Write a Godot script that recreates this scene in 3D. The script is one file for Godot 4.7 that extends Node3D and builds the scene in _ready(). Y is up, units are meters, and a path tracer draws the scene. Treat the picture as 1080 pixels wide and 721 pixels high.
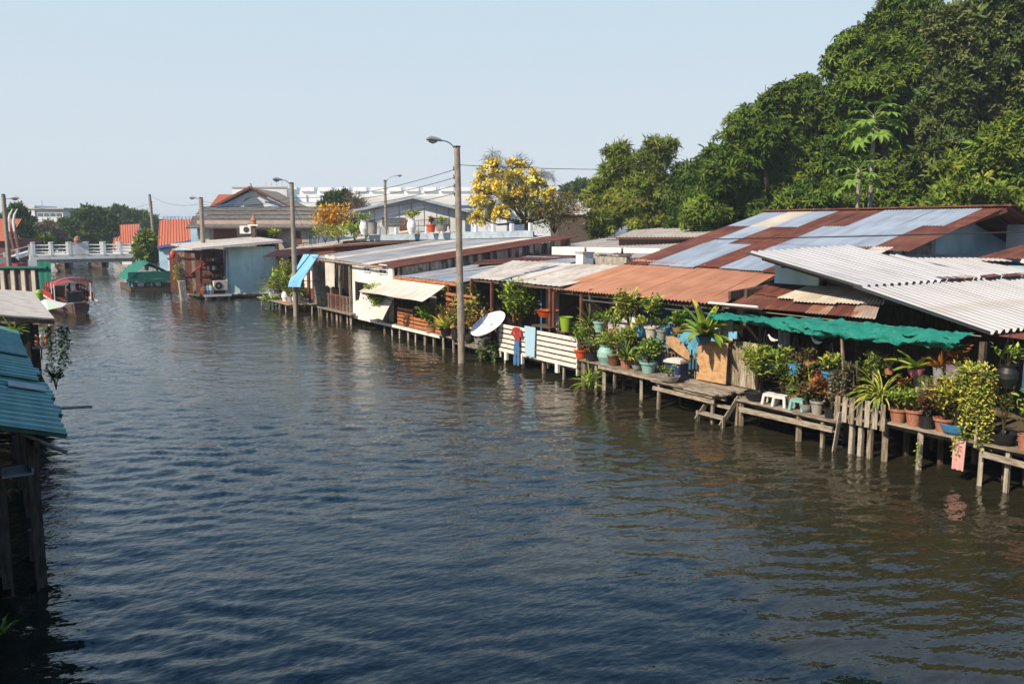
extends Node3D
# A canal lined with stilt houses. World axes: x runs along the canal (towards +x is downstream), y up, z across the canal
# (z = 0 is the edge of the plank decks of the sunny bank, z = 16 the opposite bank). Units are metres.

var M := {}
var rng := RandomNumberGenerator.new()
var used := {}
var boxes := {}
var noises := {}

class MB:
	var v := PackedVector3Array()
	var n := PackedVector3Array()
	var c := PackedColorArray()
	var col := Color(1, 1, 1)
	func tri3(a: Vector3, b: Vector3, d: Vector3, na: Vector3, nb: Vector3, nd: Vector3) -> void:
		v.append(a); v.append(d); v.append(b)
		n.append(na); n.append(nd); n.append(nb)
		c.append(col); c.append(col); c.append(col)
	func tri(a: Vector3, b: Vector3, d: Vector3) -> void:
		var k := (b - a).cross(d - a).normalized()
		tri3(a, b, d, k, k, k)
	func quad(a: Vector3, b: Vector3, d: Vector3, e: Vector3) -> void:
		var k := (d - a).cross(e - b).normalized()
		tri3(a, b, d, k, k, k)
		tri3(a, d, e, k, k, k)
	func quad4(a: Vector3, b: Vector3, d: Vector3, e: Vector3, na: Vector3, nb: Vector3, nd: Vector3, ne: Vector3) -> void:
		tri3(a, b, d, na, nb, nd)
		tri3(a, d, e, na, nd, ne)
	func box(p: Vector3, s: Vector3, b := Basis.IDENTITY) -> void:
		var x := b.x * s.x * 0.5
		var y := b.y * s.y * 0.5
		var z := b.z * s.z * 0.5
		quad(p - x - y + z, p + x - y + z, p + x + y + z, p - x + y + z)
		quad(p + x - y - z, p - x - y - z, p - x + y - z, p + x + y - z)
		quad(p + x - y + z, p + x - y - z, p + x + y - z, p + x + y + z)
		quad(p - x - y - z, p - x - y + z, p - x + y + z, p - x + y - z)
		quad(p - x + y + z, p + x + y + z, p + x + y - z, p - x + y - z)
		quad(p - x - y - z, p + x - y - z, p + x - y + z, p - x - y + z)
	func slab(a: Vector3, b: Vector3, d: Vector3, e: Vector3, t: float) -> void:   # a flat slab with its top at a b d e (seen anticlockwise from above)
		var k := (d - a).cross(e - b).normalized() * -t
		quad(a, b, d, e)
		quad(e + k, d + k, b + k, a + k)
		quad(a + k, b + k, b, a)
		quad(b + k, d + k, d, b)
		quad(d + k, e + k, e, d)
		quad(e + k, a + k, a, e)
	func tube(pts: Array, radii: Array, sides := 8, caps := true) -> void:
		var rings := []
		var ref := Vector3.UP
		for i in pts.size():
			var t: Vector3 = (pts[mini(i + 1, pts.size() - 1)] - pts[maxi(i - 1, 0)]).normalized()
			if absf(t.dot(ref)) > 0.95: ref = Vector3.RIGHT if absf(t.x) < 0.9 else Vector3.BACK
			var sx := t.cross(ref).normalized()
			var sy := sx.cross(t).normalized()
			ref = sy
			var ring := []
			for k in sides:
				var a := TAU * k / sides
				ring.append(sx * cos(a) + sy * sin(a))
			rings.append(ring)
		for i in pts.size() - 1:
			for k in sides:
				var k2 := (k + 1) % sides
				var a0: Vector3 = rings[i][k]; var a1: Vector3 = rings[i][k2]
				var b0: Vector3 = rings[i + 1][k]; var b1: Vector3 = rings[i + 1][k2]
				var r0: float = radii[i]; var r1: float = radii[i + 1]
				quad4(pts[i] + a0 * r0, pts[i + 1] + b0 * r1, pts[i + 1] + b1 * r1, pts[i] + a1 * r0, a0, b0, b1, a1)
		if caps:
			for k in sides:
				var k2 := (k + 1) % sides
				tri(pts[0], pts[0] + rings[0][k] * radii[0], pts[0] + rings[0][k2] * radii[0])
				var q := pts.size() - 1
				tri(pts[q], pts[q] + rings[q][k2] * radii[q], pts[q] + rings[q][k] * radii[q])
	func lathe(o: Vector3, prof: Array, sides := 14) -> void:    # prof: Vector2(radius, height) from bottom to top along the outside
		for i in prof.size() - 1:
			var p: Vector2 = prof[i]
			var q: Vector2 = prof[i + 1]
			var t := (q - p).normalized()
			for k in sides:
				var a := TAU * k / sides
				var b := TAU * (k + 1) / sides
				var da := Vector3(cos(a), 0, sin(a)); var db := Vector3(cos(b), 0, sin(b))
				var na := (da * t.y - Vector3.UP * t.x).normalized(); var nb := (db * t.y - Vector3.UP * t.x).normalized()
				quad4(o + db * p.x + Vector3.UP * p.y, o + da * p.x + Vector3.UP * p.y, o + da * q.x + Vector3.UP * q.y, o + db * q.x + Vector3.UP * q.y, nb, na, na, nb)
	func blade(p: Vector3, d: Vector3, length: float, width: float, droop: float, segs := 3) -> void:   # a bending leaf, folded along its midrib
		var side := d.cross(Vector3.UP)
		side = Vector3.RIGHT if side.length() < 0.05 else side.normalized()
		var a := p
		var dd := d.normalized()
		var wa := width * 0.35
		for i in segs:
			var b := a + dd * (length / segs)
			var f := float(i + 1) / segs
			var wb := width * (0.0 if i == segs - 1 else sin(PI * (0.25 + 0.6 * f)))
			var up := side.cross(dd).normalized() * width * 0.22
			var lift_a := up if i > 0 else Vector3.ZERO
			quad(a, a + side * wa * 0.5 + lift_a, b + side * wb * 0.5 + up, b)
			quad(b, b - side * wb * 0.5 + up, a - side * wa * 0.5 + lift_a, a)
			a = b
			wa = wb
			dd = (dd + Vector3.DOWN * droop / segs).normalized()
	func leaf(p: Vector3, d: Vector3, side: Vector3, length: float, width: float) -> void:
		var m := p + d * length * 0.45
		var t := p + d * length
		var k := side.cross(d).normalized() * width * 0.18
		quad(p, m + side * width * 0.5 + k, t, m)
		quad(p, m, t, m - side * width * 0.5 + k)
	func mesh() -> ArrayMesh:
		var arr := []
		arr.resize(Mesh.ARRAY_MAX)
		arr[Mesh.ARRAY_VERTEX] = v
		arr[Mesh.ARRAY_NORMAL] = n
		arr[Mesh.ARRAY_COLOR] = c
		var m := ArrayMesh.new()
		m.add_surface_from_arrays(Mesh.PRIMITIVE_TRIANGLES, arr)
		return m

# ---------------------------------------------------------------- naming and adding
func numbered(called: String) -> String:
	used[called] = used.get(called, -1) + 1
	return called if used[called] == 0 else "%s_%03d" % [called, used[called]]
func tag(o: Node, label: String, category: String, group := "", kind := "") -> Node:
	o.set_meta("label", label); o.set_meta("category", category)
	if group: o.set_meta("group", group)
	if kind: o.set_meta("kind", kind)
	return o
func thing(called: String, label: String, category: String, at := Vector3.ZERO, turn := 0.0, group := "") -> Node3D:
	var o := Node3D.new()
	o.name = numbered(called)
	add_child(o)
	o.position = at
	o.rotation.y = turn
	tag(o, label, category, group)
	return o
func part(parent: Node, called: String, shape, mat: Material, at := Vector3.ZERO) -> MeshInstance3D:
	var o := MeshInstance3D.new()
	o.name = called
	o.mesh = shape.mesh() if shape is MB else shape
	o.material_override = mat
	o.position = at
	parent.add_child(o, true)
	return o
func single(called: String, shape, mat: Material, label: String, category: String, at := Vector3.ZERO, group := "") -> MeshInstance3D:
	var o := part(self, numbered(called), shape, mat, at)
	tag(o, label, category, group)
	return o
func structure(called: String, shape, mat: Material) -> MeshInstance3D:
	var o := part(self, numbered(called), shape, mat)
	o.set_meta("kind", "structure")
	return o
func box_mesh(s: Vector3) -> BoxMesh:
	var key := Vector3i((s * 500.0).round())
	if not boxes.has(key):
		var b := BoxMesh.new()
		b.size = s
		boxes[key] = b
	return boxes[key]
func board(parent: Node, called: String, at: Vector3, size: Vector3, mat: Material, rot := Vector3.ZERO) -> MeshInstance3D:
	var o := part(parent, called, box_mesh(size), mat, at)
	o.rotation = rot
	return o
func beam(parent: Node, called: String, a: Vector3, b: Vector3, w: float, h: float, mat: Material) -> MeshInstance3D:
	var d := b - a
	var o := part(parent, called, box_mesh(Vector3(d.length(), h, w)), mat, (a + b) * 0.5)
	var x := d.normalized()
	var z := x.cross(Vector3.UP)
	z = Vector3.BACK if z.length() < 0.01 else z.normalized()
	o.basis = Basis(x, z.cross(x), z)
	return o
func rod(parent: Node, called: String, a: Vector3, b: Vector3, r: float, mat: Material, sides := 8) -> MeshInstance3D:
	var m := MB.new()
	m.tube([Vector3.ZERO, b - a], [r, r * 0.96], sides)
	return part(parent, called, m, mat, a)
func pick(list: Array):
	return list[rng.randi() % list.size()]
func rf(a: float, b: float) -> float:
	return rng.randf_range(a, b)

# ---------------------------------------------------------------- materials
func noise_image(kind: String) -> Image:
	if not noises.has(kind):
		var f := FastNoiseLite.new()
		f.seed = kind.hash() % 1000
		f.noise_type = FastNoiseLite.TYPE_SIMPLEX_SMOOTH
		f.fractal_type = FastNoiseLite.FRACTAL_FBM
		f.fractal_octaves = 5
		f.frequency = {"blotch": 0.012, "fine": 0.035, "grit": 0.09}[kind]
		noises[kind] = f.get_seamless_image(256, 256, false, false, 0.15, true)
	return noises[kind]
func ramp_texture(kind: String, cols: Array, stops: Array) -> ImageTexture:
	var src := noise_image(kind)
	var g := Gradient.new()
	g.offsets = PackedFloat32Array(stops)
	g.colors = PackedColorArray(cols.map(func(s): return Color(s)))
	var lut := []
	for i in 256: lut.append(g.sample(i / 255.0))
	var data := src.get_data()
	var out := PackedByteArray()
	out.resize(256 * 256 * 3)
	for i in 65536:
		var cc: Color = lut[data[i]]
		out[i * 3] = int(cc.r * 255); out[i * 3 + 1] = int(cc.g * 255); out[i * 3 + 2] = int(cc.b * 255)
	return ImageTexture.create_from_image(Image.create_from_data(256, 256, false, Image.FORMAT_RGB8, out))
func plain(hex: String, rough := 0.8, metal := 0.0) -> StandardMaterial3D:
	var m := StandardMaterial3D.new()
	m.albedo_color = Color(hex)
	m.roughness = rough
	m.metallic = metal
	return m
func surf(kind: String, cols: Array, stops: Array, scale: Vector3, rough := 0.8, metal := 0.0, bump := 0.0, bump_kind := "fine") -> StandardMaterial3D:
	var m := plain("ffffff", rough, metal)
	m.albedo_texture = ramp_texture(kind, cols, stops)
	m.uv1_triplanar = true
	m.uv1_world_triplanar = true
	m.uv1_scale = scale
	if bump > 0.0:
		m.heightmap_enabled = true
		if not noises.has("t_" + bump_kind): noises["t_" + bump_kind] = ImageTexture.create_from_image(noise_image(bump_kind))
		m.heightmap_texture = noises["t_" + bump_kind]
		m.heightmap_scale = bump
	return m
func tinted(m: StandardMaterial3D, hex: String) -> StandardMaterial3D:
	var t: StandardMaterial3D = m.duplicate()
	t.albedo_color = Color(hex)
	return t
func leafy(back: String, rough := 0.5) -> StandardMaterial3D:
	var m := plain("ffffff", rough)
	m.vertex_color_use_as_albedo = true
	m.backlight_enabled = true
	m.backlight = Color(back)
	m.metallic_specular = 0.22
	return m

func make_materials() -> void:
	var st := [0.0, 0.35, 0.55, 0.75, 1.0]
	M.white_sheet = surf("blotch", ["8e8f92", "a5a6a9", "b0b1b4", "b8b8bb", "a29c94"], [0.0, 0.3, 0.5, 0.8, 1.0], Vector3(0.15, 0.3, 0.5), 0.42, 0.15)
	M.white_sheet_b = surf("blotch", ["858588", "99999c", "a5a6a9", "adadb0", "998f82"], [0.0, 0.3, 0.5, 0.8, 1.0], Vector3(0.1, 0.3, 0.4), 0.5, 0.1)
	M.orange = surf("blotch", ["916248", "a67558", "b17f62", "ba8a6d", "9e6a4f"], st, Vector3(0.4, 0.3, 0.15), 0.62)
	M.orange_b = surf("fine", ["94664d", "a9785c", "af7e62", "b7876b", "a57154"], st, Vector3(0.3, 0.3, 0.1), 0.66)
	M.galv = surf("blotch", ["747d88", "8894a1", "97a4b2", "a4b0bd", "8b7a70"], [0.0, 0.35, 0.55, 0.85, 1.0], Vector3(0.35, 0.2, 0.1), 0.5, 0.2)
	M.galv_b = surf("fine", ["7b8690", "8f9ba8", "9caab8", "a9b5c2", "8f8a84"], st, Vector3(0.2, 0.2, 0.07), 0.45, 0.2)
	M.galv_grey = surf("blotch", ["77797b", "8d8f92", "9c9fa2", "abaeb0", "86766a"], [0.0, 0.35, 0.55, 0.82, 1.0], Vector3(0.3, 0.2, 0.12), 0.6, 0.1)
	M.rust = surf("blotch", ["3f231e", "532e27", "61392f", "6f4639", "83604f"], st, Vector3(0.4, 0.4, 0.2), 0.85)
	M.rust_b = surf("fine", ["45241d", "582f26", "63372c", "754838", "8f6b57"], st, Vector3(0.3, 0.4, 0.12), 0.85)
	M.rust_galv = surf("blotch", ["9a9894", "aaa7a0", "a98d78", "7f4a36", "5f2e22"], [0.0, 0.45, 0.54, 0.62, 1.0], Vector3(0.25, 0.3, 0.1), 0.75)
	M.beige_sheet = surf("blotch", ["968e83", "b3aba0", "c3bcb1", "cec8bf", "96674c"], [0.0, 0.35, 0.55, 0.8, 1.0], Vector3(0.25, 0.3, 0.15), 0.8)
	M.fibre = surf("fine", ["8f887f", "aea79d", "bdb6ac", "c9c3b9", "9c9287"], st, Vector3(0.3, 0.3, 0.2), 0.9)
	M.fibre_grey = surf("fine", ["58544f", "6e6a64", "7c7771", "8a857d", "645f59"], st, Vector3(0.25, 0.3, 0.25), 0.9)
	M.teal_sheet = surf("blotch", ["528578", "619688", "6ba193", "77ab9d", "7e9d90"], st, Vector3(0.3, 0.3, 0.5), 0.5)
	M.teal_sheet_b = surf("fine", ["5b8578", "699487", "739e90", "80a899", "8ca090"], st, Vector3(0.2, 0.3, 0.3), 0.55)
	M.tile = surf("grit", ["8f4a32", "a85b3f", "b3674a", "bd7558", "93553d"], st, Vector3(0.5, 0.5, 0.5), 0.8)
	M.wood = surf("fine", ["4c4338", "6b6052", "82776a", "968b7d", "5d5346"], st, Vector3(0.25, 1.6, 1.8), 0.88, 0.0, 0.4)
	M.wood_pale = surf("fine", ["655a4c", "82776a", "988d7f", "a69c8f", "6f6353"], st, Vector3(0.3, 1.6, 1.8), 0.88, 0.0, 0.4)
	M.wood_up = surf("fine", ["4b4034", "6f6353", "8c8070", "a09586", "5d4f40"], st, Vector3(1.8, 0.25, 1.8), 0.88, 0.0, 0.4)
	M.wood_up_pale = surf("fine", ["6d6357", "8d8376", "a39a8d", "b1a89c", "796d5f"], st, Vector3(1.8, 0.25, 1.8), 0.88, 0.0, 0.4)
	M.wood_dark = surf("fine", ["3a2f26", "4a3d32", "574a3d", "63564a", "42362c"], st, Vector3(1.5, 0.3, 1.5), 0.85)  # dark timber; its darkness also stands in for shade inside the porches
	M.wood_shaded = surf("fine", ["352c25", "443a30", "50453a", "5b5045", "3c332a"], st, Vector3(1.5, 0.3, 1.5), 0.9)  # darker copy of the dark timber, imitating shade under the teal roofs
	M.wood_red = surf("fine", ["4a2a1f", "5d372a", "6b4132", "774b3a", "513024"], st, Vector3(1.5, 0.3, 1.5), 0.8)
	M.wood_orange = surf("fine", ["7d4a2c", "9a5f3a", "ac6f47", "b97c53", "8a5433"], st, Vector3(0.3, 1.8, 1.5), 0.75)
	M.ply = surf("fine", ["96714a", "aa855c", "b5916a", "bd9b76", "a07a52"], st, Vector3(0.4, 0.8, 0.5), 0.8)
	M.white_wood = surf("fine", ["b3ada4", "ccc7bf", "d9d5ce", "e0dcd6", "b0a698"], st, Vector3(0.35, 1.4, 1.0), 0.75)
	M.white_wall = surf("blotch", ["c2bfba", "d8d6d2", "e2e1de", "e7e6e3", "beb5aa"], [0.0, 0.35, 0.55, 0.85, 1.0], Vector3(0.3, 0.18, 0.3), 0.85)
	M.lilac_wall = surf("blotch", ["9d949c", "aea6ae", "b9b2ba", "c1bbc1", "958c90"], st, Vector3(0.3, 0.2, 0.3), 0.85)
	M.cyan_wall = surf("blotch", ["a9cac6", "b9d9d5", "c2e1dd", "c9e6e2", "aec6bf"], st, Vector3(0.25, 0.12, 0.25), 0.7)
	M.blue_wall = surf("blotch", ["24465c", "2d566f", "356480", "3f708c", "2c5166"], st, Vector3(0.4, 0.25, 0.4), 0.7)
	M.blue_tarp = surf("blotch", ["3f7896", "5594b3", "62a2c0", "6fadc9", "4a849f"], st, Vector3(0.5, 0.5, 0.5), 0.6)
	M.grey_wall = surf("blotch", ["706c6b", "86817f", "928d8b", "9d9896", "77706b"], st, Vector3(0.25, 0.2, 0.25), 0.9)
	M.pink_wall = surf("blotch", ["8c7d78", "a3938c", "ae9e97", "b7a8a1", "938179"], st, Vector3(0.25, 0.2, 0.25), 0.9)
	M.pale_wall = surf("blotch", ["b0b2b6", "c4c6ca", "ced0d4", "d6d8db", "b2b1b1"], st, Vector3(0.2, 0.15, 0.2), 0.85)
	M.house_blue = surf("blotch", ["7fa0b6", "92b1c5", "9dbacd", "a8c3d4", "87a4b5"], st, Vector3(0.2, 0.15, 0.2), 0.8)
	M.concrete = surf("fine", ["6f6a62", "8a857c", "98938a", "a5a097", "7a746b"], st, Vector3(0.6, 0.25, 0.6), 0.92)
	M.pole_concrete = surf("fine", ["675f55", "7d756a", "8b8378", "978f84", "6f675d"], st, Vector3(1.2, 0.25, 1.2), 0.92)
	M.stain_wall = surf("blotch", ["2e2a26", "56504a", "827b73", "a39c94", "8d7a6c"], [0.0, 0.35, 0.5, 0.62, 1.0], Vector3(0.8, 0.15, 0.8), 0.9)
	M.factory = surf("blotch", ["c6cacd", "d2d6d9", "d9dcdf", "dfe2e4", "c9ccce"], st, Vector3(0.03, 0.05, 0.03), 0.85)
	M.factory_roof = surf("blotch", ["a8a69f", "b5b3ac", "bdbbb4", "c3c1bb", "adaaa3"], st, Vector3(0.03, 0.05, 0.03), 0.85)
	M.mud = surf("fine", ["2f281f", "3d3429", "4a4033", "54493b", "352d23"], st, Vector3(0.3, 0.3, 0.3), 0.95)
	M.slab_blue = surf("fine", ["7b8b98", "8e9dab", "9aa9b6", "a5b3bf", "808d97"], st, Vector3(0.2, 0.2, 0.2), 0.8)
	M.bark = surf("fine", ["3a3027", "4f4337", "5d5144", "6a5d4f", "41362c"], st, Vector3(1.2, 0.3, 1.2), 0.95)
	M.bark_pale = surf("fine", ["6f675c", "878074", "948d82", "9f988d", "776f64"], st, Vector3(1.2, 0.3, 1.2), 0.95)
	M.net_green = surf("grit", ["0b5f54", "0f7064", "147e71", "1a8b7d", "0d6256"], st, Vector3(0.9, 0.9, 0.9), 0.8)
	M.net_green.backlight_enabled = true
	M.net_green.backlight = Color("0f7a68")
	M.net_dark = surf("grit", ["0f5245", "146354", "1a7061", "217c6c", "115547"], st, Vector3(0.5, 0.5, 0.5), 0.85)
	M.awning = surf("blotch", ["aca297", "beb4a9", "c7beb4", "cfc7be", "b1a495"], st, Vector3(0.3, 0.3, 0.3), 0.8)
	M.cloth_white = surf("blotch", ["a9a49d", "bcb7b1", "c4c0bb", "cbc8c3", "aba296"], st, Vector3(0.5, 0.4, 0.5), 0.85)
	M.awning_blue = surf("blotch", ["5f9cc4", "6da9d0", "76b1d7", "80b9dd", "68a0c4"], st, Vector3(0.3, 0.3, 0.3), 0.6)
	M.terra = surf("fine", ["7d4d3a", "95614a", "a16d56", "ac7a64", "9a8070"], st, Vector3(2, 2, 2), 0.85)
	M.black_plastic = plain("1d1e20", 0.5)
	M.grey_plastic = plain("85888a", 0.6)
	M.blue_plastic = plain("3f83b4", 0.45)
	M.navy_plastic = plain("1b2f6b", 0.45)
	M.teal_plastic = plain("7fb0aa", 0.5)
	M.mint = surf("fine", ["6f9a96", "82aaa5", "8db3ae", "99bcb7", "7a9f99"], st, Vector3(1.5, 1.5, 1.5), 0.5)
	M.white_plastic = plain("d4d4d2", 0.5)
	M.pink_plastic = plain("b56d79", 0.5)
	M.purple_plastic = plain("7c6d7f", 0.5)
	M.lime_plastic = plain("87a52c", 0.5)
	M.orange_plastic = plain("c04f24", 0.5)
	M.red_paint = surf("fine", ["7a1d17", "93261e", "a02d24", "ab372d", "82251d"], st, Vector3(0.5, 0.5, 0.5), 0.6)
	M.boat_hull = surf("fine", ["3d2c28", "4f3a35", "5c463f", "6a534b", "46342f"], st, Vector3(0.4, 1.0, 0.6), 0.7)
	M.boat_canopy = surf("fine", ["6e2a26", "86352f", "94403a", "a35049", "7a302b"], st, Vector3(0.6, 0.6, 0.6), 0.7)
	M.pink_paint = plain("b78789", 0.6)
	M.metal = plain("7c7f81", 0.4, 0.7)
	M.dark_metal = plain("33302e", 0.6, 0.3)
	M.lamp_grey = plain("8d9193", 0.45, 0.3)
	M.insulator = plain("4a2b20", 0.3)
	M.wire = plain("1c1b1b", 0.6)
	M.glass = plain("5b666d", 0.12)
	M.glass.metallic_specular = 0.6
	M.blue_paint = plain("2c4f92", 0.6)
	M.leaf_stalk = plain("6f8a3a", 0.6)
	M.leaf_papaya = leafy("3c5212")
	M.leaf_papaya.vertex_color_use_as_albedo = false
	M.leaf_papaya.albedo_color = Color("6d8a3c")
	M.leaf = leafy("4f6a1a")
	M.leaf_matt = leafy("2c3d12", 0.65)
	M.petal = leafy("7a6208", 0.6)
	M.twig = plain("6a6058", 0.95)
	M.skin = plain("7d543f", 0.6)
	M.denim = surf("fine", ["2f4f7c", "3a5f90", "436a9c", "4e76a8", "34557f"], st, Vector3(2, 2, 2), 0.95)
	M.rope = plain("9c8f7b", 0.9)

# ---------------------------------------------------------------- generic builders
# Corrugated sheets side by side from edge a-b (across the ribs) to edge d-e (the other end of the ribs): each sheet its own part
func sheets(parent: Node, a: Vector3, b: Vector3, d: Vector3, e: Vector3, mats: Array, wide := 0.8, pitch := 0.16, amp := 0.022, called := "roof_sheet", ragged := 0.05, rows := 4) -> void:
	# a-b one end, e-d the other end (a..e and b..d run along the ribs)
	var count := maxi(1, roundi(a.distance_to(b) / wide))
	var up := (b - a).cross(e - a).normalized()
	if up.y < 0.0: up = -up
	for s in count:
		var m := MB.new()
		var f0 := float(s) / count
		var f1 := float(s + 1) / count
		var ribs := maxi(2, roundi(a.distance_to(b) * (f1 - f0) / pitch))
		var cols := ribs * 6
		var lift := up * rf(0.0, 0.004) * signf(ragged)
		var j0 := rf(-ragged, ragged); var j1 := rf(-ragged, ragged)
		var sag := rf(-0.012, 0.012) * signf(ragged)
		var o := a.lerp(b, f0)
		var grid := []
		for i in cols + 1:
			var f := lerpf(f0, f1, float(i) / cols)
			var p := a.lerp(b, f)
			var q := e.lerp(d, f)
			var run := (q - p).normalized()
			p -= run * j0
			q += run * j1
			var h := amp * cos(TAU * ribs * i / cols)
			if amp > 0.03: h = clampf(h * 1.8, -amp, amp)
			var line := []
			for k in rows + 1:
				var g := float(k) / rows
				line.append(p.lerp(q, g) + up * (h + sag * sin(PI * g)) + lift - o)
			grid.append(line)
		for i in cols:
			for k in rows:
				var p0: Vector3 = grid[i][k]; var p1: Vector3 = grid[i + 1][k]; var p2: Vector3 = grid[i + 1][k + 1]; var p3: Vector3 = grid[i][k + 1]
				if (p1 - p0).cross(p3 - p0).dot(up) > 0.0: m.quad(p0, p1, p2, p3)
				else: m.quad(p0, p3, p2, p1)
		part(parent, called, m, pick(mats), o)
# A deck of planks along x on piles, between x0 < x1, from z0 (inland) to z1 (water edge), top at y
func deck(label: String, x0: float, x1: float, z0: float, z1: float, y: float, pile_x: Array, mats := [], group := "", piles = null) -> Node3D:
	if mats.is_empty(): mats = [M.wood, M.wood_pale, M.wood]
	var t := thing("plank_deck", label, "deck", Vector3((x0 + x1) * 0.5, 0, z1), 0, group)
	var h := (x1 - x0) * 0.5
	var z := 0.0
	while z > z0 - z1:
		var w := rf(0.13, 0.2)
		var cut := rf(-0.4, 0.4) * h
		var gap := 0.012
		for seg in [[-h + rf(-0.14, 0.1), cut], [cut + 0.012, h + rf(-0.12, 0.16)]]:
			board(t, "plank", Vector3((seg[0] + seg[1]) * 0.5, y - 0.02 + rf(-0.009, 0.009), z - w * 0.5), Vector3(seg[1] - seg[0], 0.04, w), pick(mats), Vector3(0, rf(-0.004, 0.004), rf(-0.003, 0.003)))
		z -= w + gap
	for k in [-0.3, -0.95]:
		if z0 - z1 < k: board(t, "bearer", Vector3(rf(-0.05, 0.05), y - 0.115, k), Vector3(2 * h + 0.1, 0.13, 0.07), M.wood)
	for px in pile_x:
		for k in [-0.12, -0.95, -1.9]:
			if z0 - z1 > k + 0.8: continue
			var r := rf(0.036, 0.058)
			beam(t, "pile", Vector3(px - (x0 + x1) * 0.5 + rf(-0.05, 0.05), -1.2, k + rf(-0.04, 0.06)), Vector3(px - (x0 + x1) * 0.5 + rf(-0.05, 0.05), y - 0.04, k), r * 2, r * 1.8, (pick([M.wood_up, M.wood_up, M.wood_up_pale]) if k > -0.5 else M.wood_dark) if piles == null else piles)  # rear piles get darker wood, painting in the shade under the deck
	return t
# Upright pickets along x
func pickets(parent: Node, x0: float, x1: float, z: float, y0: float, y1: float, w: float, gap: float, mats: Array, called := "picket", drop := 0.04) -> void:
	var x := x0
	while x < x1:
		var hh := y1 - y0 + rf(-drop, drop)
		board(parent, called, Vector3(x + w * 0.5, y0 + hh * 0.5, z + rf(-0.01, 0.01)), Vector3(w * rf(0.85, 1.05), hh, 0.02), pick(mats), Vector3(0, 0, rf(-0.025, 0.025)))
		x += w + gap
# Wall of upright boards in a plane z = const or x = const, from p to q at the bottom, height h
func board_wall(parent: Node, p: Vector3, q: Vector3, h: float, w: float, mats: Array, called := "wall_board", h2 := -1.0) -> void:
	var d := q - p
	var count := maxi(1, roundi(d.length() / w))
	var yaw := atan2(-d.z, d.x)
	for i in count:
		var f := (i + 0.5) / count
		var hh := lerpf(h, h if h2 < 0.0 else h2, f)
		board(parent, called, p + d * f + Vector3(0, hh * 0.5, 0), Vector3(d.length() / count - 0.008, hh, 0.025 + rf(0.0, 0.012)), pick(mats), Vector3(0, yaw, 0))
# Solid wall between p and q (bottom), heights h and h2, thickness t
func wall(parent: Node, p: Vector3, q: Vector3, h: float, mat: Material, h2 := -1.0, t := 0.1, called := "wall") -> MeshInstance3D:
	var m := MB.new()
	var k := (q - p).cross(Vector3.UP).normalized() * t * 0.5
	var u := Vector3.UP * h
	var u2 := Vector3.UP * (h if h2 < 0.0 else h2)
	var d := q - p
	var c := [k, d + k, d - k, -k]
	m.quad(c[0], c[1], c[1] + u2, c[0] + u)
	m.quad(c[2], c[3], c[3] + u, c[2] + u2)
	m.quad(c[1], c[2], c[2] + u2, c[1] + u2)
	m.quad(c[3], c[0], c[0] + u, c[3] + u)
	m.quad(c[0] + u, c[1] + u2, c[2] + u2, c[3] + u)
	m.quad(c[3], c[2], c[1], c[0])
	return part(parent, called, m, mat, p)
# Window with frame, mullions and panes, on a wall facing +z (turn 0) or +x (turn 90)
func window(parent: Node, at: Vector3, w: float, h: float, turn: float, frame: Material, panes_x := 2, panes_y := 2, glass: Material = null) -> void:
	var m := MB.new()
	var b := 0.05
	m.box(Vector3(0, h * 0.5, 0), Vector3(w + b, b, 0.07)); m.box(Vector3(0, -h * 0.5, 0), Vector3(w + b * 2, b, 0.1))
	for s in [-1, 1]: m.box(Vector3(s * w * 0.5, 0, 0), Vector3(b, h - b, 0.066))
	for i in range(1, panes_x): m.box(Vector3(-w * 0.5 + w * i / panes_x, 0, 0), Vector3(0.03, h - b, 0.05))
	for i in range(1, panes_y): m.box(Vector3(0, -h * 0.5 + h * i / panes_y, 0), Vector3(w - b, 0.03, 0.046))
	var o := part(parent, "window", m, frame, at)
	o.rotation.y = turn
	for i in panes_x:
		for j in panes_y:
			board(o, "pane", Vector3(-w * 0.5 + w * (i + 0.5) / panes_x, -h * 0.5 + h * (j + 0.5) / panes_y, -0.005), Vector3(w / panes_x - 0.03, h / panes_y - 0.03, 0.012), glass if glass else M.glass)
# A sheet of cloth or netting through a grid of points with folds; two layers a few mm apart
func cloth(parent: Node, called: String, grid: Array, mat: Material) -> MeshInstance3D:
	var m := MB.new()
	var o: Vector3 = grid[0][0]
	var nr := []
	for i in grid.size():
		var line := []
		for k in grid[0].size():
			var du: Vector3 = grid[mini(i + 1, grid.size() - 1)][k] - grid[maxi(i - 1, 0)][k]
			var dv: Vector3 = grid[i][mini(k + 1, grid[0].size() - 1)] - grid[i][maxi(k - 1, 0)]
			line.append(du.cross(dv).normalized())
		nr.append(line)
	for i in grid.size() - 1:
		for k in grid[0].size() - 1:
			var p := [grid[i][k] - o, grid[i + 1][k] - o, grid[i + 1][k + 1] - o, grid[i][k + 1] - o]
			var q := [nr[i][k], nr[i + 1][k], nr[i + 1][k + 1], nr[i][k + 1]]
			m.quad4(p[0], p[1], p[2], p[3], q[0], q[1], q[2], q[3])
			var t := 0.004
			m.quad4(p[3] - q[3] * t, p[2] - q[2] * t, p[1] - q[1] * t, p[0] - q[0] * t, -q[3], -q[2], -q[1], -q[0])
	return part(parent, called, m, mat, o)

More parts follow.
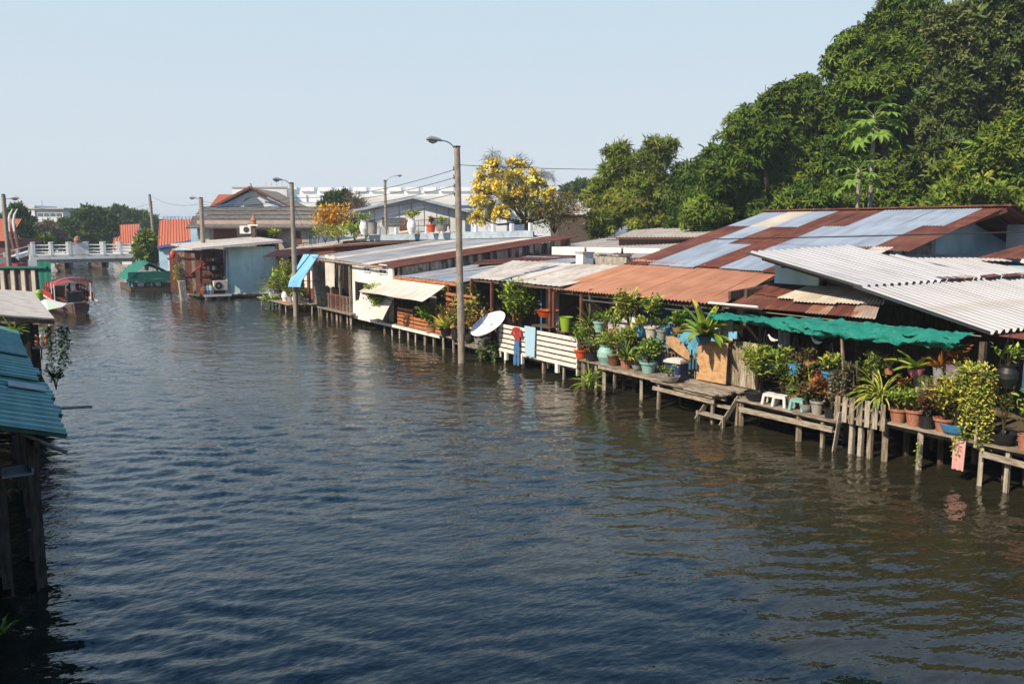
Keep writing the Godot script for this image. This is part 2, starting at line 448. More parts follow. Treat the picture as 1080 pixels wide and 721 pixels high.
# ---------------------------------------------------------------- plants
func hue(c: Color, spread := 0.25) -> Color:
	var k := 1.0 + rf(-spread, spread)
	return Color(c.r * k * (1.0 + rf(-0.12, 0.12)), c.g * k, c.b * k)
const GREEN := Color(0.12, 0.215, 0.038)
const DEEP := Color(0.03, 0.075, 0.02)
const LIME := Color(0.3, 0.385, 0.065)
const YELLOW := Color(0.45, 0.42, 0.085)
const OLIVE := Color(0.09, 0.1, 0.035)
const RED := Color(0.16, 0.045, 0.03)
const ORANGE := Color(0.36, 0.14, 0.03)
const DRY := Color(0.22, 0.16, 0.09)
const GREY := Color(0.2, 0.19, 0.15)
func dirn(up_min := -0.2, up_max := 1.0) -> Vector3:
	var a := rf(0, TAU)
	var y := rf(up_min, up_max)
	var r := sqrt(maxf(0.0, 1.0 - y * y))
	return Vector3(cos(a) * r, y, sin(a) * r)
func bush_mesh(h: float, r: float, leaves: int, size: float, cols: Array, slim := 0.45) -> MB:
	var m := MB.new()
	var stems := 5 + leaves / 60
	var tips := []
	m.col = Color(0.07, 0.055, 0.03)
	for s in stems:
		var d := dirn(0.5, 1.0)
		var tip := Vector3(d.x * r * 0.8, h * rf(0.55, 1.0), d.z * r * 0.8)
		var mid := Vector3(tip.x * 0.3, tip.y * 0.5, tip.z * 0.3)
		m.tube([Vector3(0, -0.02, 0), mid, tip], [0.012, 0.009, 0.004], 4, false)
		tips.append([mid, tip])
	for i in leaves:
		var st: Array = pick(tips)
		var f := sqrt(rng.randf())
		var p: Vector3 = st[0].lerp(st[1], f) + dirn(-1, 1) * rf(0.0, r * 0.42)
		p.y = clampf(p.y, 0.02, h)
		m.col = hue(pick(cols))
		var d := (dirn(-0.5, 0.8) + Vector3(p.x, 0.1, p.z).normalized() * 0.7).normalized()
		var sd := d.cross(Vector3.UP + dirn(-1, 1) * 0.5).normalized()
		var l := size * rf(0.6, 1.3)
		m.leaf(p, d, sd, l, l * slim)
	return m
func spiky_mesh(h: float, r: float, blades: int, width: float, cols: Array, droop := 1.4) -> MB:
	var m := MB.new()
	for i in blades:
		var d := dirn(0.35, 1.0)
		m.col = hue(pick(cols))
		m.blade(Vector3(rf(-0.03, 0.03), 0, rf(-0.03, 0.03)), d, sqrt(h * h * d.y * d.y + r * r * (1.0 - d.y * d.y)) * rf(0.8, 1.25), width * rf(0.7, 1.2), droop * rf(0.6, 1.3), 4)
	return m
func vine_mesh(strands: int, spread: float, drop: float, size: float, cols: Array) -> MB:
	var m := MB.new()
	for s in strands:
		var a := rf(0, TAU)
		var p := Vector3(cos(a), 0, sin(a)) * spread * rf(0.4, 1.0)
		var l := drop * rf(0.35, 1.0)
		var y := 0.0
		m.col = Color(0.09, 0.1, 0.04)
		m.tube([Vector3(p.x * 0.3, 0.05, p.z * 0.3), p, p + Vector3(0, -l, 0)], [0.005, 0.004, 0.003], 3, false)
		while y < l:
			m.col = hue(pick(cols))
			var d := dirn(-0.7, 0.3)
			m.leaf(p + Vector3(rf(-0.02, 0.02), -y, rf(-0.02, 0.02)), d, d.cross(Vector3.UP).normalized(), size * rf(0.7, 1.3), size * 0.6)
			y += size * 0.4
	return m
func pot_mesh(kind: String, r: float, h: float) -> MB:
	var m := MB.new()
	match kind:
		"flared": m.lathe(Vector3.ZERO, [Vector2(0, 0), Vector2(r * 0.65, 0), Vector2(r * 0.92, h * 0.82), Vector2(r * 1.06, h * 0.83), Vector2(r * 1.08, h), Vector2(r * 0.94, h), Vector2(r * 0.9, h * 0.86), Vector2(0, h * 0.86)])
		"bowl": m.lathe(Vector3.ZERO, [Vector2(0, 0), Vector2(r * 0.55, 0), Vector2(r * 0.85, h * 0.35), Vector2(r, h * 0.8), Vector2(r * 1.06, h), Vector2(r * 0.95, h), Vector2(r * 0.9, h * 0.8), Vector2(0, h * 0.78)])
		"urn": m.lathe(Vector3.ZERO, [Vector2(0, 0), Vector2(r * 0.7, 0), Vector2(r * 0.72, h * 0.06), Vector2(r * 1.05, h * 0.4), Vector2(r, h * 0.65), Vector2(r * 0.7, h * 0.88), Vector2(r * 0.82, h), Vector2(r * 0.7, h), Vector2(r * 0.6, h * 0.9), Vector2(0, h * 0.88)])
		_: m.lathe(Vector3.ZERO, [Vector2(0, 0), Vector2(r * 0.86, 0), Vector2(r, h * 0.95), Vector2(r * 1.05, h * 0.95), Vector2(r * 1.05, h), Vector2(r * 0.93, h), Vector2(r * 0.9, h * 0.88), Vector2(0, h * 0.88)])
	return m
# A potted plant: pot with foliage. spec: pot kind, radius, height, material; leaf kind, height, radius, count, size, colours
func potted(at: Vector3, pot: Array, leaf: Array, label: String, called := "potted_plant", group := "", hang := 0.0) -> Node3D:
	var t := thing(called, label, "potted plant", at, rf(0, TAU), group)
	part(t, "pot", pot_mesh(pot[0], pot[1], pot[2]), pot[3])
	var soil := Vector3(0, pot[2] * 0.86, 0)
	foliage(t, leaf, soil)
	if hang > 0.0:
		for k in 3:
			var a := TAU * k / 3.0
			rod(t, "hanger", Vector3(cos(a) * pot[1], pot[2], sin(a) * pot[1]), Vector3(0, hang, 0), 0.006, M.wire, 4)
	return t
func foliage(t: Node, leaf: Array, soil: Vector3) -> void:
	var hung := t.name.begins_with("hanging")
	match leaf[0]:
		"bush": part(t, "foliage", bush_mesh(leaf[1] * 1.15, leaf[2] * (1.0 if hung else 1.28), int(leaf[3] * (1.4 if hung else 2.3)), leaf[4], leaf[5], leaf[6] if leaf.size() > 6 else 0.45), M.leaf, soil)
		"spiky": part(t, "foliage", spiky_mesh(leaf[1], leaf[2], leaf[3], leaf[4], leaf[5], leaf[6] if leaf.size() > 6 else 1.4), M.leaf, soil)
		"vine": part(t, "foliage", vine_mesh(leaf[3], leaf[2], leaf[1], leaf[4], leaf[5]), M.leaf, soil + Vector3(0, 0.05, 0))
		"fern":
			for i in leaf[3]:
				var m := MB.new()
				m.col = hue(pick(leaf[5]))
				var d := dirn(0.3, 0.95)
				m.blade(Vector3.ZERO, d, leaf[2] * rf(0.8, 1.2), leaf[4] * rf(0.8, 1.15), rf(0.7, 1.5), 6)
				part(t, "frond", m, M.leaf, soil)
# A tree: lobes are [centre, radius] in world coordinates; the crown is leaf rosettes spread through the outer part of the lobes
func rosette(count: int, length: float, width: float, droop: float) -> ArrayMesh:
	var m := MB.new()
	for i in count:
		var a := TAU * i / count * 2.4 + rf(-0.3, 0.3)
		var e := rf(-0.35, 0.75)
		var d := Vector3(cos(a) * cos(e), sin(e), sin(a) * cos(e))
		m.col = Color(1, 1, 1) * rf(0.75, 1.2)
		m.blade(d * 0.05 + Vector3(rf(-0.08, 0.08), rf(-0.08, 0.08), rf(-0.08, 0.08)), d, length * rf(0.75, 1.2), width * rf(0.8, 1.2), droop, 2)
	return m.mesh()
func crown(parent: Node, called: String, base: Vector3, lobes: Array, ros: ArrayMesh, per_m2: float, scale: float, cols: Array, mat: Material, fill := 0.35, fray := 0.25) -> void:
	var at: Array[Transform3D] = []
	var tint := PackedColorArray()
	var f := FastNoiseLite.new()
	f.seed = int(base.x * 7.0)
	f.frequency = 0.45
	for l in lobes:
		var r: float = l[1]
		var c0: Color = pick(cols)
		var clumps := maxi(7, int(4.0 * PI * r * r * 0.95))
		for s in clumps:
			var d := dirn(-0.75, 1.0)
			var reach := 1.0 - fill * pow(rng.randf(), 2.0)
			var cp: Vector3 = l[0] + Vector3(d.x, d.y * 0.9, d.z) * r * (0.85 + f.get_noise_3dv(l[0] + d * r) * 0.5) * reach
			if f.get_noise_3dv(cp * 1.7 + Vector3(50, 0, 0)) < -fray - 0.05: continue
			if lobes.any(func(o): return o != l and cp.distance_to(o[0]) < o[1] * 0.5): continue   # that space belongs to the neighbouring lobe
			var rs := clampf(r * 0.36, 0.32, 0.85) * rf(0.6, 1.25)
			var ct: Color = c0.lerp(pick(cols), rng.randf())
			for i in maxi(4, int(6.0 * rs * rs * per_m2)):
				var dd := (dirn(-0.4, 1.0) + d * 0.5 + Vector3.UP * 0.25).normalized()
				var p := cp + dd * rs * rf(0.6, 1.12)
				var up := (dd + Vector3.UP * 0.4 + dirn(-1, 1) * 0.5).normalized()
				var sx := up.cross(dirn(-1, 1)).normalized()
				var sc := scale * rf(0.7, 1.3)
				at.append(Transform3D(Basis(sx, up, sx.cross(up)) * sc, p - base))
				tint.append(hue(ct))
	if fill < 0.45:
		for l in lobes:   # inner foliage
			for i in int(4.0 * PI * l[1] * l[1] * 2.2):
				var p: Vector3 = l[0] + dirn(-1, 1) * l[1] * rf(0.3, 0.72)
				var up := dirn(-0.3, 1)
				var sx := up.cross(dirn(-1, 1)).normalized()
				at.append(Transform3D(Basis(sx, up, sx.cross(up)) * scale * 1.9, p - base))
				tint.append(hue(pick(cols)))
	var mm := MultiMesh.new()
	mm.transform_format = MultiMesh.TRANSFORM_3D
	mm.use_colors = true
	mm.mesh = ros
	mm.instance_count = at.size()
	for i in at.size():
		mm.set_instance_transform(i, at[i])
		mm.set_instance_color(i, tint[i])
	var o := MultiMeshInstance3D.new()
	o.name = called
	o.multimesh = mm
	o.material_override = mat
	o.set_meta("kind", "stuff")
	parent.add_child(o, true)
func trunk(parent: Node, base: Vector3, lobes: Array, r: float, mat: Material) -> void:
	var mid := Vector3.ZERO
	for l in lobes: mid += l[0]
	mid = mid / lobes.size() - base
	var fork := Vector3(mid.x * 0.3, mid.y * 0.38, mid.z * 0.3)
	var m := MB.new()
	m.tube([Vector3(0, -0.3, 0), Vector3(0, 0.3, 0), fork * 0.55 + Vector3(rf(-0.2, 0.2), 0, rf(-0.2, 0.2)), fork], [r * 1.5, r * 1.1, r * 0.9, r * 0.8], 9)
	part(parent, "trunk", m, mat)
	for l in lobes:
		var b := MB.new()
		var tip: Vector3 = l[0] - base
		var k := fork.lerp(tip, 0.5) + Vector3(rf(-0.4, 0.4), -tip.distance_to(fork) * 0.1, rf(-0.4, 0.4))
		b.tube([fork * 0.97, k, tip], [r * 0.55, r * 0.35, r * 0.12], 6)
		part(parent, "limb", b, mat)
		for q in 4:
			var d := dirn(-0.3, 1.0)
			var tw := MB.new()
			tw.tube([k.lerp(tip, rf(0.3, 1.0)), tip + d * l[1] * 0.85], [r * 0.14, 0.012], 4, false)
			part(parent, "branch", tw, mat)
func tree(called: String, label: String, base: Vector3, lobes: Array, ros: ArrayMesh, per_m2: float, scale: float, cols: Array, r := 0.25, mat: Material = null, leaf: Material = null, group := "", fill := 0.35, fray := 0.25) -> Node3D:
	var t := thing(called, label, "tree", base, 0, group)
	trunk(t, base, lobes, r, mat if mat else M.bark)
	crown(t, "crown", base, lobes, ros, per_m2, scale, cols, leaf if leaf else M.leaf, fill, fray)
	return t

# ---------------------------------------------------------------- street furniture
func utility_pole(at: Vector3, h: float, r: float, lean: Vector3, arm: Vector3, label: String, insulators := 4, lamp_size := 1.0) -> Node3D:
	var t := thing("utility_pole", label, "utility pole", at)
	var m := MB.new()
	var top := Vector3(0, h, 0) + lean
	m.tube([Vector3(0, -1.5, 0), top], [r * 1.25, r], 4)
	var p := part(t, "shaft", m, M.pole_concrete)
	m = MB.new()
	m.box(top + Vector3(0, 0.03, 0), Vector3(r * 1.5, 0.06, r * 1.5))
	part(p, "cap", m, M.dark_metal)
	if arm.length() > 0.1:
		m = MB.new()
		var pts := []
		var rad := []
		for i in 9:
			var f := i / 8.0
			pts.append(top + Vector3(0, -0.55, 0) + Vector3(arm.x * f * f, arm.y * (1.0 - (1.0 - f) * (1.0 - f)), arm.z * f * f))
			rad.append(0.028)
		m.tube(pts, rad, 6)
		part(t, "lamp_arm", m, M.lamp_grey)
		var hd: Vector3 = (arm * Vector3(1, 0, 1)).normalized()
		var e: Vector3 = pts[8]
		m = MB.new()
		m.tube([e - hd * 0.05, e + (hd * 0.12 + Vector3(0, 0.04, 0)) * lamp_size, e + (hd * 0.4 + Vector3(0, 0.07, 0)) * lamp_size, e + (hd * 0.62 + Vector3(0, 0.02, 0)) * lamp_size], [0.045, 0.085 * lamp_size, 0.12 * lamp_size, 0.05 * lamp_size], 8)
		var lamp := part(t, "lamp_head", m, M.lamp_grey)
		m = MB.new()
		m.tube([e + (hd * 0.15 + Vector3(0, -0.05, 0)) * lamp_size, e + (hd * 0.34 + Vector3(0, -0.08, 0)) * lamp_size, e + (hd * 0.52 + Vector3(0, -0.05, 0)) * lamp_size], [0.04 * lamp_size, 0.08 * lamp_size, 0.04 * lamp_size], 8)
		part(lamp, "lens", m, M.glass)
	for i in insulators:
		m = MB.new()
		var y := h - 0.75 - i * 0.32
		var q := Vector3(lean.x * y / h - r - 0.1, y, 0.0)
		m.box(q + Vector3(0.08, 0, 0), Vector3(0.16, 0.03, 0.03))
		m.lathe(q + Vector3(0, -0.09, 0), [Vector2(0, 0), Vector2(0.05, 0), Vector2(0.07, 0.05), Vector2(0.045, 0.09), Vector2(0.07, 0.13), Vector2(0.05, 0.18), Vector2(0, 0.18)], 8)
		part(t, "insulator", m, M.insulator)
	return t
func wire(a: Vector3, b: Vector3, sag: float, label: String, group := "", r := 0.012) -> void:
	var pts := []
	var rad := []
	for i in 17:
		var f := i / 16.0
		pts.append((b - a) * f + Vector3(0, -sag * 4.0 * f * (1.0 - f), 0))
		rad.append(r)
	var m := MB.new()
	m.tube(pts, rad, 4)
	single("power_line", m, M.wire, label, "cable", a, group)

# ---------------------------------------------------------------- figures: tapered capsules joined by a smooth minimum, meshed as surface nets
func body_mesh(bones: Array, cell: float) -> ArrayMesh:
	var lo := Vector3.INF
	var hi := -Vector3.INF
	for b in bones:
		for k in 2:
			var e: Vector3 = Vector3.ONE * (b[2 + k] + cell * 2)
			lo = lo.min(b[k] - e); hi = hi.max(b[k] + e)
	var dim := Vector3i(((hi - lo) / cell).ceil()) + Vector3i.ONE
	var val := PackedFloat32Array()
	val.resize(dim.x * dim.y * dim.z)
	for z in dim.z:
		for y in dim.y:
			for x in dim.x:
				var p := lo + Vector3(x, y, z) * cell
				var s := 1.0
				for b in bones:
					var ab: Vector3 = b[1] - b[0]
					var f: float = clampf((p - b[0]).dot(ab) / maxf(ab.length_squared(), 1e-6), 0.0, 1.0)
					var d: float = p.distance_to(b[0] + ab * f) - lerpf(b[2], b[3], f)
					var h := clampf(0.5 + 0.5 * (d - s) / 0.035, 0.0, 1.0)
					s = lerpf(d, s, h) - 0.035 * h * (1.0 - h)
				val[(z * dim.y + y) * dim.x + x] = s
	var ids := {}
	var vs := PackedVector3Array()
	for z in dim.z - 1:
		for y in dim.y - 1:
			for x in dim.x - 1:
				var sum := Vector3.ZERO
				var cnt := 0
				for e in [[0,0,0,1,0,0],[0,1,0,1,1,0],[0,0,1,1,0,1],[0,1,1,1,1,1],[0,0,0,0,1,0],[1,0,0,1,1,0],[0,0,1,0,1,1],[1,0,1,1,1,1],[0,0,0,0,0,1],[1,0,0,1,0,1],[0,1,0,0,1,1],[1,1,0,1,1,1]]:
					var v0 := val[((z + e[2]) * dim.y + y + e[1]) * dim.x + x + e[0]]
					var v1 := val[((z + e[5]) * dim.y + y + e[4]) * dim.x + x + e[3]]
					if (v0 < 0.0) != (v1 < 0.0):
						sum += Vector3(x + e[0], y + e[1], z + e[2]).lerp(Vector3(x + e[3], y + e[4], z + e[5]), v0 / (v0 - v1))
						cnt += 1
				if cnt:
					ids[Vector3i(x, y, z)] = vs.size()
					vs.append(lo + sum / cnt * cell)
	var st := SurfaceTool.new()
	st.begin(Mesh.PRIMITIVE_TRIANGLES)
	st.set_smooth_group(0)
	for key in ids:
		for ax in 3:
			var e := Vector3i.ZERO
			e[ax] = 1
			var a := Vector3i.ZERO
			a[(ax + 1) % 3] = 1
			var b := Vector3i.ZERO
			b[(ax + 2) % 3] = 1
			var q: Vector3i = key
			var v0 := val[(q.z * dim.y + q.y) * dim.x + q.x]
			var w: Vector3i = q + e
			var v1 := val[(w.z * dim.y + w.y) * dim.x + w.x]
			if (v0 < 0.0) == (v1 < 0.0): continue
			if not (ids.has(q - a) and ids.has(q - b) and ids.has(q - a - b)): continue
			var c := [vs[ids[q - a - b]], vs[ids[q - b]], vs[ids[q]], vs[ids[q - a]]]
			if v0 < 0.0: c.reverse()
			for t in [0, 1, 2, 0, 2, 3]: st.add_vertex(c[t])
	st.index()
	st.generate_normals()
	return st.commit()

# ================================================================ the scene
func _ready() -> void:
	rng.seed = 20240517
	var cam := Camera3D.new()
	cam.name = "camera"
	cam.position = Vector3(9.25, 5.2, 16.9)
	cam.rotation_degrees = Vector3(-7.626, 58.12, 0)
	cam.fov = 43.66
	cam.near = 0.1
	cam.far = 3000.0
	cam.current = true
	add_child(cam)
	# clear hazy sky: pale at the horizon, deeper blue overhead
	var grad := Gradient.new()
	grad.offsets = PackedFloat32Array([0.0, 0.165, 0.25, 0.36, 0.62, 1.0])
	grad.colors = PackedColorArray([Color(0.87, 0.9, 0.925), Color(0.79, 0.87, 0.93), Color(0.64, 0.78, 0.915), Color(0.52, 0.70, 0.89), Color(0.28, 0.50, 0.79), Color(0.20, 0.40, 0.72)])
	var im := Image.create(64, 256, false, Image.FORMAT_RGB8)
	for yy in 256:
		var el := 1.0 - (yy + 0.5) / 128.0
		var cc := grad.sample(el) if el >= 0.0 else Color(0.72, 0.75, 0.77).lerp(Color(0.3, 0.3, 0.29), minf(1.0, -el * 3.0))
		for xx in 64: im.set_pixel(xx, yy, cc)
	var sky_mat := PanoramaSkyMaterial.new()
	sky_mat.panorama = ImageTexture.create_from_image(im)
	var sky := Sky.new()
	sky.sky_material = sky_mat
	var env := Environment.new()
	env.background_mode = Environment.BG_SKY
	env.sky = sky
	env.background_energy_multiplier = 0.74
	env.tonemap_mode = Environment.TONE_MAPPER_LINEAR
	env.tonemap_exposure = 1.36
	env.sdfgi_enabled = true
	env.ssao_enabled = true
	env.ssil_enabled = true
	env.fog_enabled = true
	env.fog_density = 0.0006
	env.fog_light_color = Color(0.80, 0.86, 0.92)
	var we := WorldEnvironment.new()
	we.name = "world_environment"
	we.environment = env
	add_child(we)
	var sun := DirectionalLight3D.new()
	sun.name = "sun"
	sun.light_color = Color(1.0, 0.93, 0.82)
	sun.light_energy = 1.6
	sun.light_angular_distance = 0.5
	sun.shadow_enabled = true
	sun.basis = Basis.looking_at(-Vector3(0.16, 0.86, 0.99).normalized())
	add_child(sun)

	make_materials()
	canal()
	opposite_bank_building()
	house_white_roof()
	house_orange_roof()
	house_big_roof()
	house_fence()
	back_roofs()
	house_awning()
	house_white()
	house_planter()
	shop_cyan()
	back_row()
	poles()
	trees()
	near_plants()
	far_end()
	left_bank()

func canal() -> void:
	# bed and banks, one sheet to the horizon
	var g := MB.new()
	var prof := [Vector2(-1500, 0.4), Vector2(-5.0, 0.4), Vector2(-3.6, -0.6), Vector2(0, -1.4), Vector2(14, -1.4), Vector2(18.0, -0.6), Vector2(19.0, 0.5), Vector2(1500, 0.5)]
	var xs := [-1800.0, -150.0, -146.0, -60.0, 0.0, 200.0]
	for i in xs.size() - 1:
		for k in prof.size() - 1:
			var q := []
			for e in [[i, k + 1], [i + 1, k + 1], [i + 1, k], [i, k]]:
				var yy: float = prof[e[1]].y
				q.append(Vector3(xs[e[0]], maxf(yy, 0.35) if e[0] < 2 else yy, prof[e[1]].x))
			g.quad(q[0], q[1], q[2], q[3])
	structure("ground", g, M.mud)
	# water with real waves
	var f := FastNoiseLite.new()
	f.seed = 5
	f.noise_type = FastNoiseLite.TYPE_SIMPLEX_SMOOTH
	f.fractal_type = FastNoiseLite.FRACTAL_FBM
	f.fractal_octaves = 4
	f.fractal_gain = 0.5
	f.frequency = 1.9
	var big := FastNoiseLite.new()
	big.seed = 9
	big.frequency = 0.16
	var rows := PackedFloat32Array()
	var x := 22.0
	while x > -170.0:
		rows.append(x)
		x -= clampf(absf(x - 9.25) * 0.0055, 0.07, 0.7)
	var cols := PackedFloat32Array()
	var z := -7.0
	while z < 20.0:
		cols.append(z)
		z += 0.13
	var verts := PackedVector3Array()
	var norms := PackedVector3Array()
	var idx := PackedInt32Array()
	var nc := cols.size()
	for i in rows.size():
		for k in nc:
			var wx := rows[i]
			var wz := cols[k]
			var calm := clampf(0.5 + 1.1 * big.get_noise_2d(wx * 0.45, wz * 0.8), 0.0, 1.2)
			var y := 0.044 * f.get_noise_2d((0.849 * wx + 0.528 * wz) * 0.95, (0.528 * wx - 0.849 * wz) * 0.42) * (0.35 + calm) + 0.03 * big.get_noise_2d((0.9 * wx + 0.44 * wz) * 2.2 + 40.0, (0.44 * wx - 0.9 * wz) * 1.2)
			verts.append(Vector3(wx, y, wz))
	for i in rows.size():
		for k in nc:
			var a := verts[maxi(i - 1, 0) * nc + k]
			var b := verts[mini(i + 1, rows.size() - 1) * nc + k]
			var c := verts[i * nc + maxi(k - 1, 0)]
			var d := verts[i * nc + mini(k + 1, nc - 1)]
			norms.append((d - c).cross(a - b).normalized())
	for i in rows.size() - 1:
		for k in nc - 1:
			var a := i * nc + k
			idx.append_array(PackedInt32Array([a, a + 1, a + nc, a + 1, a + nc + 1, a + nc]))
	var arr := []
	arr.resize(Mesh.ARRAY_MAX)
	arr[Mesh.ARRAY_VERTEX] = verts
	arr[Mesh.ARRAY_NORMAL] = norms
	arr[Mesh.ARRAY_INDEX] = idx
	var am := ArrayMesh.new()
	am.add_surface_from_arrays(Mesh.PRIMITIVE_TRIANGLES, arr)
	var wm := plain("2b291d", 0.02)
	wm.metallic_specular = 0.5
	wm.uv1_triplanar = true
	wm.uv1_world_triplanar = true
	wm.uv1_scale = Vector3(0.62, 0.5, 0.32)
	wm.heightmap_enabled = true
	var rip := FastNoiseLite.new()
	rip.seed = 31
	rip.frequency = 0.018
	rip.fractal_octaves = 4
	wm.heightmap_texture = ImageTexture.create_from_image(rip.get_seamless_image(512, 512, false, false, 0.15, true))
	wm.heightmap_scale = 0.8
	structure("water", am, wm)

# Three-storey row of shophouses on the shaded bank, beside the camera; its shadow lies over half of the canal
func opposite_bank_building() -> void:
	var t := thing("shophouse_row", "three-storey grey concrete shophouse row shading the canal", "building", Vector3(8, 0.4, 22.5))
	wall(t, Vector3(-20, 0, 0), Vector3(20, 0, 0), 9.0, M.grey_wall, -1, 0.25)
	wall(t, Vector3(20, 0, 9), Vector3(-20, 0, 9), 9.0, M.grey_wall, -1, 0.25)
	for s in [-20.2, 20.2]: wall(t, Vector3(s, 0, 9), Vector3(s, 0, 0), 9.0, M.grey_wall, -1, 0.25)
	board(t, "roof", Vector3(0, 9.15, 4.3), Vector3(42, 0.25, 10.2), M.concrete)
	for fl in 3:
		for i in 6: window(t, Vector3(-16 + i * 6.4, 1.6 + fl * 2.9, -0.14), 2.0, 1.5, PI, M.white_wood, 3, 1)
	var ros := rosette(12, 0.34, 0.12, 0.6)
	for i in 7:
		var b := Vector3(-12.0 + i * 4.2 + rf(-0.6, 0.6), 0.4, 20.6 + rf(-0.2, 0.4))
		var h := rf(9.2, 11.2)
		var lob := []
		for k in 9: lob.append([b + Vector3(rf(-1.9, 1.9), h - rf(1.0, 5.5), rf(-0.6, 1.2)), rf(1.1, 1.6)])
		tree("bankside_tree", "leafy tree standing before the shophouse row on the shaded bank", b, lob, ros, 6.0, 1.2, [GREEN, DEEP], 0.16, null, null, "trees before the shophouse row")

	# the footbridge the picture is taken from
	t = thing("footbridge", "concrete footbridge spanning the canal with a low parapet", "bridge", Vector3(11, 0, 9))
	board(t, "deck", Vector3(0, 3.4, -2), Vector3(3.6, 0.4, 34), M.concrete)
	for s in [-1.65, 1.65]:
		board(t, "parapet", Vector3(s, 4.05, -2), Vector3(0.15, 0.9, 34), M.concrete)
		board(t, "coping", Vector3(s, 4.54, -2), Vector3(0.25, 0.08, 34), M.concrete)
	for s in [-11.0, 9.0]: board(t, "pier", Vector3(0, 0.8, s), Vector3(2.6, 4.8, 0.8), M.concrete)

# ---------------------------------------------------------------- the sunny bank, from the camera outwards
func house_white_roof() -> void:
	var t := thing("stilt_house", "open-fronted stilt house under a white corrugated roof behind crowded potted plants", "house", Vector3(-3, 0, -2))
	var o := Vector3(3, 0, 2)
	var ws := [M.white_sheet]
	sheets(t, Vector3(-7.35, 4.52, -0.95) + o, Vector3(-7.35, 4.66, -5.3) + o, Vector3(-3.55, 3.86, -5.3) + o, Vector3(-3.55, 3.80, -0.8) + o, ws, 0.81, 0.27, 0.045, "roof_sheet", 0.0)
	sheets(t, Vector3(-6.1, 4.40, -5.35) + o, Vector3(-6.1, 4.34, -10.2) + o, Vector3(-3.55, 3.86, -10.2) + o, Vector3(-3.55, 3.84, -5.35) + o, ws, 0.81, 0.27, 0.045, "roof_sheet", 0.0)
	sheets(t, Vector3(-3.75, 3.82, -0.75) + o, Vector3(-3.75, 3.82, -10.0) + o, Vector3(-0.4, 3.05, -10.0) + o, Vector3(-0.45, 3.03, -0.8) + o, [M.white_sheet_b], 0.81, 0.27, 0.045, "roof_sheet", 0.0)
	# rusted edge flashing on the overlap
	for k in 5: board(t, "flashing", Vector3(-3.62 + rf(-0.1, 0.1), 3.90, -4.6 - k * 0.95) + o, Vector3(0.22, 0.02, 0.9), M.rust_b if k != 1 else M.ply, Vector3(rf(-0.02, 0.02), rf(-0.15, 0.15), -0.2))
	# porch roof, rusty below and bare metal above
	sheets(t, Vector3(-7.7, 3.03, -0.65) + o, Vector3(-3.0, 3.1, -0.65) + o, Vector3(-3.5, 3.40, -1.55) + o, Vector3(-7.6, 3.37, -1.55) + o, [M.rust, M.rust_b, M.rust, M.rust_galv], 0.7, 0.1, 0.012, "roof_sheet", 0.06)
	sheets(t, Vector3(-7.6, 3.35, -1.4) + o, Vector3(-6.3, 3.36, -1.4) + o, Vector3(-6.3, 3.68, -2.4) + o, Vector3(-7.5, 3.68, -2.4) + o, [M.rust_b], 0.7, 0.1, 0.012)
	sheets(t, Vector3(-6.4, 3.33, -1.2) + o, Vector3(-3.2, 3.36, -1.2) + o, Vector3(-3.9, 3.70, -2.4) + o, Vector3(-6.2, 3.68, -2.4) + o, [M.beige_sheet, M.fibre], 0.7, 0.1, 0.012, "roof_sheet", 0.14)
	board(t, "gable_panel", Vector3(-6.6, 3.92, -2.2) + o, Vector3(1.5, 0.55, 0.04), M.cyan_wall)
	# rafters, posts, walls
	for zz in [-1.5, -3.2, -6.0, -9.0]: beam(t, "rafter", Vector3(-7.2, 4.36, zz) + o, Vector3(-0.5, 2.96, zz) + o, 0.06, 0.1, M.wood_dark)
	for xx in [-6.6, -3.6, -0.6, 1.6]:
		beam(t, "purlin", Vector3(xx, 4.28 - (xx + 7.2) * 0.212, -1.6) + o, Vector3(xx, 4.28 - (xx + 7.2) * 0.212, -9.8) + o, 0.06, 0.08, M.wood_dark)
		for zz in [-0.9, -3.3]: beam(t, "post", Vector3(xx, 0.2, zz) + o, Vector3(xx, minf(4.22 - (xx + 7.2) * 0.212, 2.95 if zz > -1.0 else 9.0), zz) + o, 0.11, 0.11, M.wood_dark)
	sheets(t, Vector3(-0.6, 2.94, -1.1) + o, Vector3(-0.6, 2.94, -9.6) + o, Vector3(6.6, 2.75, -9.6) + o, Vector3(6.6, 2.75, -1.1) + o, [M.rust_b, M.fibre], 0.9, 0.15, 0.02, "roof_sheet", 0.03, 2)
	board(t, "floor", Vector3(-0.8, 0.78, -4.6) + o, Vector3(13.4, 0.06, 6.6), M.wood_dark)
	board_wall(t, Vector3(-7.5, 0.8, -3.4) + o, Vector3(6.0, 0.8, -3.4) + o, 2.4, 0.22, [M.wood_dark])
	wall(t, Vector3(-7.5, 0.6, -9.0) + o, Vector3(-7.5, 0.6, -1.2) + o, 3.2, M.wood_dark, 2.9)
	# weathered board wall and plywood sheet at the plank steps
	board_wall(t, Vector3(-7.75, 0.85, -0.75) + o, Vector3(-6.55, 0.85, -0.75) + o, 1.25, 0.2, [M.wood_up_pale, M.wood_up])
	board(t, "plywood_sheet", Vector3(-8.01, 1.45, -0.50) + o, Vector3(1.15, 1.15, 0.02), M.ply, Vector3(-0.06, 0, 0.02))
	# pale upright boards and shelf behind the pots
	pickets(t, 1.05, 2.2, 1.35, 0.95, 1.95, 0.13, 0.09, [M.wood_up, M.wood_up_pale, M.wood_red], "fence_board")
	board(t, "shelf", Vector3(1.75, 1.62, 1.55), Vector3(1.6, 0.03, 0.3), M.wood)
	for k in 4: board(t, "shelf_leg", Vector3(1.0 + k * 0.5, 1.25, 1.66), Vector3(0.05, 0.75, 0.05), M.wood_up)
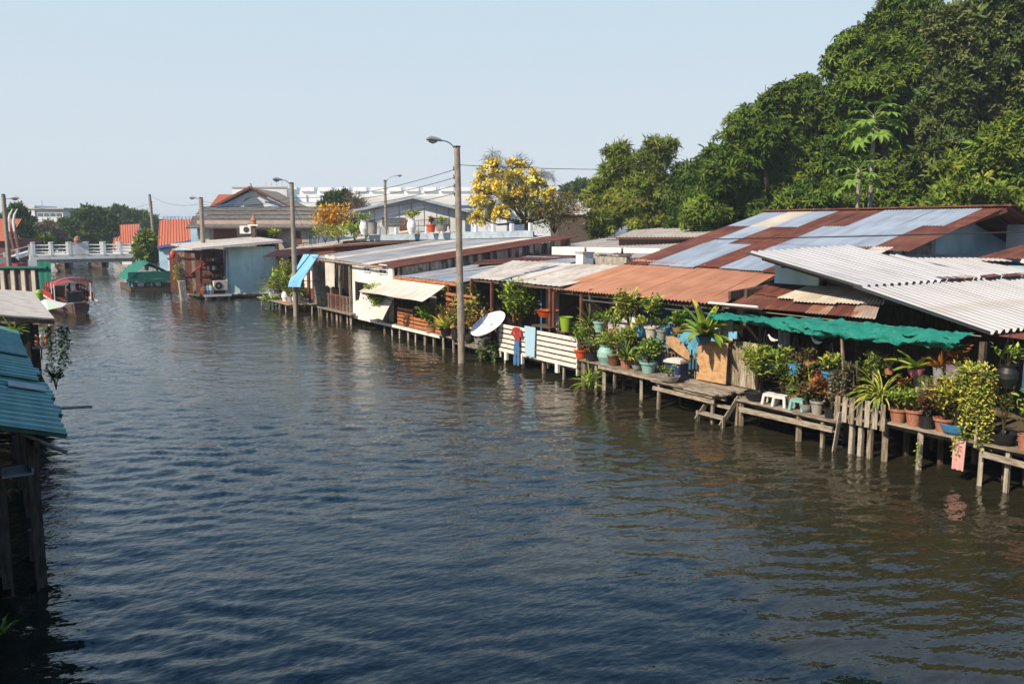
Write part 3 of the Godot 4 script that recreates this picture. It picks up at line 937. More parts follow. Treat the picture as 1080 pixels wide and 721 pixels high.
	beam(t, "pole", Vector3(-3.31, 0.77, -0.20) + o, Vector3(-3.56, 2.70, -0.20) + o, 0.05, 0.05, M.wood_up)
	board(t, "shade_cloth_panel", Vector3(1.6, 2.35, -0.6) + o, Vector3(2.4, 0.8, 0.03), M.blue_wall)
	# decks
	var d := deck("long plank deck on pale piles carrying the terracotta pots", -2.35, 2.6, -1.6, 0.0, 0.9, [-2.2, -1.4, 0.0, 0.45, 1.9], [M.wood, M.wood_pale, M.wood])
	board(d, "edge_board", Vector3(0.9, 0.66, 0.06), Vector3(2.0, 0.12, 0.04), M.wood_pale, Vector3(0, 0, -0.04))
	var pf := thing("low_picket_fence", "short panel of pale weathered pickets hung on the deck edge", "fence", Vector3(-2.8, 0.7, 0.1))
	pickets(pf, -0.62, 0.62, 0.0, 0.02, 0.62, 0.14, 0.06, [M.wood_up_pale, M.wood_up_pale, M.wood_up])
	for yy in [0.15, 0.42]: board(pf, "rail", Vector3(0, yy, -0.03), Vector3(1.3, 0.06, 0.03), M.wood)
	for k in 3: beam(pf, "pile", Vector3(-0.2 + k * 0.24, -1.8, -0.12), Vector3(-0.2 + k * 0.24, 0.4, -0.12), 0.1, 0.1, M.wood_up_pale if k < 2 else M.wood_up)
	beam(pf, "brace", Vector3(-0.62, -1.3, 0.05), Vector3(-0.42, 0.25, 0.05), 0.12, 0.03, M.wood_up_pale)
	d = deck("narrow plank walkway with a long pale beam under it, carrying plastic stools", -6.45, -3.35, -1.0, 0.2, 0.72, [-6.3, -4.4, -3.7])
	board(d, "edge_board", Vector3(0.1, 0.5, 0.03), Vector3(2.9, 0.13, 0.05), M.wood_pale, Vector3(0, 0, 0.01))
	board(d, "ledge", Vector3(0, 0.40, -0.35), Vector3(3.0, 0.03, 0.3), M.wood)
	var s := thing("wooden_steps", "small weathered wooden steps going down to the water", "steps", Vector3(-6.85, 0, 0.35))
	for k in 2: board(s, "tread", Vector3(0.0, 0.48 - k * 0.24, -0.05 + k * 0.28), Vector3(0.85, 0.04, 0.26), M.wood_pale)
	for k in [-0.45, 0.45]:
		beam(s, "stringer", Vector3(k, 0.75, -0.25), Vector3(k, 0.05, 0.4), 0.04, 0.14, M.wood)
		beam(s, "pile", Vector3(k * 1.02, -1.2, 0.32), Vector3(k * 1.02, 0.3, 0.32), 0.08, 0.08, M.wood_up)
		beam(s, "pile", Vector3(k * 1.02, -1.2, -0.2), Vector3(k * 1.02, 0.6, -0.2), 0.08, 0.08, M.wood_up)
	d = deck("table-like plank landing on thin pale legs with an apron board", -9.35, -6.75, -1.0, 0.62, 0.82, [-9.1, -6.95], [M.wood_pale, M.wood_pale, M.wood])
	board(d, "apron", Vector3(0, 0.6, -0.05), Vector3(2.45, 0.11, 0.03), M.wood_pale)
	board(d, "apron", Vector3(0.4, 0.71, -0.06), Vector3(1.5, 0.05, 0.03), M.wood)
	# green shade net under the eaves
	var net := thing("shade_net", "bright green shade net slung along the eave above the pots", "netting", Vector3(-7.9, 2.85, -0.35))
	var grid := []
	var cr := FastNoiseLite.new()
	cr.seed = 77
	cr.frequency = 0.9
	var fine := FastNoiseLite.new()
	fine.seed = 78
	fine.frequency = 3.2
	for i in 181:
		var fx := i / 180.0
		var line := []
		var belly := 0.16 + 0.3 * pow(maxf(0.0, sin(fx * PI * 1.9 - 0.5)), 2.0) + 0.12 * cr.get_noise_1d(fx * 5.0)
		for k in 15:
			var g := k / 14.0
			var q := Vector3(fx * 7.2, g * 1.1, 0)
			var zy := [Vector2(-0.45, 0.13), Vector2(-0.2, 0.09), Vector2(0.05, 0.02), Vector2(0.22, -0.1), Vector2(0.31, -0.24), Vector2(0.26, -0.36), Vector2(0.05, -0.4), Vector2(-0.2, -0.36)]
			var sg := minf(g * 7.0, 6.999)
			var pr: Vector2 = zy[int(sg)].lerp(zy[int(sg) + 1], sg - int(sg))
			var th := 0.3 + 0.5 * smoothstep(0.25, 0.6, fx) * (1.0 - 0.5 * smoothstep(0.9, 1.0, fx))
			var y := (pr.y if pr.y > 0.0 else pr.y * (0.5 + belly * 1.5)) * th
			line.append(Vector3(fx * 7.2, y + 0.12 * fx - 0.05 + (0.16 * cr.get_noise_3dv(q * Vector3(1.3, 3.0, 1)) * (0.3 + g) + 0.15 * fine.get_noise_3dv(q * Vector3(0.55, 1.9, 1))) * (0.6 + 0.4 * th), pr.x * (0.6 + 0.4 * th) + 0.2 * cr.get_noise_3dv(q * Vector3(1.3, 3.0, 1) + Vector3(0, 9, 0)) + 0.16 * fine.get_noise_3dv(q * Vector3(0.6, 1.8, 1) + Vector3(0, 5, 3))))
		grid.append(line)
	cloth(net, "net", grid, M.net_green)
	beam(net, "cord", Vector3(0, 0.12, -0.45), Vector3(7.3, 0.1, -0.45), 0.015, 0.015, M.rope)
	var wp := thing("white_pole", "white pole lashed under the orange eave over the porch roof", "pole", Vector3(-8.2, 3.1, -0.5))
	rod(wp, "shaft", Vector3.ZERO, Vector3(2.1, 0.06, 0.35), 0.035, M.white_plastic)
	# laundry and odds in the dark porch
	for e in [[Vector3(-7.78, 2.26, -0.45), 0.28, 0.34, M.cloth_white, "small white cloth pegged at the edge of the green net"], [Vector3(-7.61, 2.40, -0.60), 0.5, 0.6, M.fibre, "grey towel hanging at the edge of the green net"], [Vector3(-7.17, 2.31, -0.40), 0.3, 0.2, M.awning_blue, "blue and white rag hanging beside the weathered boards"], [Vector3(-5.77, 2.45, -0.80), 0.42, 0.75, M.grey_wall, "sheer grey cloth hanging behind the tall pot plants"]]:
		hanging_cloth(e[0], e[1], e[2], e[3], e[4])

func hanging_cloth(at: Vector3, w: float, h: float, mat: Material, label: String, called := "hanging_cloth") -> Node3D:
	var t := thing(called, label, "cloth", at + Vector3(0, -h * 0.5, 0))
	var grid := []
	var ph := rf(0, 6)
	for i in 13:
		var line := []
		for k in 9:
			var f := i / 12.0
			var g := k / 8.0
			line.append(Vector3((f - 0.5) * w * (1.0 - 0.1 * g), h * (1.0 - g), 0.025 * sin(f * 14.0 + ph) * (0.4 + g) ))
		grid.append(line)
	cloth(t, "fabric", grid, mat)
	return t

func house_orange_roof() -> void:
	var t := thing("stilt_house", "stilt house under a terracotta orange corrugated roof", "house", Vector3(-12, 0, -2))
	var o := Vector3(12, 0, 2)
	sheets(t, Vector3(-16.6, 2.99, -0.75) + o, Vector3(-7.9, 3.05, -0.75) + o, Vector3(-8.7, 3.86, -4.1) + o, Vector3(-15.8, 3.94, -4.2) + o, [M.orange, M.orange_b, M.orange], 0.8, 0.16, 0.026, "roof_sheet", 0.01)
	sheets(t, Vector3(-15.75, 3.96, -4.0) + o, Vector3(-8.75, 3.88, -4.0) + o, Vector3(-8.9, 4.02, -4.7) + o, Vector3(-15.6, 4.08, -4.7) + o, [M.orange_b], 0.8, 0.16, 0.026, "ridge_sheet", 0.01, 1)
	beam(t, "barge_board", Vector3(-7.95, 2.96, -0.8) + o, Vector3(-8.75, 3.78, -4.1) + o, 0.05, 0.13, M.wood_red)
	beam(t, "eave_beam", Vector3(-16.4, 2.88, -0.95) + o, Vector3(-8.0, 2.93, -0.95) + o, 0.07, 0.1, M.wood_dark)
	for xx in [-16.3, -14.62, -11.6, -8.1]:
		beam(t, "post", Vector3(xx, 0.3, -0.8) + o, Vector3(xx, 2.9, -0.8) + o, 0.1, 0.1, M.wood_red)
	beam(t, "tie_rail", Vector3(-14.6, 2.72, -0.8) + o, Vector3(-8.2, 2.76, -0.8) + o, 0.04, 0.04, M.metal)
	board(t, "floor", Vector3(-12.2, 0.78, -3.0) + o, Vector3(8.6, 0.06, 3.8), M.wood_dark)
	wall(t, Vector3(-14.5, 0.8, -1.75) + o, Vector3(-13.05, 0.8, -1.75) + o, 2.3, M.lilac_wall)
	wall(t, Vector3(-13.05, 0.8, -1.7) + o, Vector3(-12.75, 0.8, -1.7) + o, 2.3, M.white_wall)
	wall(t, Vector3(-12.75, 0.8, -1.75) + o, Vector3(-8.1, 0.8, -1.75) + o, 2.3, M.blue_wall)
	cloth_band(t, Vector3(-12.6, 2.08, -1.6) + o, Vector3(-9.0, 2.02, -1.6) + o, 0.75, M.blue_tarp)
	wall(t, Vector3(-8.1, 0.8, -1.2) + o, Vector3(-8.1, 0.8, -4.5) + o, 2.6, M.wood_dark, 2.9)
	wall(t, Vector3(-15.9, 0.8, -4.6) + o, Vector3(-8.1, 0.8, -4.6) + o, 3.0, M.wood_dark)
	for k in 9: beam(t, "rafter", Vector3(-16.2 + k * 1.0, 2.92, -0.8) + o, Vector3(-15.4 + k * 0.85, 3.84, -4.2) + o, 0.05, 0.08, M.wood_dark)
	# picket fence on the deck edge
	var pf := thing("picket_fence", "low picket fence of grey sticks behind the potted plants under the orange eave", "fence", Vector3(-10.9, 0.85, -0.6))
	pickets(pf, -2.4, 2.5, 0.0, 0.0, 0.78, 0.05, 0.09, [M.wood_up, M.wood_up_pale, M.wood_red])
	for yy in [0.18, 0.62]: board(pf, "rail", Vector3(0.05, yy, -0.03), Vector3(4.9, 0.06, 0.03), M.wood)
	board(pf, "shelf", Vector3(-0.6, 0.80, 0.02), Vector3(3.6, 0.03, 0.26), M.wood)
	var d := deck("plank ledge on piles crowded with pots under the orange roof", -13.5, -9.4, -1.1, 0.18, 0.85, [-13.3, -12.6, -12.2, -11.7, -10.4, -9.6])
	board(d, "edge_board", Vector3(0.6, 0.76, 0.04), Vector3(2.9, 0.09, 0.03), M.wood_pale)
	# curved orange plywood offcut
	var m := MB.new()
	for i in 10:
		var a := Vector3(i * 0.14, -0.3 * sin(i / 10.0 * 1.4), 0.04 * i)
		var b := Vector3((i + 1) * 0.14, -0.3 * sin((i + 1) / 10.0 * 1.4), 0.04 * (i + 1))
		var hh := Vector3(0, 0.42 * sin(0.5 + i / 10.0 * 2.2), 0)
		var h2 := Vector3(0, 0.42 * sin(0.5 + (i + 1) / 10.0 * 2.2), 0)
		m.slab(a, b, b + h2, a + hh, 0.02)
	single("curved_board", m, M.ply, "curved orange-brown plywood board leaning on the picket fence", "board", Vector3(-9.81, 1.77, -0.40))
	m = MB.new()
	m.box(Vector3(0, 0.26, 0), Vector3(0.46, 0.5, 0.4))
	m.box(Vector3(0, 0.1, 0), Vector3(0.5, 0.06, 0.44)); m.box(Vector3(0, 0.4, 0), Vector3(0.49, 0.05, 0.43))
	var bx := thing("storage_box", "navy blue storage box with a pale lid on the plank landing", "box", Vector3(-9.02, 0.82, -0.12), 0.2)
	part(bx, "body", m, M.navy_plastic)
	m = MB.new()
	m.box(Vector3(0, 0.54, 0), Vector3(0.6, 0.07, 0.52)); m.box(Vector3(0, 0.59, 0), Vector3(0.5, 0.04, 0.42))
	part(bx, "lid", m, M.cloth_white)

func cloth_band(parent: Node, a: Vector3, b: Vector3, h: float, mat: Material) -> void:
	var grid := []
	for i in 40:
		var f := i / 39.0
		var line := []
		for k in 6:
			var g := k / 5.0
			line.append(a.lerp(b, f) + Vector3(0, -h * g + 0.05 * sin(f * 9.0), 0.03 * sin(f * 37.0 + g * 2.0) + 0.02 * sin(f * 80.0)))
		grid.append(line)
	cloth(parent, "tarpaulin", grid, mat)

func house_big_roof() -> void:
	var t := thing("house", "large house under a wide rust and galvanised patchwork roof below the trees", "house", Vector3(-10.5, 0.4, -9))
	var o := Vector3(10.5, -0.4, 9)
	# roof plane: eave (z -3.9, y 3.9) to ridge (z -10, y 5.85); strips of sheets along x, each strip in two or three courses
	var strips := [[-15.9, -14.6, "r", "r", "g"], [-14.6, -13.4, "g", "g", "p"], [-13.4, -12.2, "g", "r", "g"], [-12.2, -11.1, "r", "r", "r"], [-11.1, -10.2, "g", "g", "r"], [-10.2, -9.2, "g", "g", "g"], [-9.2, -8.2, "r", "g", "g"], [-8.2, -7.3, "r", "g", "g"], [-7.3, -6.6, "f", "r", "g"], [-6.6, -5.9, "n", "r", "r"]]
	var mat := {"r": [M.rust, M.rust_b, M.rust], "g": [M.galv, M.galv_b], "p": [M.beige_sheet], "f": [M.fibre]}
	for s in strips:
		for c in 3:
			var key: String = s[2 + c]
			if key == "n": continue
			var f0 := c / 3.0 - 0.015
			var f1 := (c + 1) / 3.0 + 0.02
			var q := []
			for e in [[s[0], f0], [s[1], f0], [s[1], f1], [s[0], f1]]:
				var fx: float = (e[0] + 15.9) / 10.0
				q.append(Vector3(lerpf(e[0], -14.7 + fx * 9.5, e[1]), lerpf(3.9, 5.85, e[1]) + c * -0.012, lerpf(-3.9, -10.0, e[1])) + o)
			sheets(t, q[0], q[1], q[2], q[3], mat[key], 0.85, 0.12, 0.016, "roof_sheet", 0.14, 2)
	sheets(t, Vector3(-14.8, 5.83, -9.95) + o, Vector3(-5.1, 5.83, -9.95) + o, Vector3(-5.1, 3.9, -16) + o, Vector3(-15.9, 3.9, -16) + o, [M.rust], 1.2, 0.2, 0.016, "roof_sheet", 0.03, 2)
	beam(t, "ridge_cap", Vector3(-14.8, 5.88, -10) + o, Vector3(-5.0, 5.88, -10) + o, 0.3, 0.05, M.rust_b)
	beam(t, "barge_board", Vector3(-5.2, 5.74, -9.95) + o, Vector3(-6.5, 4.5, -6.0) + o, 0.05, 0.14, M.wood_red)
	# gable end and walls in the shade
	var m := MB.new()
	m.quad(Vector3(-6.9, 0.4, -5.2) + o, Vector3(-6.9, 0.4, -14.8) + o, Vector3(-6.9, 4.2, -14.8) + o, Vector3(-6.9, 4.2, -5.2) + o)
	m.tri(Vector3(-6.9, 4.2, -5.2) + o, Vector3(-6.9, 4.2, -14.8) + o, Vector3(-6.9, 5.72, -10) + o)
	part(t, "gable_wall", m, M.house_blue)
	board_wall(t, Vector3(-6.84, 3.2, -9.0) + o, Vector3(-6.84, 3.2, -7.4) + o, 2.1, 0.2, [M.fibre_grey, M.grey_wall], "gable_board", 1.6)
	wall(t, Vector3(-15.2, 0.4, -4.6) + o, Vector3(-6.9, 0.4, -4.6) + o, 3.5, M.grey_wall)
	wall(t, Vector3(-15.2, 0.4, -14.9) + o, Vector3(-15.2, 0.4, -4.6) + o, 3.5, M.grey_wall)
	# neighbour roof glimpsed past the white roof
	var n := thing("rusty_lean_to", "rusty lean-to roof beside the gable of the big roof", "shed", Vector3(-3, 0.4, -10))
	var q := Vector3(3, -0.4, 10)
	sheets(n, Vector3(-5.2, 4.3, -8.6) + q, Vector3(1.5, 4.3, -8.6) + q, Vector3(1.5, 4.9, -11.5) + q, Vector3(-4.6, 4.9, -11.5) + q, [M.rust, M.rust_b], 0.8, 0.13, 0.018)
	wall(n, Vector3(-6.0, 0.4, -11.6) + q, Vector3(3.0, 0.4, -11.6) + q, 4.9, M.pale_wall)
	wall(n, Vector3(-5.0, 0.4, -8.9) + q, Vector3(1.4, 0.4, -8.9) + q, 3.7, M.house_blue)

# A shed or house mostly seen as a roof: a-b is the lower edge of the roof, e-d the upper one; walls go down to the ground
func shed(called: String, label: String, a: Vector3, b: Vector3, d: Vector3, e: Vector3, mats: Array, wall_mat: Material, pitch := 0.16, wide := 0.9, foot := 0.4, amp := 0.02) -> Node3D:
	var c := (a + b + d + e) * 0.25
	c.y = foot
	var t := thing(called, label, "house", c)
	sheets(t, a - c, b - c, d - c, e - c, mats, wide, pitch, amp, "roof_sheet", 0.03, 2)
	var q := [a, b, d, e]
	var mid := (a + b + d + e) * 0.25
	var k := []
	for p in q:
		var s: Vector3 = p.lerp(mid, 0.06)
		k.append(Vector3(s.x, p.y - 0.12, s.z))
	for i in 4:
		var p0: Vector3 = k[i]
		var p1: Vector3 = k[(i + 1) % 4]
		wall(t, Vector3(p0.x, foot, p0.z) - c, Vector3(p1.x, foot, p1.z) - c, p0.y - foot, wall_mat, p1.y - foot)
	for s in [[a, b], [b, d], [a, e]]: beam(t, "eave_board", s[0] - c + Vector3(0, -0.06, 0), s[1] - c + Vector3(0, -0.06, 0), 0.04, 0.09, M.wood_red)
	return t

func house_fence() -> void:
	var t := thing("stilt_house", "open-fronted stilt house with pale flat sheets behind the white slat fence", "house", Vector3(-18, 0, -2))
	var o := Vector3(18, 0, 2)
	sheets(t, Vector3(-22.6, 3.1, -0.7) + o, Vector3(-15.7, 3.12, -0.75) + o, Vector3(-15.6, 3.72, -4.6) + o, Vector3(-25.2, 3.66, -4.6) + o, [M.beige_sheet, M.beige_sheet, M.galv_grey, M.fibre], 0.95, 0.3, 0.012)
	beam(t, "eave_beam", Vector3(-22.5, 3.0, -0.8) + o, Vector3(-15.7, 3.02, -0.8) + o, 0.06, 0.1, M.wood_dark)
	for xx in [-22.3, -20.6, -18.9, -16.4]: beam(t, "post", Vector3(xx, 0.2, -0.7) + o, Vector3(xx, 3.02, -0.7) + o, 0.1, 0.1, M.wood_red)
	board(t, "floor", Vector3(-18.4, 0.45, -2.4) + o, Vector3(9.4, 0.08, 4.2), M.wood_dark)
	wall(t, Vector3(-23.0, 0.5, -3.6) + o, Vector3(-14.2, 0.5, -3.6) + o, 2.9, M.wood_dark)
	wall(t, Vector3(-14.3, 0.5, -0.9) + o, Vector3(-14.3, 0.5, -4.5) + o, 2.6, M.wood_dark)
	board(t, "wall_panel", Vector3(-23.81, 1.88, -3.00) + o, Vector3(2.4, 2.3, 0.05), M.grey_wall)
	board(t, "wall_panel", Vector3(-18.71, 2.28, -2.40) + o, Vector3(0.9, 2.2, 0.05), M.lilac_wall)
	rod(t, "blue_pipe", Vector3(-18.17, 1.17, -1.50) + o, Vector3(-18.18, 2.91, -1.50) + o, 0.035, M.blue_plastic)
	# fence
	var f := thing("slat_fence", "white fence of six horizontal slats along the deck edge", "fence", Vector3(-16.2, 0.4, 0.08))
	for k in 6: board(f, "slat", Vector3(0, 0.16 + k * 0.185, 0), Vector3(5.1, 0.13, 0.025), M.white_wood, Vector3(0, 0, rf(-0.003, 0.003)))
	for xx in [-2.5, 0.75, 2.5]: board(f, "post", Vector3(xx, 0.45, -0.05), Vector3(0.07, 1.2, 0.06), M.wood_dark if xx == 0.75 else M.white_wood)
	for xx in [-2.0, -0.9, 1.4]: board(f, "foot", Vector3(xx, -0.02, 0.0), Vector3(0.16, 0.36, 0.1), M.white_wall)
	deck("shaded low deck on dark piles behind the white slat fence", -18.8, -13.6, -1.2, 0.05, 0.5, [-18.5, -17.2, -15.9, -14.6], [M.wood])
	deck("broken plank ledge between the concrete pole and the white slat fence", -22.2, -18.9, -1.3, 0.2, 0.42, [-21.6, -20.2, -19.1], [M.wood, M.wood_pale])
	# laundry on the fence
	var c := hanging_cloth(Vector3(-17.27, 1.30, 0.20), 0.4, 0.5, M.red_paint, "red shirt hung over the white slat fence", "shirt")
	for s in [-1, 1]:
		var sl := cloth_strip(c, "sleeve", Vector3(s * 0.17, 0.46, 0), Vector3(s * 0.3, 0.18, 0.03), 0.15, M.red_paint)
	var tr := hanging_cloth(Vector3(-17.27, 0.95, 0.20), 0.38, 0.22, M.denim, "blue trousers hung under the red shirt on the slat fence", "trousers")
	for s in [-1, 1]: cloth_strip(tr, "trouser_leg", Vector3(s * 0.1, 0.04, 0), Vector3(s * 0.12, -0.7, 0.02), 0.17, M.denim)
	hanging_cloth(Vector3(-16.43, 1.11, 0.16), 0.75, 1.1, plain("9dbdd2", 0.9), "pale blue towel hung over the white slat fence", "towel")
	# satellite dish
	var dish := thing("satellite_dish", "large tilted white satellite dish beside the concrete lamp pole", "satellite dish", Vector3(-19.12, 1.37, 0.25))
	var m := MB.new()
	var prof := []
	for i in 9: prof.append(Vector2(0.76 * i / 8.0, 0.18 * pow(i / 8.0, 2.0)))
	for i in 9: prof.append(Vector2(0.76 * (8 - i) / 8.0, 0.18 * pow((8 - i) / 8.0, 2.0) + 0.02))
	m.lathe(Vector3.ZERO, prof, 32)
	var face := part(dish, "reflector", m, M.white_wall)
	face.basis = Basis.looking_at(Vector3(0.05, 0.82, 0.58), Vector3.UP) * Basis(Vector3.RIGHT, -PI / 2)
	rod(dish, "mast", Vector3(0.1, -1.6, -0.55), Vector3(0.05, 0.0, -0.25), 0.04, M.metal)
	for k in 3: rod(dish, "feed_arm", face.basis * Vector3(cos(k * 2.1) * 0.68, 0.16, sin(k * 2.1) * 0.68), face.basis * Vector3(0, 0.55, 0), 0.012, M.metal, 5)
	m = MB.new()
	m.tube([face.basis * Vector3(0, 0.5, 0), face.basis * Vector3(0, 0.62, 0)], [0.05, 0.05], 8)
	part(dish, "feed_horn", m, M.grey_plastic)
	# bits on the deck
	m = MB.new()
	m.lathe(Vector3.ZERO, [Vector2(0, 0), Vector2(0.28, 0), Vector2(0.42, 0.24), Vector2(0.45, 0.25), Vector2(0.4, 0.23), Vector2(0.25, 0.04), Vector2(0, 0.04)], 18)
	single("washing_basin", m, M.orange_plastic, "orange plastic basin set on a stand behind the slat fence", "basin", Vector3(-16.75, 1.93, -0.80))
	var st := thing("wash_stand", "dark wooden stand under the orange basin", "stand", Vector3(-17.2, 0.5, -0.8))
	board(st, "top", Vector3(0.45, 1.08, 0), Vector3(1.2, 0.04, 0.6), M.wood_dark)
	for a in [-0.1, 1.0]:
		for b in [-0.25, 0.25]: board(st, "leg", Vector3(a, 0.53, b), Vector3(0.06, 1.06, 0.06), M.wood_dark)
	var sd := thing("plant_stand", "dark wooden stand behind the slat fence under a lime bucket", "stand", Vector3(-15.82, 1.38, -1.00) + Vector3(0, -0.9, 0))
	board(sd, "top", Vector3(0, 0.98, 0), Vector3(0.5, 0.04, 0.5), M.wood_dark)
	for a in [-0.2, 0.2]:
		for b in [-0.2, 0.2]: board(sd, "leg", Vector3(a, 0.48, b), Vector3(0.05, 0.96, 0.05), M.wood_dark)
	m = MB.new()
	m.lathe(Vector3.ZERO, [Vector2(0, 0), Vector2(0.17, 0), Vector2(0.25, 0.5), Vector2(0.27, 0.52), Vector2(0.24, 0.51), Vector2(0.16, 0.03), Vector2(0, 0.03)], 16)
	single("plastic_bucket", m, M.lime_plastic, "lime green plastic bucket on a stand behind the slat fence", "bucket", sd.position + Vector3(0, 1.0, 0))

func cloth_strip(parent: Node, called: String, a: Vector3, b: Vector3, w: float, mat: Material) -> MeshInstance3D:
	var grid := []
	var side := (b - a).cross(Vector3.BACK).normalized() * w * 0.5
	for i in 5:
		var line := []
		for k in 7:
			var f := (i - 2) / 2.0
			line.append(a.lerp(b, k / 6.0) - side * f + Vector3(0, 0, 0.03 * (1.0 - f * f) + 0.012 * sin(k * 1.7 + i)))
		grid.append(line)
	return cloth(parent, called, grid, mat)

func back_roofs() -> void:
	var fc := shed("house", "long low house with a weathered fibre-cement roof below the bamboo", Vector3(-28.41, 4.15, -9.02), Vector3(-22.25, 4.15, -11.37), Vector3(-27.19, 4.55, -18.31), Vector3(-36.79, 4.50, -19.29), [M.fibre, M.beige_sheet, M.fibre], M.wood_dark, 0.18)
	for k in 3: beam(fc, "edge_sheet", Vector3(-28.41, 4.15, -9.02).lerp(Vector3(-22.25, 4.15, -11.37), k * 0.33 + 0.01) - fc.position + Vector3(0, -0.16, 0.05), Vector3(-28.41, 4.15, -9.02).lerp(Vector3(-22.25, 4.15, -11.37), k * 0.33 + 0.32) - fc.position + Vector3(0, -0.16, 0.05), 0.04, 0.42, M.white_wall)
	shed("house", "house with a pale ribbed roof against the dense trees", Vector3(-26.66, 4.70, -11.97), Vector3(-24.21, 4.70, -15.91), Vector3(-29.64, 5.38, -22.82), Vector3(-38.64, 5.13, -23.50), [M.fibre, M.beige_sheet], M.wood_dark, 0.2)
	shed("house", "low house under a brown rusted roof between the pale roofs", Vector3(-27.28, 3.50, -3.63), Vector3(-25.08, 3.72, -7.75), Vector3(-29.56, 4.00, -15.01), Vector3(-38.57, 4.00, -15.47), [M.rust, M.rust_b], M.wood_dark, 0.15)
	shed("house", "small house with a rusted roof under the edge of the big patchwork roof", Vector3(-22.99, 3.80, -6.79), Vector3(-20.36, 3.85, -8.33), Vector3(-24.83, 4.10, -14.75), Vector3(-28.28, 4.05, -13.15), [M.rust, M.beige_sheet, M.fibre], M.grey_wall, 0.15)
	# white vent box and concrete block standing on the roofs
	var b := thing("roof_vent", "white square vent box standing among the low roofs", "vent", Vector3(-20.27, 3.43, -4.90) + Vector3(0.3, 0.15, 0))
	board(b, "shaft", Vector3(0, 0.05, 0), Vector3(0.5, 1.0, 0.55), M.white_wall)
	board(b, "cap", Vector3(0, 0.58, 0), Vector3(0.58, 0.06, 0.63), M.concrete)
	b = thing("parapet_wall", "stained grey concrete parapet beside the orange roof ridge", "wall", Vector3(-18.08, 3.52, -4.90) + Vector3(0, 0.1, 0))
	board(b, "panel", Vector3(0, 0.1, 0), Vector3(2.0, 0.7, 0.2), M.concrete)
	board(b, "coping", Vector3(0, 0.48, 0), Vector3(2.08, 0.06, 0.28), M.stain_wall)

func house_awning() -> void:
	var t := thing("stilt_house", "stilt house with a broad cream awning over an orange slatted deck", "house", Vector3(-26.5, 0, -2))
	var o := Vector3(26.5, 0, 2)
	sheets(t, Vector3(-31.4, 2.86, -0.25) + o, Vector3(-22.5, 2.9, -0.35) + o, Vector3(-23.3, 3.72, -7.8) + o, Vector3(-29.0, 3.72, -7.8) + o, [M.galv_grey, M.galv, M.galv_grey], 1.0, 0.3, 0.012)
	board(t, "fascia", Vector3(-27.0, 2.8, -0.2) + o, Vector3(8.7, 0.14, 0.05), M.wood_orange, Vector3(0, 0, 0.004))
	var grid := []
	for i in 25:
		var f := i / 24.0
		var line := []
		for k in 9:
			var g := k / 8.0
			line.append(Vector3(-30.6 + f * 7.1 + g * 0.25, 2.72 - g * 0.62 - 0.05 * sin(g * PI) * (0.7 + 0.3 * sin(f * 11.0)) - 0.015 * sin(f * PI * 4.0) * g, -0.1 + g * 1.25) + o)
		grid.append(line)
	cloth(t, "awning", grid, M.awning)
	for k in 4: rod(t, "awning_strut", Vector3(-30.2 + k * 2.25, 1.6, 0.05) + o, Vector3(-30.2 + k * 2.25, 2.08, 1.1) + o, 0.025, M.dark_metal, 6)
	for xx in [-30.4, -28.2, -25.6, -23.4, -22.6]: beam(t, "post", Vector3(xx, 0.3, -0.2) + o, Vector3(xx, 2.8, -0.2) + o, 0.1, 0.1, M.wood_red)
	board(t, "floor", Vector3(-26.4, 0.52, -2.0) + o, Vector3(8.4, 0.08, 4.2), M.wood_dark)
	wall(t, Vector3(-30.6, 0.5, -2.2) + o, Vector3(-22.4, 0.5, -2.2) + o, 2.5, M.wood_dark)
	wall(t, Vector3(-22.5, 0.5, -7.5) + o, Vector3(-22.5, 0.5, -0.3) + o, 3.1, M.wood_dark, 2.3)
	board(t, "curtain", Vector3(-26.51, 1.46, -1.00) + o, Vector3(0.7, 1.7, 0.05), M.grey_wall)
	board(t, "curtain", Vector3(-30.12, 1.51, -1.00) + o, Vector3(0.5, 1.3, 0.05), M.fibre_grey)
	for k in 5: board(t, "lattice_slat", Vector3(-23.0, 1.5 + k * 0.22, -0.1) + o, Vector3(0.95, 0.12, 0.03), M.wood_orange)
	for k in 4: board(t, "lattice_slat", Vector3(-21.9, 1.75 + k * 0.2, -0.4) + o, Vector3(1.1, 0.09, 0.03), M.wood_orange)
	var n := 0
	for e in [[-28.1, -26.35, 1.5], [-26.3, -24.55, 1.2], [-24.5, -22.95, 1.45], [-22.7, -21.5, 1.35]]:
		var r := thing("slat_railing", ["railing panel of orange slats at the leafy corner of the awning deck", "low orange slat railing below the dark opening under the awning", "orange slat railing behind the spiky plants under the awning", "short orange slat railing next to the concrete lamp pole"][n], "railing", Vector3((e[0] + e[1]) * 0.5, 0.6, 0.1))
		n += 1
		var yy := 0.12
		while yy < e[2] - 0.6:
			board(r, "slat", Vector3(0, yy, 0.02), Vector3(e[1] - e[0], 0.12, 0.025), M.wood_orange, Vector3(0, 0, rf(-0.01, 0.01)))
			yy += 0.17
		for s in [-0.5, 0.5]: board(r, "post", Vector3(s * (e[1] - e[0] - 0.1), (e[2] - 0.6) * 0.5, -0.03), Vector3(0.07, e[2] - 0.6, 0.06), M.wood_red)
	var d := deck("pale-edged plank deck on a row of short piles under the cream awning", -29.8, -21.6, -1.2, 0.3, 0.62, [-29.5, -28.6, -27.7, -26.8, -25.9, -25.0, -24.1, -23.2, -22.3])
	board(d, "edge_board", Vector3(-0.8, 0.55, 0.04), Vector3(6.5, 0.12, 0.04), M.white_wood)

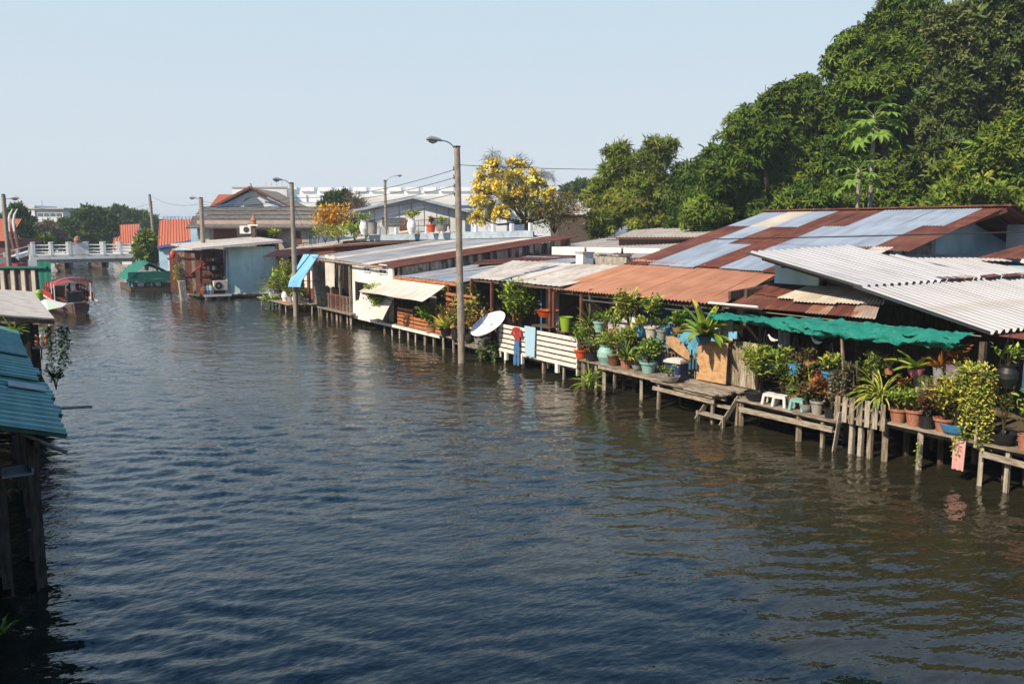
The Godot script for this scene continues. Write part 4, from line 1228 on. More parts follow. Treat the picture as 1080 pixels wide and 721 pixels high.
func house_white() -> void:
	var t := thing("stilt_house", "white-walled stilt house with a long grey and rust roof and weathered plank side", "house", Vector3(-33, 0, -2))
	var o := Vector3(33, 0, 2)
	sheets(t, Vector3(-39.6, 3.5, 0.3) + o, Vector3(-31.4, 3.34, 0.1) + o, Vector3(-31.4, 4.72, -11.0) + o, Vector3(-39.6, 4.85, -11.0) + o, [M.galv_grey, M.galv_grey, M.beige_sheet, M.galv_grey], 1.0, 0.16, 0.02)
	sheets(t, Vector3(-31.4, 3.32, 0.1) + o, Vector3(-28.7, 3.28, 0.0) + o, Vector3(-28.7, 4.72, -11.0) + o, Vector3(-31.4, 4.70, -11.0) + o, [M.rust, M.rust_b], 1.0, 0.16, 0.02)
	board(t, "fascia", Vector3(-34.4, 3.33, 0.2) + o, Vector3(9.6, 0.1, 0.05), M.wood_pale, Vector3(0, 0, -0.014))
	# plank side under the verge
	var z := -0.3
	while z > -10.6:
		var f := -z / 11.0
		var top := 3.24 + f * 1.44
		var h := 0.78 + rf(-0.05, 0.05)
		board(t, "side_plank", Vector3(-28.95, top - h * 0.5, z - 0.11) + o, Vector3(0.03, h, 0.21), pick([M.stain_wall, M.wood_up_pale, M.stain_wall, M.rust_galv]))
		z -= 0.225
	# white front wall with an opening, two small windows and a shutter
	wall(t, Vector3(-34.4, 0.35, -0.15) + o, Vector3(-33.95, 0.35, -0.15) + o, 2.95, M.white_wall)
	wall(t, Vector3(-32.55, 0.35, -0.15) + o, Vector3(-29.1, 0.35, -0.15) + o, 2.95, M.white_wall)
	wall(t, Vector3(-33.95, 2.35, -0.15) + o, Vector3(-32.55, 2.35, -0.15) + o, 0.97, M.white_wall)
	wall(t, Vector3(-33.95, 0.35, -0.15) + o, Vector3(-32.55, 0.35, -0.15) + o, 1.0, M.white_wall)
	window(t, Vector3(-32.24, 3.16, -0.08) + o, 0.85, 0.4, 0, M.pale_wall, 2, 2)
	window(t, Vector3(-30.17, 3.15, -0.08) + o, 0.9, 0.45, 0, M.pale_wall, 2, 2)
	board(t, "shutter", Vector3(-32.45, 1.85, 0.0) + o, Vector3(0.45, 1.0, 0.04), M.wood_red, Vector3(0, -0.5, 0))
	board(t, "opening_frame", Vector3(-33.9, 1.85, -0.1) + o, Vector3(0.08, 1.05, 0.08), M.wood_red)
	wall(t, Vector3(-29.1, 0.35, -0.15) + o, Vector3(-29.1, 0.35, -10.5) + o, 2.0, M.wood_dark, 3.2)
	board(t, "inner_wall", Vector3(-33.9, 1.9, -3.2) + o, Vector3(9.6, 3.0, 0.08), M.wood_dark)
	# open bay with curtain and rail
	for xx in [-39.2, -37.4, -36.0, -34.5]: beam(t, "post", Vector3(xx, -1.2, 0.0) + o, Vector3(xx, 3.38, 0.0) + o, 0.1, 0.1, M.wood_up)
	board(t, "floor", Vector3(-36.4, 0.6, -1.4) + o, Vector3(5.4, 0.08, 3.4), M.wood)
	cloth_band(t, Vector3(-37.97, 3.64, 0.10) + o, Vector3(-36.58, 3.63, 0.10) + o, 1.75, M.cloth_white)
	pickets(t, -5.0, -1.6, 2.05, 0.65, 1.45, 0.06, 0.09, [M.wood_red, M.wood_red, M.wood_up], "railing_picket")
	board(t, "rail", Vector3(-3.3, 1.45, 2.03), Vector3(3.5, 0.07, 0.06), M.wood_red)
	for k in 7: board(t, "bay_board", Vector3(-40.2, 0.75 + k * 0.3, -0.3) + o, Vector3(2.0, 0.27, 0.03), M.fibre_grey if k % 2 else M.wood, Vector3(rf(-0.05, 0.05), 0, rf(-0.02, 0.02)))
	for k in 3: beam(t, "brace", Vector3(-36.8 + k * 0.7, 1.9, 0.05) + o, Vector3(-36.2 + k * 0.5, 3.2, 0.05) + o, 0.05, 0.05, M.wood_pale if k == 1 else M.wood_dark)
	deck("plank floor edge under the brown railing and white curtain", -41.2, -34.2, -1.0, 0.12, 0.62, [-40.8, -39.6, -38.2, -36.6, -35.0, -34.4], [M.wood, M.wood_pale])
	# white tarpaulin skirt hanging over the water
	var grid := []
	for i in 15:
		var f := i / 14.0
		var line := []
		for k in 9:
			var g := k / 8.0
			line.append(Vector3(-33.03, 1.84, 0.00).lerp(Vector3(-28.44, 2.09, 0.00), f).lerp(Vector3(-31.49, 0.77, 0.85).lerp(Vector3(-28.13, 0.84, 0.85), f), g) + Vector3(0, 0.06 * sin(f * 9.0) * g, 0.05 * sin(f * 13.0 + g * 2.0) * g))
		grid.append(line)
	var tp := thing("tarpaulin", "white tarpaulin skirt hanging from the white wall over the water", "tarpaulin", Vector3(-30.81, 1.33, 0.40))
	for line in grid:
		for k in line.size(): line[k] -= tp.position
	cloth(tp, "sheet", grid, M.cloth_white)
	# blue plastic awning
	var aw := thing("blue_awning", "sky blue flat awning propped out beside the lamp pole", "awning", Vector3(-39.80, 2.72, 0.80))
	var a := Vector3(-41.83, 3.60, 0.10) - aw.position
	var b := Vector3(-39.09, 3.67, 0.10) - aw.position
	var c := Vector3(-38.06, 2.22, 1.50) - aw.position
	var e := Vector3(-40.34, 2.10, 1.50) - aw.position
	var m := MB.new()
	m.slab(e, c, b, a, 0.04)
	part(aw, "panel", m, M.awning_blue)
	m = MB.new()
	var dn := Vector3(0, -0.35, 0.1)
	m.slab(e + dn, c + dn, c, e, 0.02)
	part(aw, "valance", m, M.awning_blue)
	for p in [[a, e], [b, c]]: rod(aw, "strut", p[1], p[0] + Vector3(0, -1.6, 0), 0.02, M.dark_metal, 5)

func house_planter() -> void:
	var t := thing("stilt_house", "low stilt house with a rusty porch roof behind yellow-green plants", "house", Vector3(-46, 0, -1.5))
	var o := Vector3(46, 0, 1.5)
	sheets(t, Vector3(-52.13, 3.12, -0.30) + o, Vector3(-42.69, 3.51, -0.30) + o, Vector3(-47.69, 3.79, -2.50) + o, Vector3(-56.53, 3.46, -2.50) + o, [M.rust, M.rust_b], 0.9, 0.15, 0.02)
	for px in [-49.6, -47.8, -45.6, -43.0]: beam(t, "post", Vector3(px, -1.0, -0.6) + o, Vector3(px, 3.2, -0.6) + o, 0.1, 0.1, M.wood_red)
	wall(t, Vector3(-50.0, 0.5, -1.6) + o, Vector3(-42.0, 0.5, -1.6) + o, 2.7, M.wood_red)
	for e in [[-49.2, 0.5], [-48.3, 0.45], [-46.4, 0.5], [-45.3, 0.4]]: board(t, "wall_panel", Vector3(e[0], 2.0, -1.5) + o, Vector3(e[1], 1.5, 0.05), M.white_wall)
	wall(t, Vector3(-42.0, 0.5, -6.0) + o, Vector3(-42.0, 0.5, -0.5) + o, 2.6, M.wood_dark)
	board(t, "floor", Vector3(-46, 0.52, -1.0) + o, Vector3(7.8, 0.08, 2.4), M.wood)
	deck("plank planter deck with a pale edge carrying yellow-green plants", -49.4, -42.3, -0.9, 1.0, 0.52, [-48.6, -46.6, -44.6, -43.2], [M.wood_pale, M.wood_orange])
	# pale house behind with a long grey roof running inland
	shed("house", "long house with a grey-green roof edge and striped pale wall behind the lamp pole", Vector3(-55.14, 3.56, -2.60), Vector3(-44.25, 4.04, -2.60), Vector3(-36.81, 4.84, -13.18), Vector3(-49.19, 4.99, -10.31), [M.fibre, M.beige_sheet, M.fibre_grey], M.wood_red, 0.2)
	var w := thing("striped_wall", "pink and white striped board wall under the grey-green roof", "wall", Vector3(-53.91, 2.82, -2.20) + Vector3(0, -0.5, 0))
	for k in 10: board(w, "board", Vector3(k * 0.26, 0.4, 0), Vector3(0.25, 0.95, 0.03), M.white_wall if k % 2 else M.pink_wall)

func shop_cyan() -> void:
	var t := thing("waterside_shop", "pale cyan boarded shop standing out over the canal", "house", Vector3(-58, 0, 0))
	var o := Vector3(58, 0, 0)
	var x := -55.6
	# cyan wall, facing down the canal, in upright panels
	var zs := [1.55, 1.2, 0.4, -0.45, -1.3, -2.1]
	for i in 5: board(t, "wall_panel", Vector3(x - (zs[i] + zs[i + 1]) * 0.083, 2.05, (zs[i] + zs[i + 1]) * 0.5) + o, Vector3(0.08, 3.5, (zs[i] - zs[i + 1]) * 1.013 - 0.012), M.cyan_wall, Vector3(0, -0.165, 0))
	board(t, "wall_panel", Vector3(x + 0.05, 1.15, 0.0) + o, Vector3(0.03, 1.5, 0.95), M.cyan_wall, Vector3(0, -0.165, 0))
	board(t, "pipe_box", Vector3(x - 0.13, 2.2, 1.28) + o, Vector3(0.08, 3.0, 0.1), M.house_blue)
	board(t, "sill", Vector3(x + 0.1, 0.3, -0.28) + o, Vector3(0.1, 0.08, 3.7), M.white_wood, Vector3(0, -0.165, 0))
	wall(t, Vector3(-62, 0.3, 1.5) + o, Vector3(x - 0.3, 0.3, 1.5) + o, 3.3, M.wood_dark)
	wall(t, Vector3(x + 0.3, 0.3, -2.1) + o, Vector3(-62, 0.3, -2.1) + o, 3.4, M.cyan_wall)
	for p in [[1.4], [0.2], [-1.0], [-2.0]]: board(t, "pile", Vector3(x - 0.15, -0.5, p[0]) + o, Vector3(0.16, 1.6, 0.16), M.wood_dark)
	board(t, "floor", Vector3(-58.6, 0.2, 0.6) + o, Vector3(6.6, 0.14, 5.4), M.wood_dark)
	# roof: a thin tilted slab with a white edge
	var m := MB.new()
	m.slab(Vector3(-54.80, 3.73, 3.98) + o, Vector3(-54.80, 4.28, -2.59) + o, Vector3(-54.80, 4.28, -2.59) + Vector3(-8, 0.2, 0) + o, Vector3(-54.80, 3.73, 3.98) + Vector3(-8, 0.2, 0) + o, 0.1)
	part(t, "roof", m, M.fibre)
	beam(t, "roof_edge", Vector3(-54.75, 3.66, 4.00) + o, Vector3(-54.75, 4.14, -2.57) + o, 0.05, 0.12, M.white_wood)
	# open side with stock on shelves
	for k in 4: board(t, "shelf", Vector3(-57.4, 0.9 + k * 0.6, 2.2) + o, Vector3(2.4, 0.04, 1.4), M.wood_red)
	for k in 26: board(t, "stock", Vector3(-56.4 + rf(-0.2, 0.1), 1.05 + (k % 4) * 0.6, 1.65 + (k / 4) * 0.19) + o, Vector3(0.14, rf(0.14, 0.3), 0.13), pick([M.ply, M.red_paint, M.white_plastic, M.wood_orange, M.black_plastic, M.blue_plastic, M.terra]))
	beam(t, "post", Vector3(-55.40, 0.27, 3.37) + o, Vector3(-55.40, 3.57, 3.21) + o, 0.14, 0.14, M.wood_red)
	beam(t, "post", Vector3(-55.40, 0.62, 1.67) + o, Vector3(-55.40, 3.54, 1.54) + o, 0.1, 0.1, M.wood_dark)
	var sa := MB.new()
	sa.slab(Vector3(-54.60, 1.92, 4.24) + o, Vector3(-55.60, 2.60, 2.95) + o, Vector3(-58.00, 2.64, 2.43) + o, Vector3(-58.00, 1.89, 3.56) + o, 0.05)
	part(t, "side_awning", sa, M.red_paint)
	board_wall(t, Vector3(-56.00, 0.50, 4.75) + o, Vector3(-55.60, 0.41, 3.65) + o, 2.95, 0.22, [M.wood_up, M.wood_red, M.wood_up, M.ply], "side_board")
	wall(t, Vector3(-60, 0.3, 4.6) + o, Vector3(-58.6, 0.3, 1.5) + o, 3.2, M.wood_red)
	for k in 2: beam(t, "rail", Vector3(-55.90, 1.80, 4.71) + Vector3(0, k * 1.3, 0) + o, Vector3(-55.50, 1.72, 3.61) + Vector3(0, k * 1.3, 0) + o, 0.04, 0.1, M.wood_red)
	beam(t, "concrete_pier", Vector3(-55.20, 0.20, 4.59) + Vector3(0, -0.6, 0) + o, Vector3(-55.20, 1.43, 4.73) + o, 0.55, 0.4, M.concrete)
	# landing with an air conditioner
	var ld := thing("shop_landing", "small white-edged landing with clutter below the open shop side", "landing", Vector3(-55.1, 0.25, 2.4))
	board(ld, "planking", Vector3(0.2, 0.1, 0), Vector3(0.9, 0.07, 1.9), M.wood)
	board(ld, "edge", Vector3(0.66, 0.09, 0), Vector3(0.04, 0.16, 1.95), M.white_wood)
	for k in 3: board(ld, "pile", Vector3(0.5, -0.7, -0.8 + k * 0.8), Vector3(0.12, 1.5, 0.12), M.wood_up)
	var ac := thing("air_conditioner", "beige air conditioner unit on the cyan shop landing", "air conditioner", Vector3(-55.00, 1.01, 2.09))
	board(ac, "casing", Vector3(0, 0.02, 0), Vector3(0.4, 0.68, 0.95), M.awning)
	m = MB.new()
	m.tube([Vector3(0.19, 0, 0.15), Vector3(0.22, 0, 0.15)], [0.27, 0.27], 18)
	part(ac, "fan_grille", m, M.dark_metal)
	m = MB.new()
	m.tube([Vector3(0.2, 0, 0.15), Vector3(0.235, 0, 0.15)], [0.09, 0.09], 12)
	part(ac, "fan_hub", m, M.grey_plastic)
	for e in [[223, 297, M.cloth_white, "white sack"], [218, 302, M.blue_tarp, "blue sack"], [212, 303, M.wood_red, "brown sack"]]:
		m = MB.new()
		m.lathe(Vector3.ZERO, [Vector2(0, -0.3), Vector2(0.25, -0.28), Vector2(0.3, 0), Vector2(0.2, 0.25), Vector2(0.07, 0.34), Vector2(0.12, 0.4), Vector2(0, 0.4)], 10)
		single("sack", m, e[2], "%s on the landing of the cyan shop" % e[3], "sack", Vector3(-54.9, 0.72, 3.3 - (e[0] - 210) * 0.035))
	# red lantern
	var l := thing("paper_lantern", "round red lantern hanging at the corner of the cyan shop", "lantern", Vector3(-56.00, 3.31, 5.07))
	m = MB.new()
	m.lathe(Vector3.ZERO, [Vector2(0.06, -0.27), Vector2(0.16, -0.19), Vector2(0.2, 0), Vector2(0.16, 0.19), Vector2(0.06, 0.27)], 14)
	part(l, "globe", m, M.orange_plastic)
	rod(l, "cord", Vector3(0, 0.3, 0), Vector3(0, 0.75, -0.6), 0.015, M.wire, 4)
	rod(l, "tassel", Vector3(0, -0.3, 0), Vector3(0, -0.75, 0), 0.03, M.red_paint, 5)
	var hp := thing("climbing_plant", "yellow-green climber trailing down below the red lantern", "plant", Vector3(-56.00, 2.35, 4.85))
	part(hp, "foliage", vine_mesh(10, 0.3, 1.6, 0.2, [LIME, YELLOW]), M.leaf, Vector3(0, 0.3, 0))
	# green tarpaulin covered mooring
	var gt := thing("covered_barge", "moored barge covered with a dark green tarpaulin", "boat", Vector3(-70.5, 0, 4.4))
	m = MB.new()
	var rows := []
	for i in 13:
		var f := i / 12.0
		var line := []
		for k in 11:
			var g := k / 10.0
			var prof := sin(PI * clampf(g, 0.02, 0.98))
			line.append(Vector3(lerpf(-3.2, 3.2, f), 0.9 + (1.0 - absf(g - 0.38) / (0.38 if g < 0.38 else 0.62)) * (1.25 + 0.2 * sin(f * 3.0)) + 0.12 * sin(g * PI) + 0.06 * sin(f * 17.0 + g * 9.0), lerpf(2.3, -2.1, g)))
		rows.append(line)
	cloth(gt, "tarpaulin", rows, M.net_dark)
	cloth_band(gt, Vector3(3.2, 1.0, 2.3), Vector3(3.2, 1.0, -2.1), 0.25, M.net_dark)
	var hull := MB.new()
	hull.box(Vector3(0, 0.1, 0.1), Vector3(6.2, 0.5, 3.9))
	part(gt, "hull", hull, M.wood_dark)
	for k in 6: beam(gt, "stanchion", Vector3(3.0, 0.2, -1.9 + k * 0.76), Vector3(3.0, 0.95, -1.9 + k * 0.76), 0.07, 0.07, M.white_wood if k > 2 else M.wood_dark)
	for k in 4: board(gt, "crate", Vector3(2.7, 0.55, 1.9 - k * 0.7), Vector3(0.4, 0.4, 0.45), pick([M.white_plastic, M.blue_wall, M.grey_plastic]))
	beam(gt, "front_wall", Vector3(3.15, 1.25, 2.2), Vector3(3.15, 1.3, -2.0), 0.03, 0.6, M.net_dark)

const FACING := 1.0144   # yaw of house fronts that look down the canal towards the downstream bridge
func back_row() -> void:
	# grey-roofed two-storey house
	var t := thing("wooden_house", "two-storey timber house with a long grey tiled roof behind the cyan shop", "house", Vector3(-63.20, 5.20, -2.94) * Vector3(1, 0, 1) + Vector3(0, 0.4, 0), FACING)
	var y0 := -0.4
	wall(t, Vector3(-4.9, 0, 0), Vector3(0.15, 0, 0), 5.4, M.pink_wall)
	wall(t, Vector3(1.65, 0, 0), Vector3(5.3, 0, 0), 5.4, M.pink_wall)
	wall(t, Vector3(0.15, 0, 0), Vector3(1.65, 0, 0), 3.0, M.pink_wall)
	wall(t, Vector3(0.15, 4.55, 0), Vector3(1.65, 4.55, 0), 0.85, M.pink_wall)
	wall(t, Vector3(-4.9, 0, -6), Vector3(-4.9, 0, 0), 5.4, M.pink_wall)
	wall(t, Vector3(5.3, 0, 0), Vector3(5.3, 0, -6), 5.4, M.pale_wall)
	wall(t, Vector3(5.3, 0, -6), Vector3(-4.9, 0, -6), 5.4, M.pink_wall)
	for row in 5:
		var f := row / 5.0
		var g := (row + 1) / 5.0
		sheets(t, Vector3(-5.6, 5.25 + y0 + f * 1.75, 0.7 - f * 3.6), Vector3(5.6, 5.25 + y0 + f * 1.75, 0.7 - f * 3.6), Vector3(5.5, 5.21 + y0 + g * 1.75, 0.65 - g * 3.6), Vector3(-5.5, 5.21 + y0 + g * 1.75, 0.65 - g * 3.6), [M.fibre_grey], 1.0, 0.12, 0.02, "roof_sheet", 0.02, 1)
	sheets(t, Vector3(-5.5, 7.0 + y0, -2.9), Vector3(5.5, 7.0 + y0, -2.9), Vector3(5.6, 5.2 + y0, -6.6), Vector3(-5.6, 5.2 + y0, -6.6), [M.fibre_grey], 1.4, 0.2, 0.02, "roof_sheet", 0.02, 1)
	board(t, "eave_board", Vector3(0, 5.18 + y0, 0.72), Vector3(11.2, 0.12, 0.06), M.wood_dark)
	board(t, "wall_panel", Vector3(-2.6, 4.55 + y0, 0.08), Vector3(1.9, 1.2, 0.05), M.wood_red)
	for s in [0.12, 1.68]: board(t, "door_frame", Vector3(s, 4.2 + y0, 0.06), Vector3(0.1, 1.6, 0.08), M.wood_dark)
	board(t, "shutter", Vector3(3.4, 4.4 + y0, 0.08), Vector3(0.7, 1.0, 0.05), M.wood_red)
	board(t, "corner_panel", Vector3(-4.3, 4.2 + y0, 0.07), Vector3(0.8, 2.0, 0.04), M.awning)
	window(t, Vector3(4.75, 4.4 + y0, 0.1), 0.7, 1.2, 0, M.house_blue, 2, 2)
	beam(t, "balcony_rail", Vector3(-1.2, 3.95 + y0, 0.8), Vector3(4.6, 3.95 + y0, 0.8), 0.05, 0.07, M.wood_dark)
	board(t, "balcony_floor", Vector3(1.6, 3.2 + y0, 0.5), Vector3(6.4, 0.1, 1.0), M.wood_dark)
	for k in 12: board(t, "baluster", Vector3(-1.1 + k * 0.52, 3.6 + y0, 0.8), Vector3(0.05, 0.7, 0.05), M.wood_dark)
	var ac := thing("air_conditioner", "white air conditioner on the balcony of the timber house", "air conditioner", Vector3(-62.65, 5.04, -1.93), FACING)
	board(ac, "casing", Vector3.ZERO, Vector3(0.9, 0.65, 0.35), M.white_plastic)
	var m := MB.new()
	m.tube([Vector3(0.1, 0, 0.17), Vector3(0.1, 0, 0.2)], [0.24, 0.24], 14)
	part(ac, "fan_grille", m, M.dark_metal)
	var sh := thing("spirit_house", "small golden spirit shrine on a pedestal by the timber house", "shrine", Vector3(-61.29, 4.28, -2.23), FACING)
	board(sh, "pedestal", Vector3(0, 0.4, 0), Vector3(0.3, 1.4, 0.3), M.wood_dark)
	board(sh, "shelf", Vector3(0, 1.12, 0), Vector3(0.8, 0.1, 0.6), M.white_wall)
	m = MB.new()
	m.lathe(Vector3(0, 1.17, 0), [Vector2(0.22, 0), Vector2(0.2, 0.3), Vector2(0.26, 0.34), Vector2(0.12, 0.6), Vector2(0.05, 0.75), Vector2(0, 1.0)], 8)
	part(sh, "spire", m, M.wood_orange)
	# temple-like gabled house
	t = thing("gabled_house", "house with a carved red and blue gable and orange tiled roof behind the timber house", "house", Vector3(-75.42, 5.20, -6.02) * Vector3(1, 0, 1) + Vector3(0, 0.4, 0), FACING)
	var s := 0.0933
	m = MB.new()
	var pk := Vector3(0, 8.55, 0)
	m.tri(Vector3(-3.6, 6.65, 0), Vector3(3.6, 6.65, 0), pk + Vector3(0, -0.15, 0))
	m.box(Vector3(0, 3.3, -0.1), Vector3(7.0, 6.7, 0.15))
	part(t, "gable_wall", m, M.pale_wall)
	wall(t, Vector3(-3.5, 0, -9), Vector3(-3.5, 0, -0.1), 6.4, M.house_blue)
	wall(t, Vector3(3.5, 0, -0.1), Vector3(3.5, 0, -9), 6.4, M.house_blue)
	for sd in [-1, 1]:
		sheets(t, Vector3(sd * 4.6, 6.3, 0.5), Vector3(sd * 4.6, 6.3, -9), Vector3(0, 8.6, -9), Vector3(0, 8.6, 0.5), [M.fibre_grey], 1.0, 0.2, 0.03, "roof_sheet", 0.02, 1)
		beam(t, "barge_board", Vector3(sd * 4.8, 6.25, 0.55), Vector3(0, 8.68, 0.55), 0.1, 0.22, M.wood_red)
		beam(t, "trim", Vector3(sd * 4.9, 6.35, 0.62), Vector3(sd * 1.4, 7.3, 0.62), 0.08, 0.16, M.blue_paint)
	beam(t, "trim", Vector3(-4.8, 6.5, 0.4), Vector3(4.8, 6.5, 0.4), 0.1, 0.2, M.blue_paint)
	m = MB.new()
	for k in 12:
		var a := PI * k / 12.0
		var b := PI * (k + 1) / 12.0
		m.slab(Vector3(0, 7.0, 0.14), Vector3(cos(a) * 0.95, 7.0 + sin(a) * 0.75, 0.14), Vector3(cos(b) * 0.95, 7.0 + sin(b) * 0.75, 0.14), Vector3(0, 7.0, 0.14), 0.05)
	part(t, "fanlight", m, M.glass)
	rod(t, "finial", pk, pk + Vector3(0, 0.5, 0.3), 0.05, M.red_paint, 5)
	sheets(t, Vector3(-4.9, 6.6, -1.5), Vector3(-0.8, 6.6, -1.5), Vector3(-0.8, 8.2, -5.0), Vector3(-4.9, 8.2, -5.0), [M.tile], 0.8, 0.22, 0.03, "wing_sheet", 0.02, 1)
	# orange tiled roofs further up the bank
	var h := shed("house", "house with a bright orange tiled roof and blue eave near the leaning pole", Vector3(-82.55, 3.13, 1.66), Vector3(-80.12, 3.88, -2.24), Vector3(-87.55, 6.11, -3.55), Vector3(-89.82, 6.11, 0.10), [M.tile], M.house_blue, 0.3, 1.0, 0.4, 0.035)
	beam(h, "verge_trim", Vector3(-82.33, 3.23, 1.69) - h.position, Vector3(-78.67, 4.27, -2.67) - h.position, 0.2, 0.25, M.blue_paint)
	shed("house", "house with a grey-blue ribbed roof above the orange tiles", Vector3(-91.85, 5.61, -0.42), Vector3(-89.75, 5.61, -3.79), Vector3(-94.02, 6.49, -4.51), Vector3(-95.97, 6.49, -1.37), [M.galv], M.grey_wall, 0.4, 1.2, 0.4, 0.03)
	shed("house", "narrow pale blue house with a small red roof beside the lamp pole", Vector3(-74.49, 5.55, 0.07), Vector3(-73.46, 5.90, -1.59), Vector3(-77.58, 6.48, -2.53), Vector3(-78.52, 6.30, -1.03), [M.rust], M.house_blue, 0.3)
	shed("house", "low blue-eaved house between the orange roof and the cyan shop", Vector3(-73.58, 2.46, 2.38), Vector3(-71.83, 3.15, -0.43), Vector3(-75.97, 3.76, -1.35), Vector3(-77.51, 3.22, 1.14), [M.house_blue], M.pale_wall, 0.3)
	t = shed("house", "far house with an orange roof and white gable at the end of the canal bridge", Vector3(-112.83, 3.12, 1.12), Vector3(-111.52, 3.12, -0.98), Vector3(-117.98, 5.71, -1.96), Vector3(-119.35, 5.59, 0.25), [M.tile], M.white_wall, 0.35, 1.0, 0.4, 0.04)
	m = MB.new()
	m.tri(Vector3(-111.24, 3.13, -0.48) - t.position, Vector3(-112.20, 3.35, -1.79) - t.position, Vector3(-111.47, 5.81, -1.06) - t.position)
	part(t, "gable", m, M.white_wall)
	shed("house", "far house with an orange roof beyond the white gable", Vector3(-130.96, 2.12, -0.02), Vector3(-129.77, 2.12, -1.94), Vector3(-135.91, 4.03, -3.43), Vector3(-137.31, 4.03, -1.17), [M.tile], M.white_wall, 0.35, 1.0, 0.4, 0.04)
	# wide gabled house with a terrace
	t = thing("gabled_house", "wide pale house with a low grey gable above the terrace of potted plants", "house", Vector3(-50.75, 5.20, -11.60) * Vector3(1, 0, 1) + Vector3(0, 0.4, 0), FACING)
	m = MB.new()
	m.quad(Vector3(-4.4, 0, 0), Vector3(3.9, 0, 0), Vector3(3.9, 6.2, 0), Vector3(-4.4, 6.2, 0))
	m.tri(Vector3(-4.4, 6.2, 0), Vector3(3.9, 6.2, 0), Vector3(0, 7.05, 0))
	part(t, "front_wall", m, M.pale_wall)
	wall(t, Vector3(-4.4, 0, -8), Vector3(-4.4, 0, -0.06), 6.1, M.pale_wall)
	wall(t, Vector3(3.9, 0, -0.06), Vector3(3.9, 0, -8), 6.1, M.pale_wall)
	for k in 9: board(t, "batten", Vector3(-4.0 + k * 0.95, 5.6, 0.02), Vector3(0.04, 1.6 + 0.5 * (1.0 - absf(k - 4) / 4.0), 0.04), M.grey_wall)
	sheets(t, Vector3(-4.9, 6.02, 0.6), Vector3(-4.9, 6.02, -8), Vector3(0, 7.16, -8), Vector3(0, 7.16, 0.6), [M.fibre_grey], 1.2, 0.2, 0.02, "roof_sheet", 0.02, 1)
	sheets(t, Vector3(4.5, 6.02, 0.6), Vector3(4.5, 6.02, -8), Vector3(0, 7.16, -8), Vector3(0, 7.16, 0.6), [M.fibre_grey], 1.2, 0.2, 0.02, "roof_sheet", 0.02, 1)
	beam(t, "barge_board", Vector3(-4.95, 5.95, 0.65), Vector3(0, 7.1, 0.65), 0.06, 0.2, M.slab_blue)
	beam(t, "barge_board", Vector3(0, 7.1, 0.65), Vector3(4.55, 5.95, 0.65), 0.06, 0.2, M.slab_blue)
	for e in [[-1.6, 1.7], [1.9, 1.3]]: window(t, Vector3(e[0], 5.3, 0.05), e[1], 0.5, 0, M.grey_wall, 3, 1)
	board(t, "door", Vector3(-0.75, 4.75, 0.05), Vector3(0.7, 1.3, 0.05), M.wood_red)
	# terrace
	t = thing("roof_terrace", "blue-grey concrete terrace with short white posts and a pipe rail", "terrace", Vector3(-45.24, 4.69, -5.31), 0)
	var e1 := Vector3(-31.73, 5.04, -9.99) - t.position
	var inl := Vector3(-0.849, 0, -0.528) * 5.0
	m = MB.new()
	m.slab(Vector3(0, 0, 0), e1, e1 + inl, inl, 0.38)
	part(t, "slab", m, M.slab_blue)
	m = MB.new()
	m.slab(Vector3(-2.6, -0.42, 0.6), e1 * 0.65 + Vector3(0, -0.5, 0.1), e1 * 0.65 + inl + Vector3(0, -0.5, 0), inl + Vector3(-2.6, -0.42, 0), 3.4)
	part(t, "wall", m, M.wood_red)
	for k in 11: board(t, "post", e1 * (k / 10.3 + 0.02) + Vector3(-0.2, 0.22, -0.1), Vector3(0.2, 0.44, 0.2), M.white_wall)
	for yy in [0.5, 0.85]: rod(t, "rail", e1 * 0.02 + Vector3(-0.4, yy, -0.2), e1 * 0.55 + Vector3(-0.4, yy, -0.2), 0.02, M.metal, 5)
	for k in 9: rod(t, "stanchion", e1 * (0.03 + k * 0.065) + Vector3(-0.4, 0, -0.2), e1 * (0.03 + k * 0.065) + Vector3(-0.4, 0.86, -0.2), 0.018, M.metal, 5)
	var urn := ["urn", 0.28, 0.95, M.white_wall]
	for e in [[384, 57, LIME, "white urn with a yellow-green clump on the terrace corner"], [434, 55, YELLOW, "white urn with a bright yellow clump in the middle of the terrace"]]:
		potted(Vector3(-44.52, 4.76, -4.95) if e[0] == 384 else Vector3(-40.48, 4.84, -6.52), urn, ["bush", 0.45, 0.5, 110, 0.2, [e[2], LIME]], e[3])
	potted(Vector3(-38.92, 4.91, -7.14), ["flared", 0.3, 0.5, M.orange_plastic], ["bush", 0.45, 0.18, 60, 0.16, [RED, ORANGE]], "red pot with a thin red plant on the terrace")
	potted(Vector3(-38.04, 4.97, -7.42), ["tub", 0.35, 0.45, M.fibre_grey], ["bush", 0.4, 0.35, 70, 0.16, [LIME]], "grey pot with a low green plant on the terrace")
	potted(Vector3(-44.03, 4.76, -5.36), ["tub", 0.32, 0.8, M.grey_wall], ["bush", 0.2, 0.3, 40, 0.12, [OLIVE]], "tall empty-looking grey planter on the terrace corner")
	# garden shrubs in front of the terrace
	var sb := thing("croton_shrub", "large bright orange croton shrub beside the terrace", "shrub", Vector3(-48.31, 4.41, -4.16))
	part(sb, "foliage", bush_mesh(2.3, 2.0, 1300, 0.34, [Color(0.6, 0.28, 0.03), Color(0.68, 0.4, 0.05), Color(0.6, 0.36, 0.06)], 0.35), M.leaf)
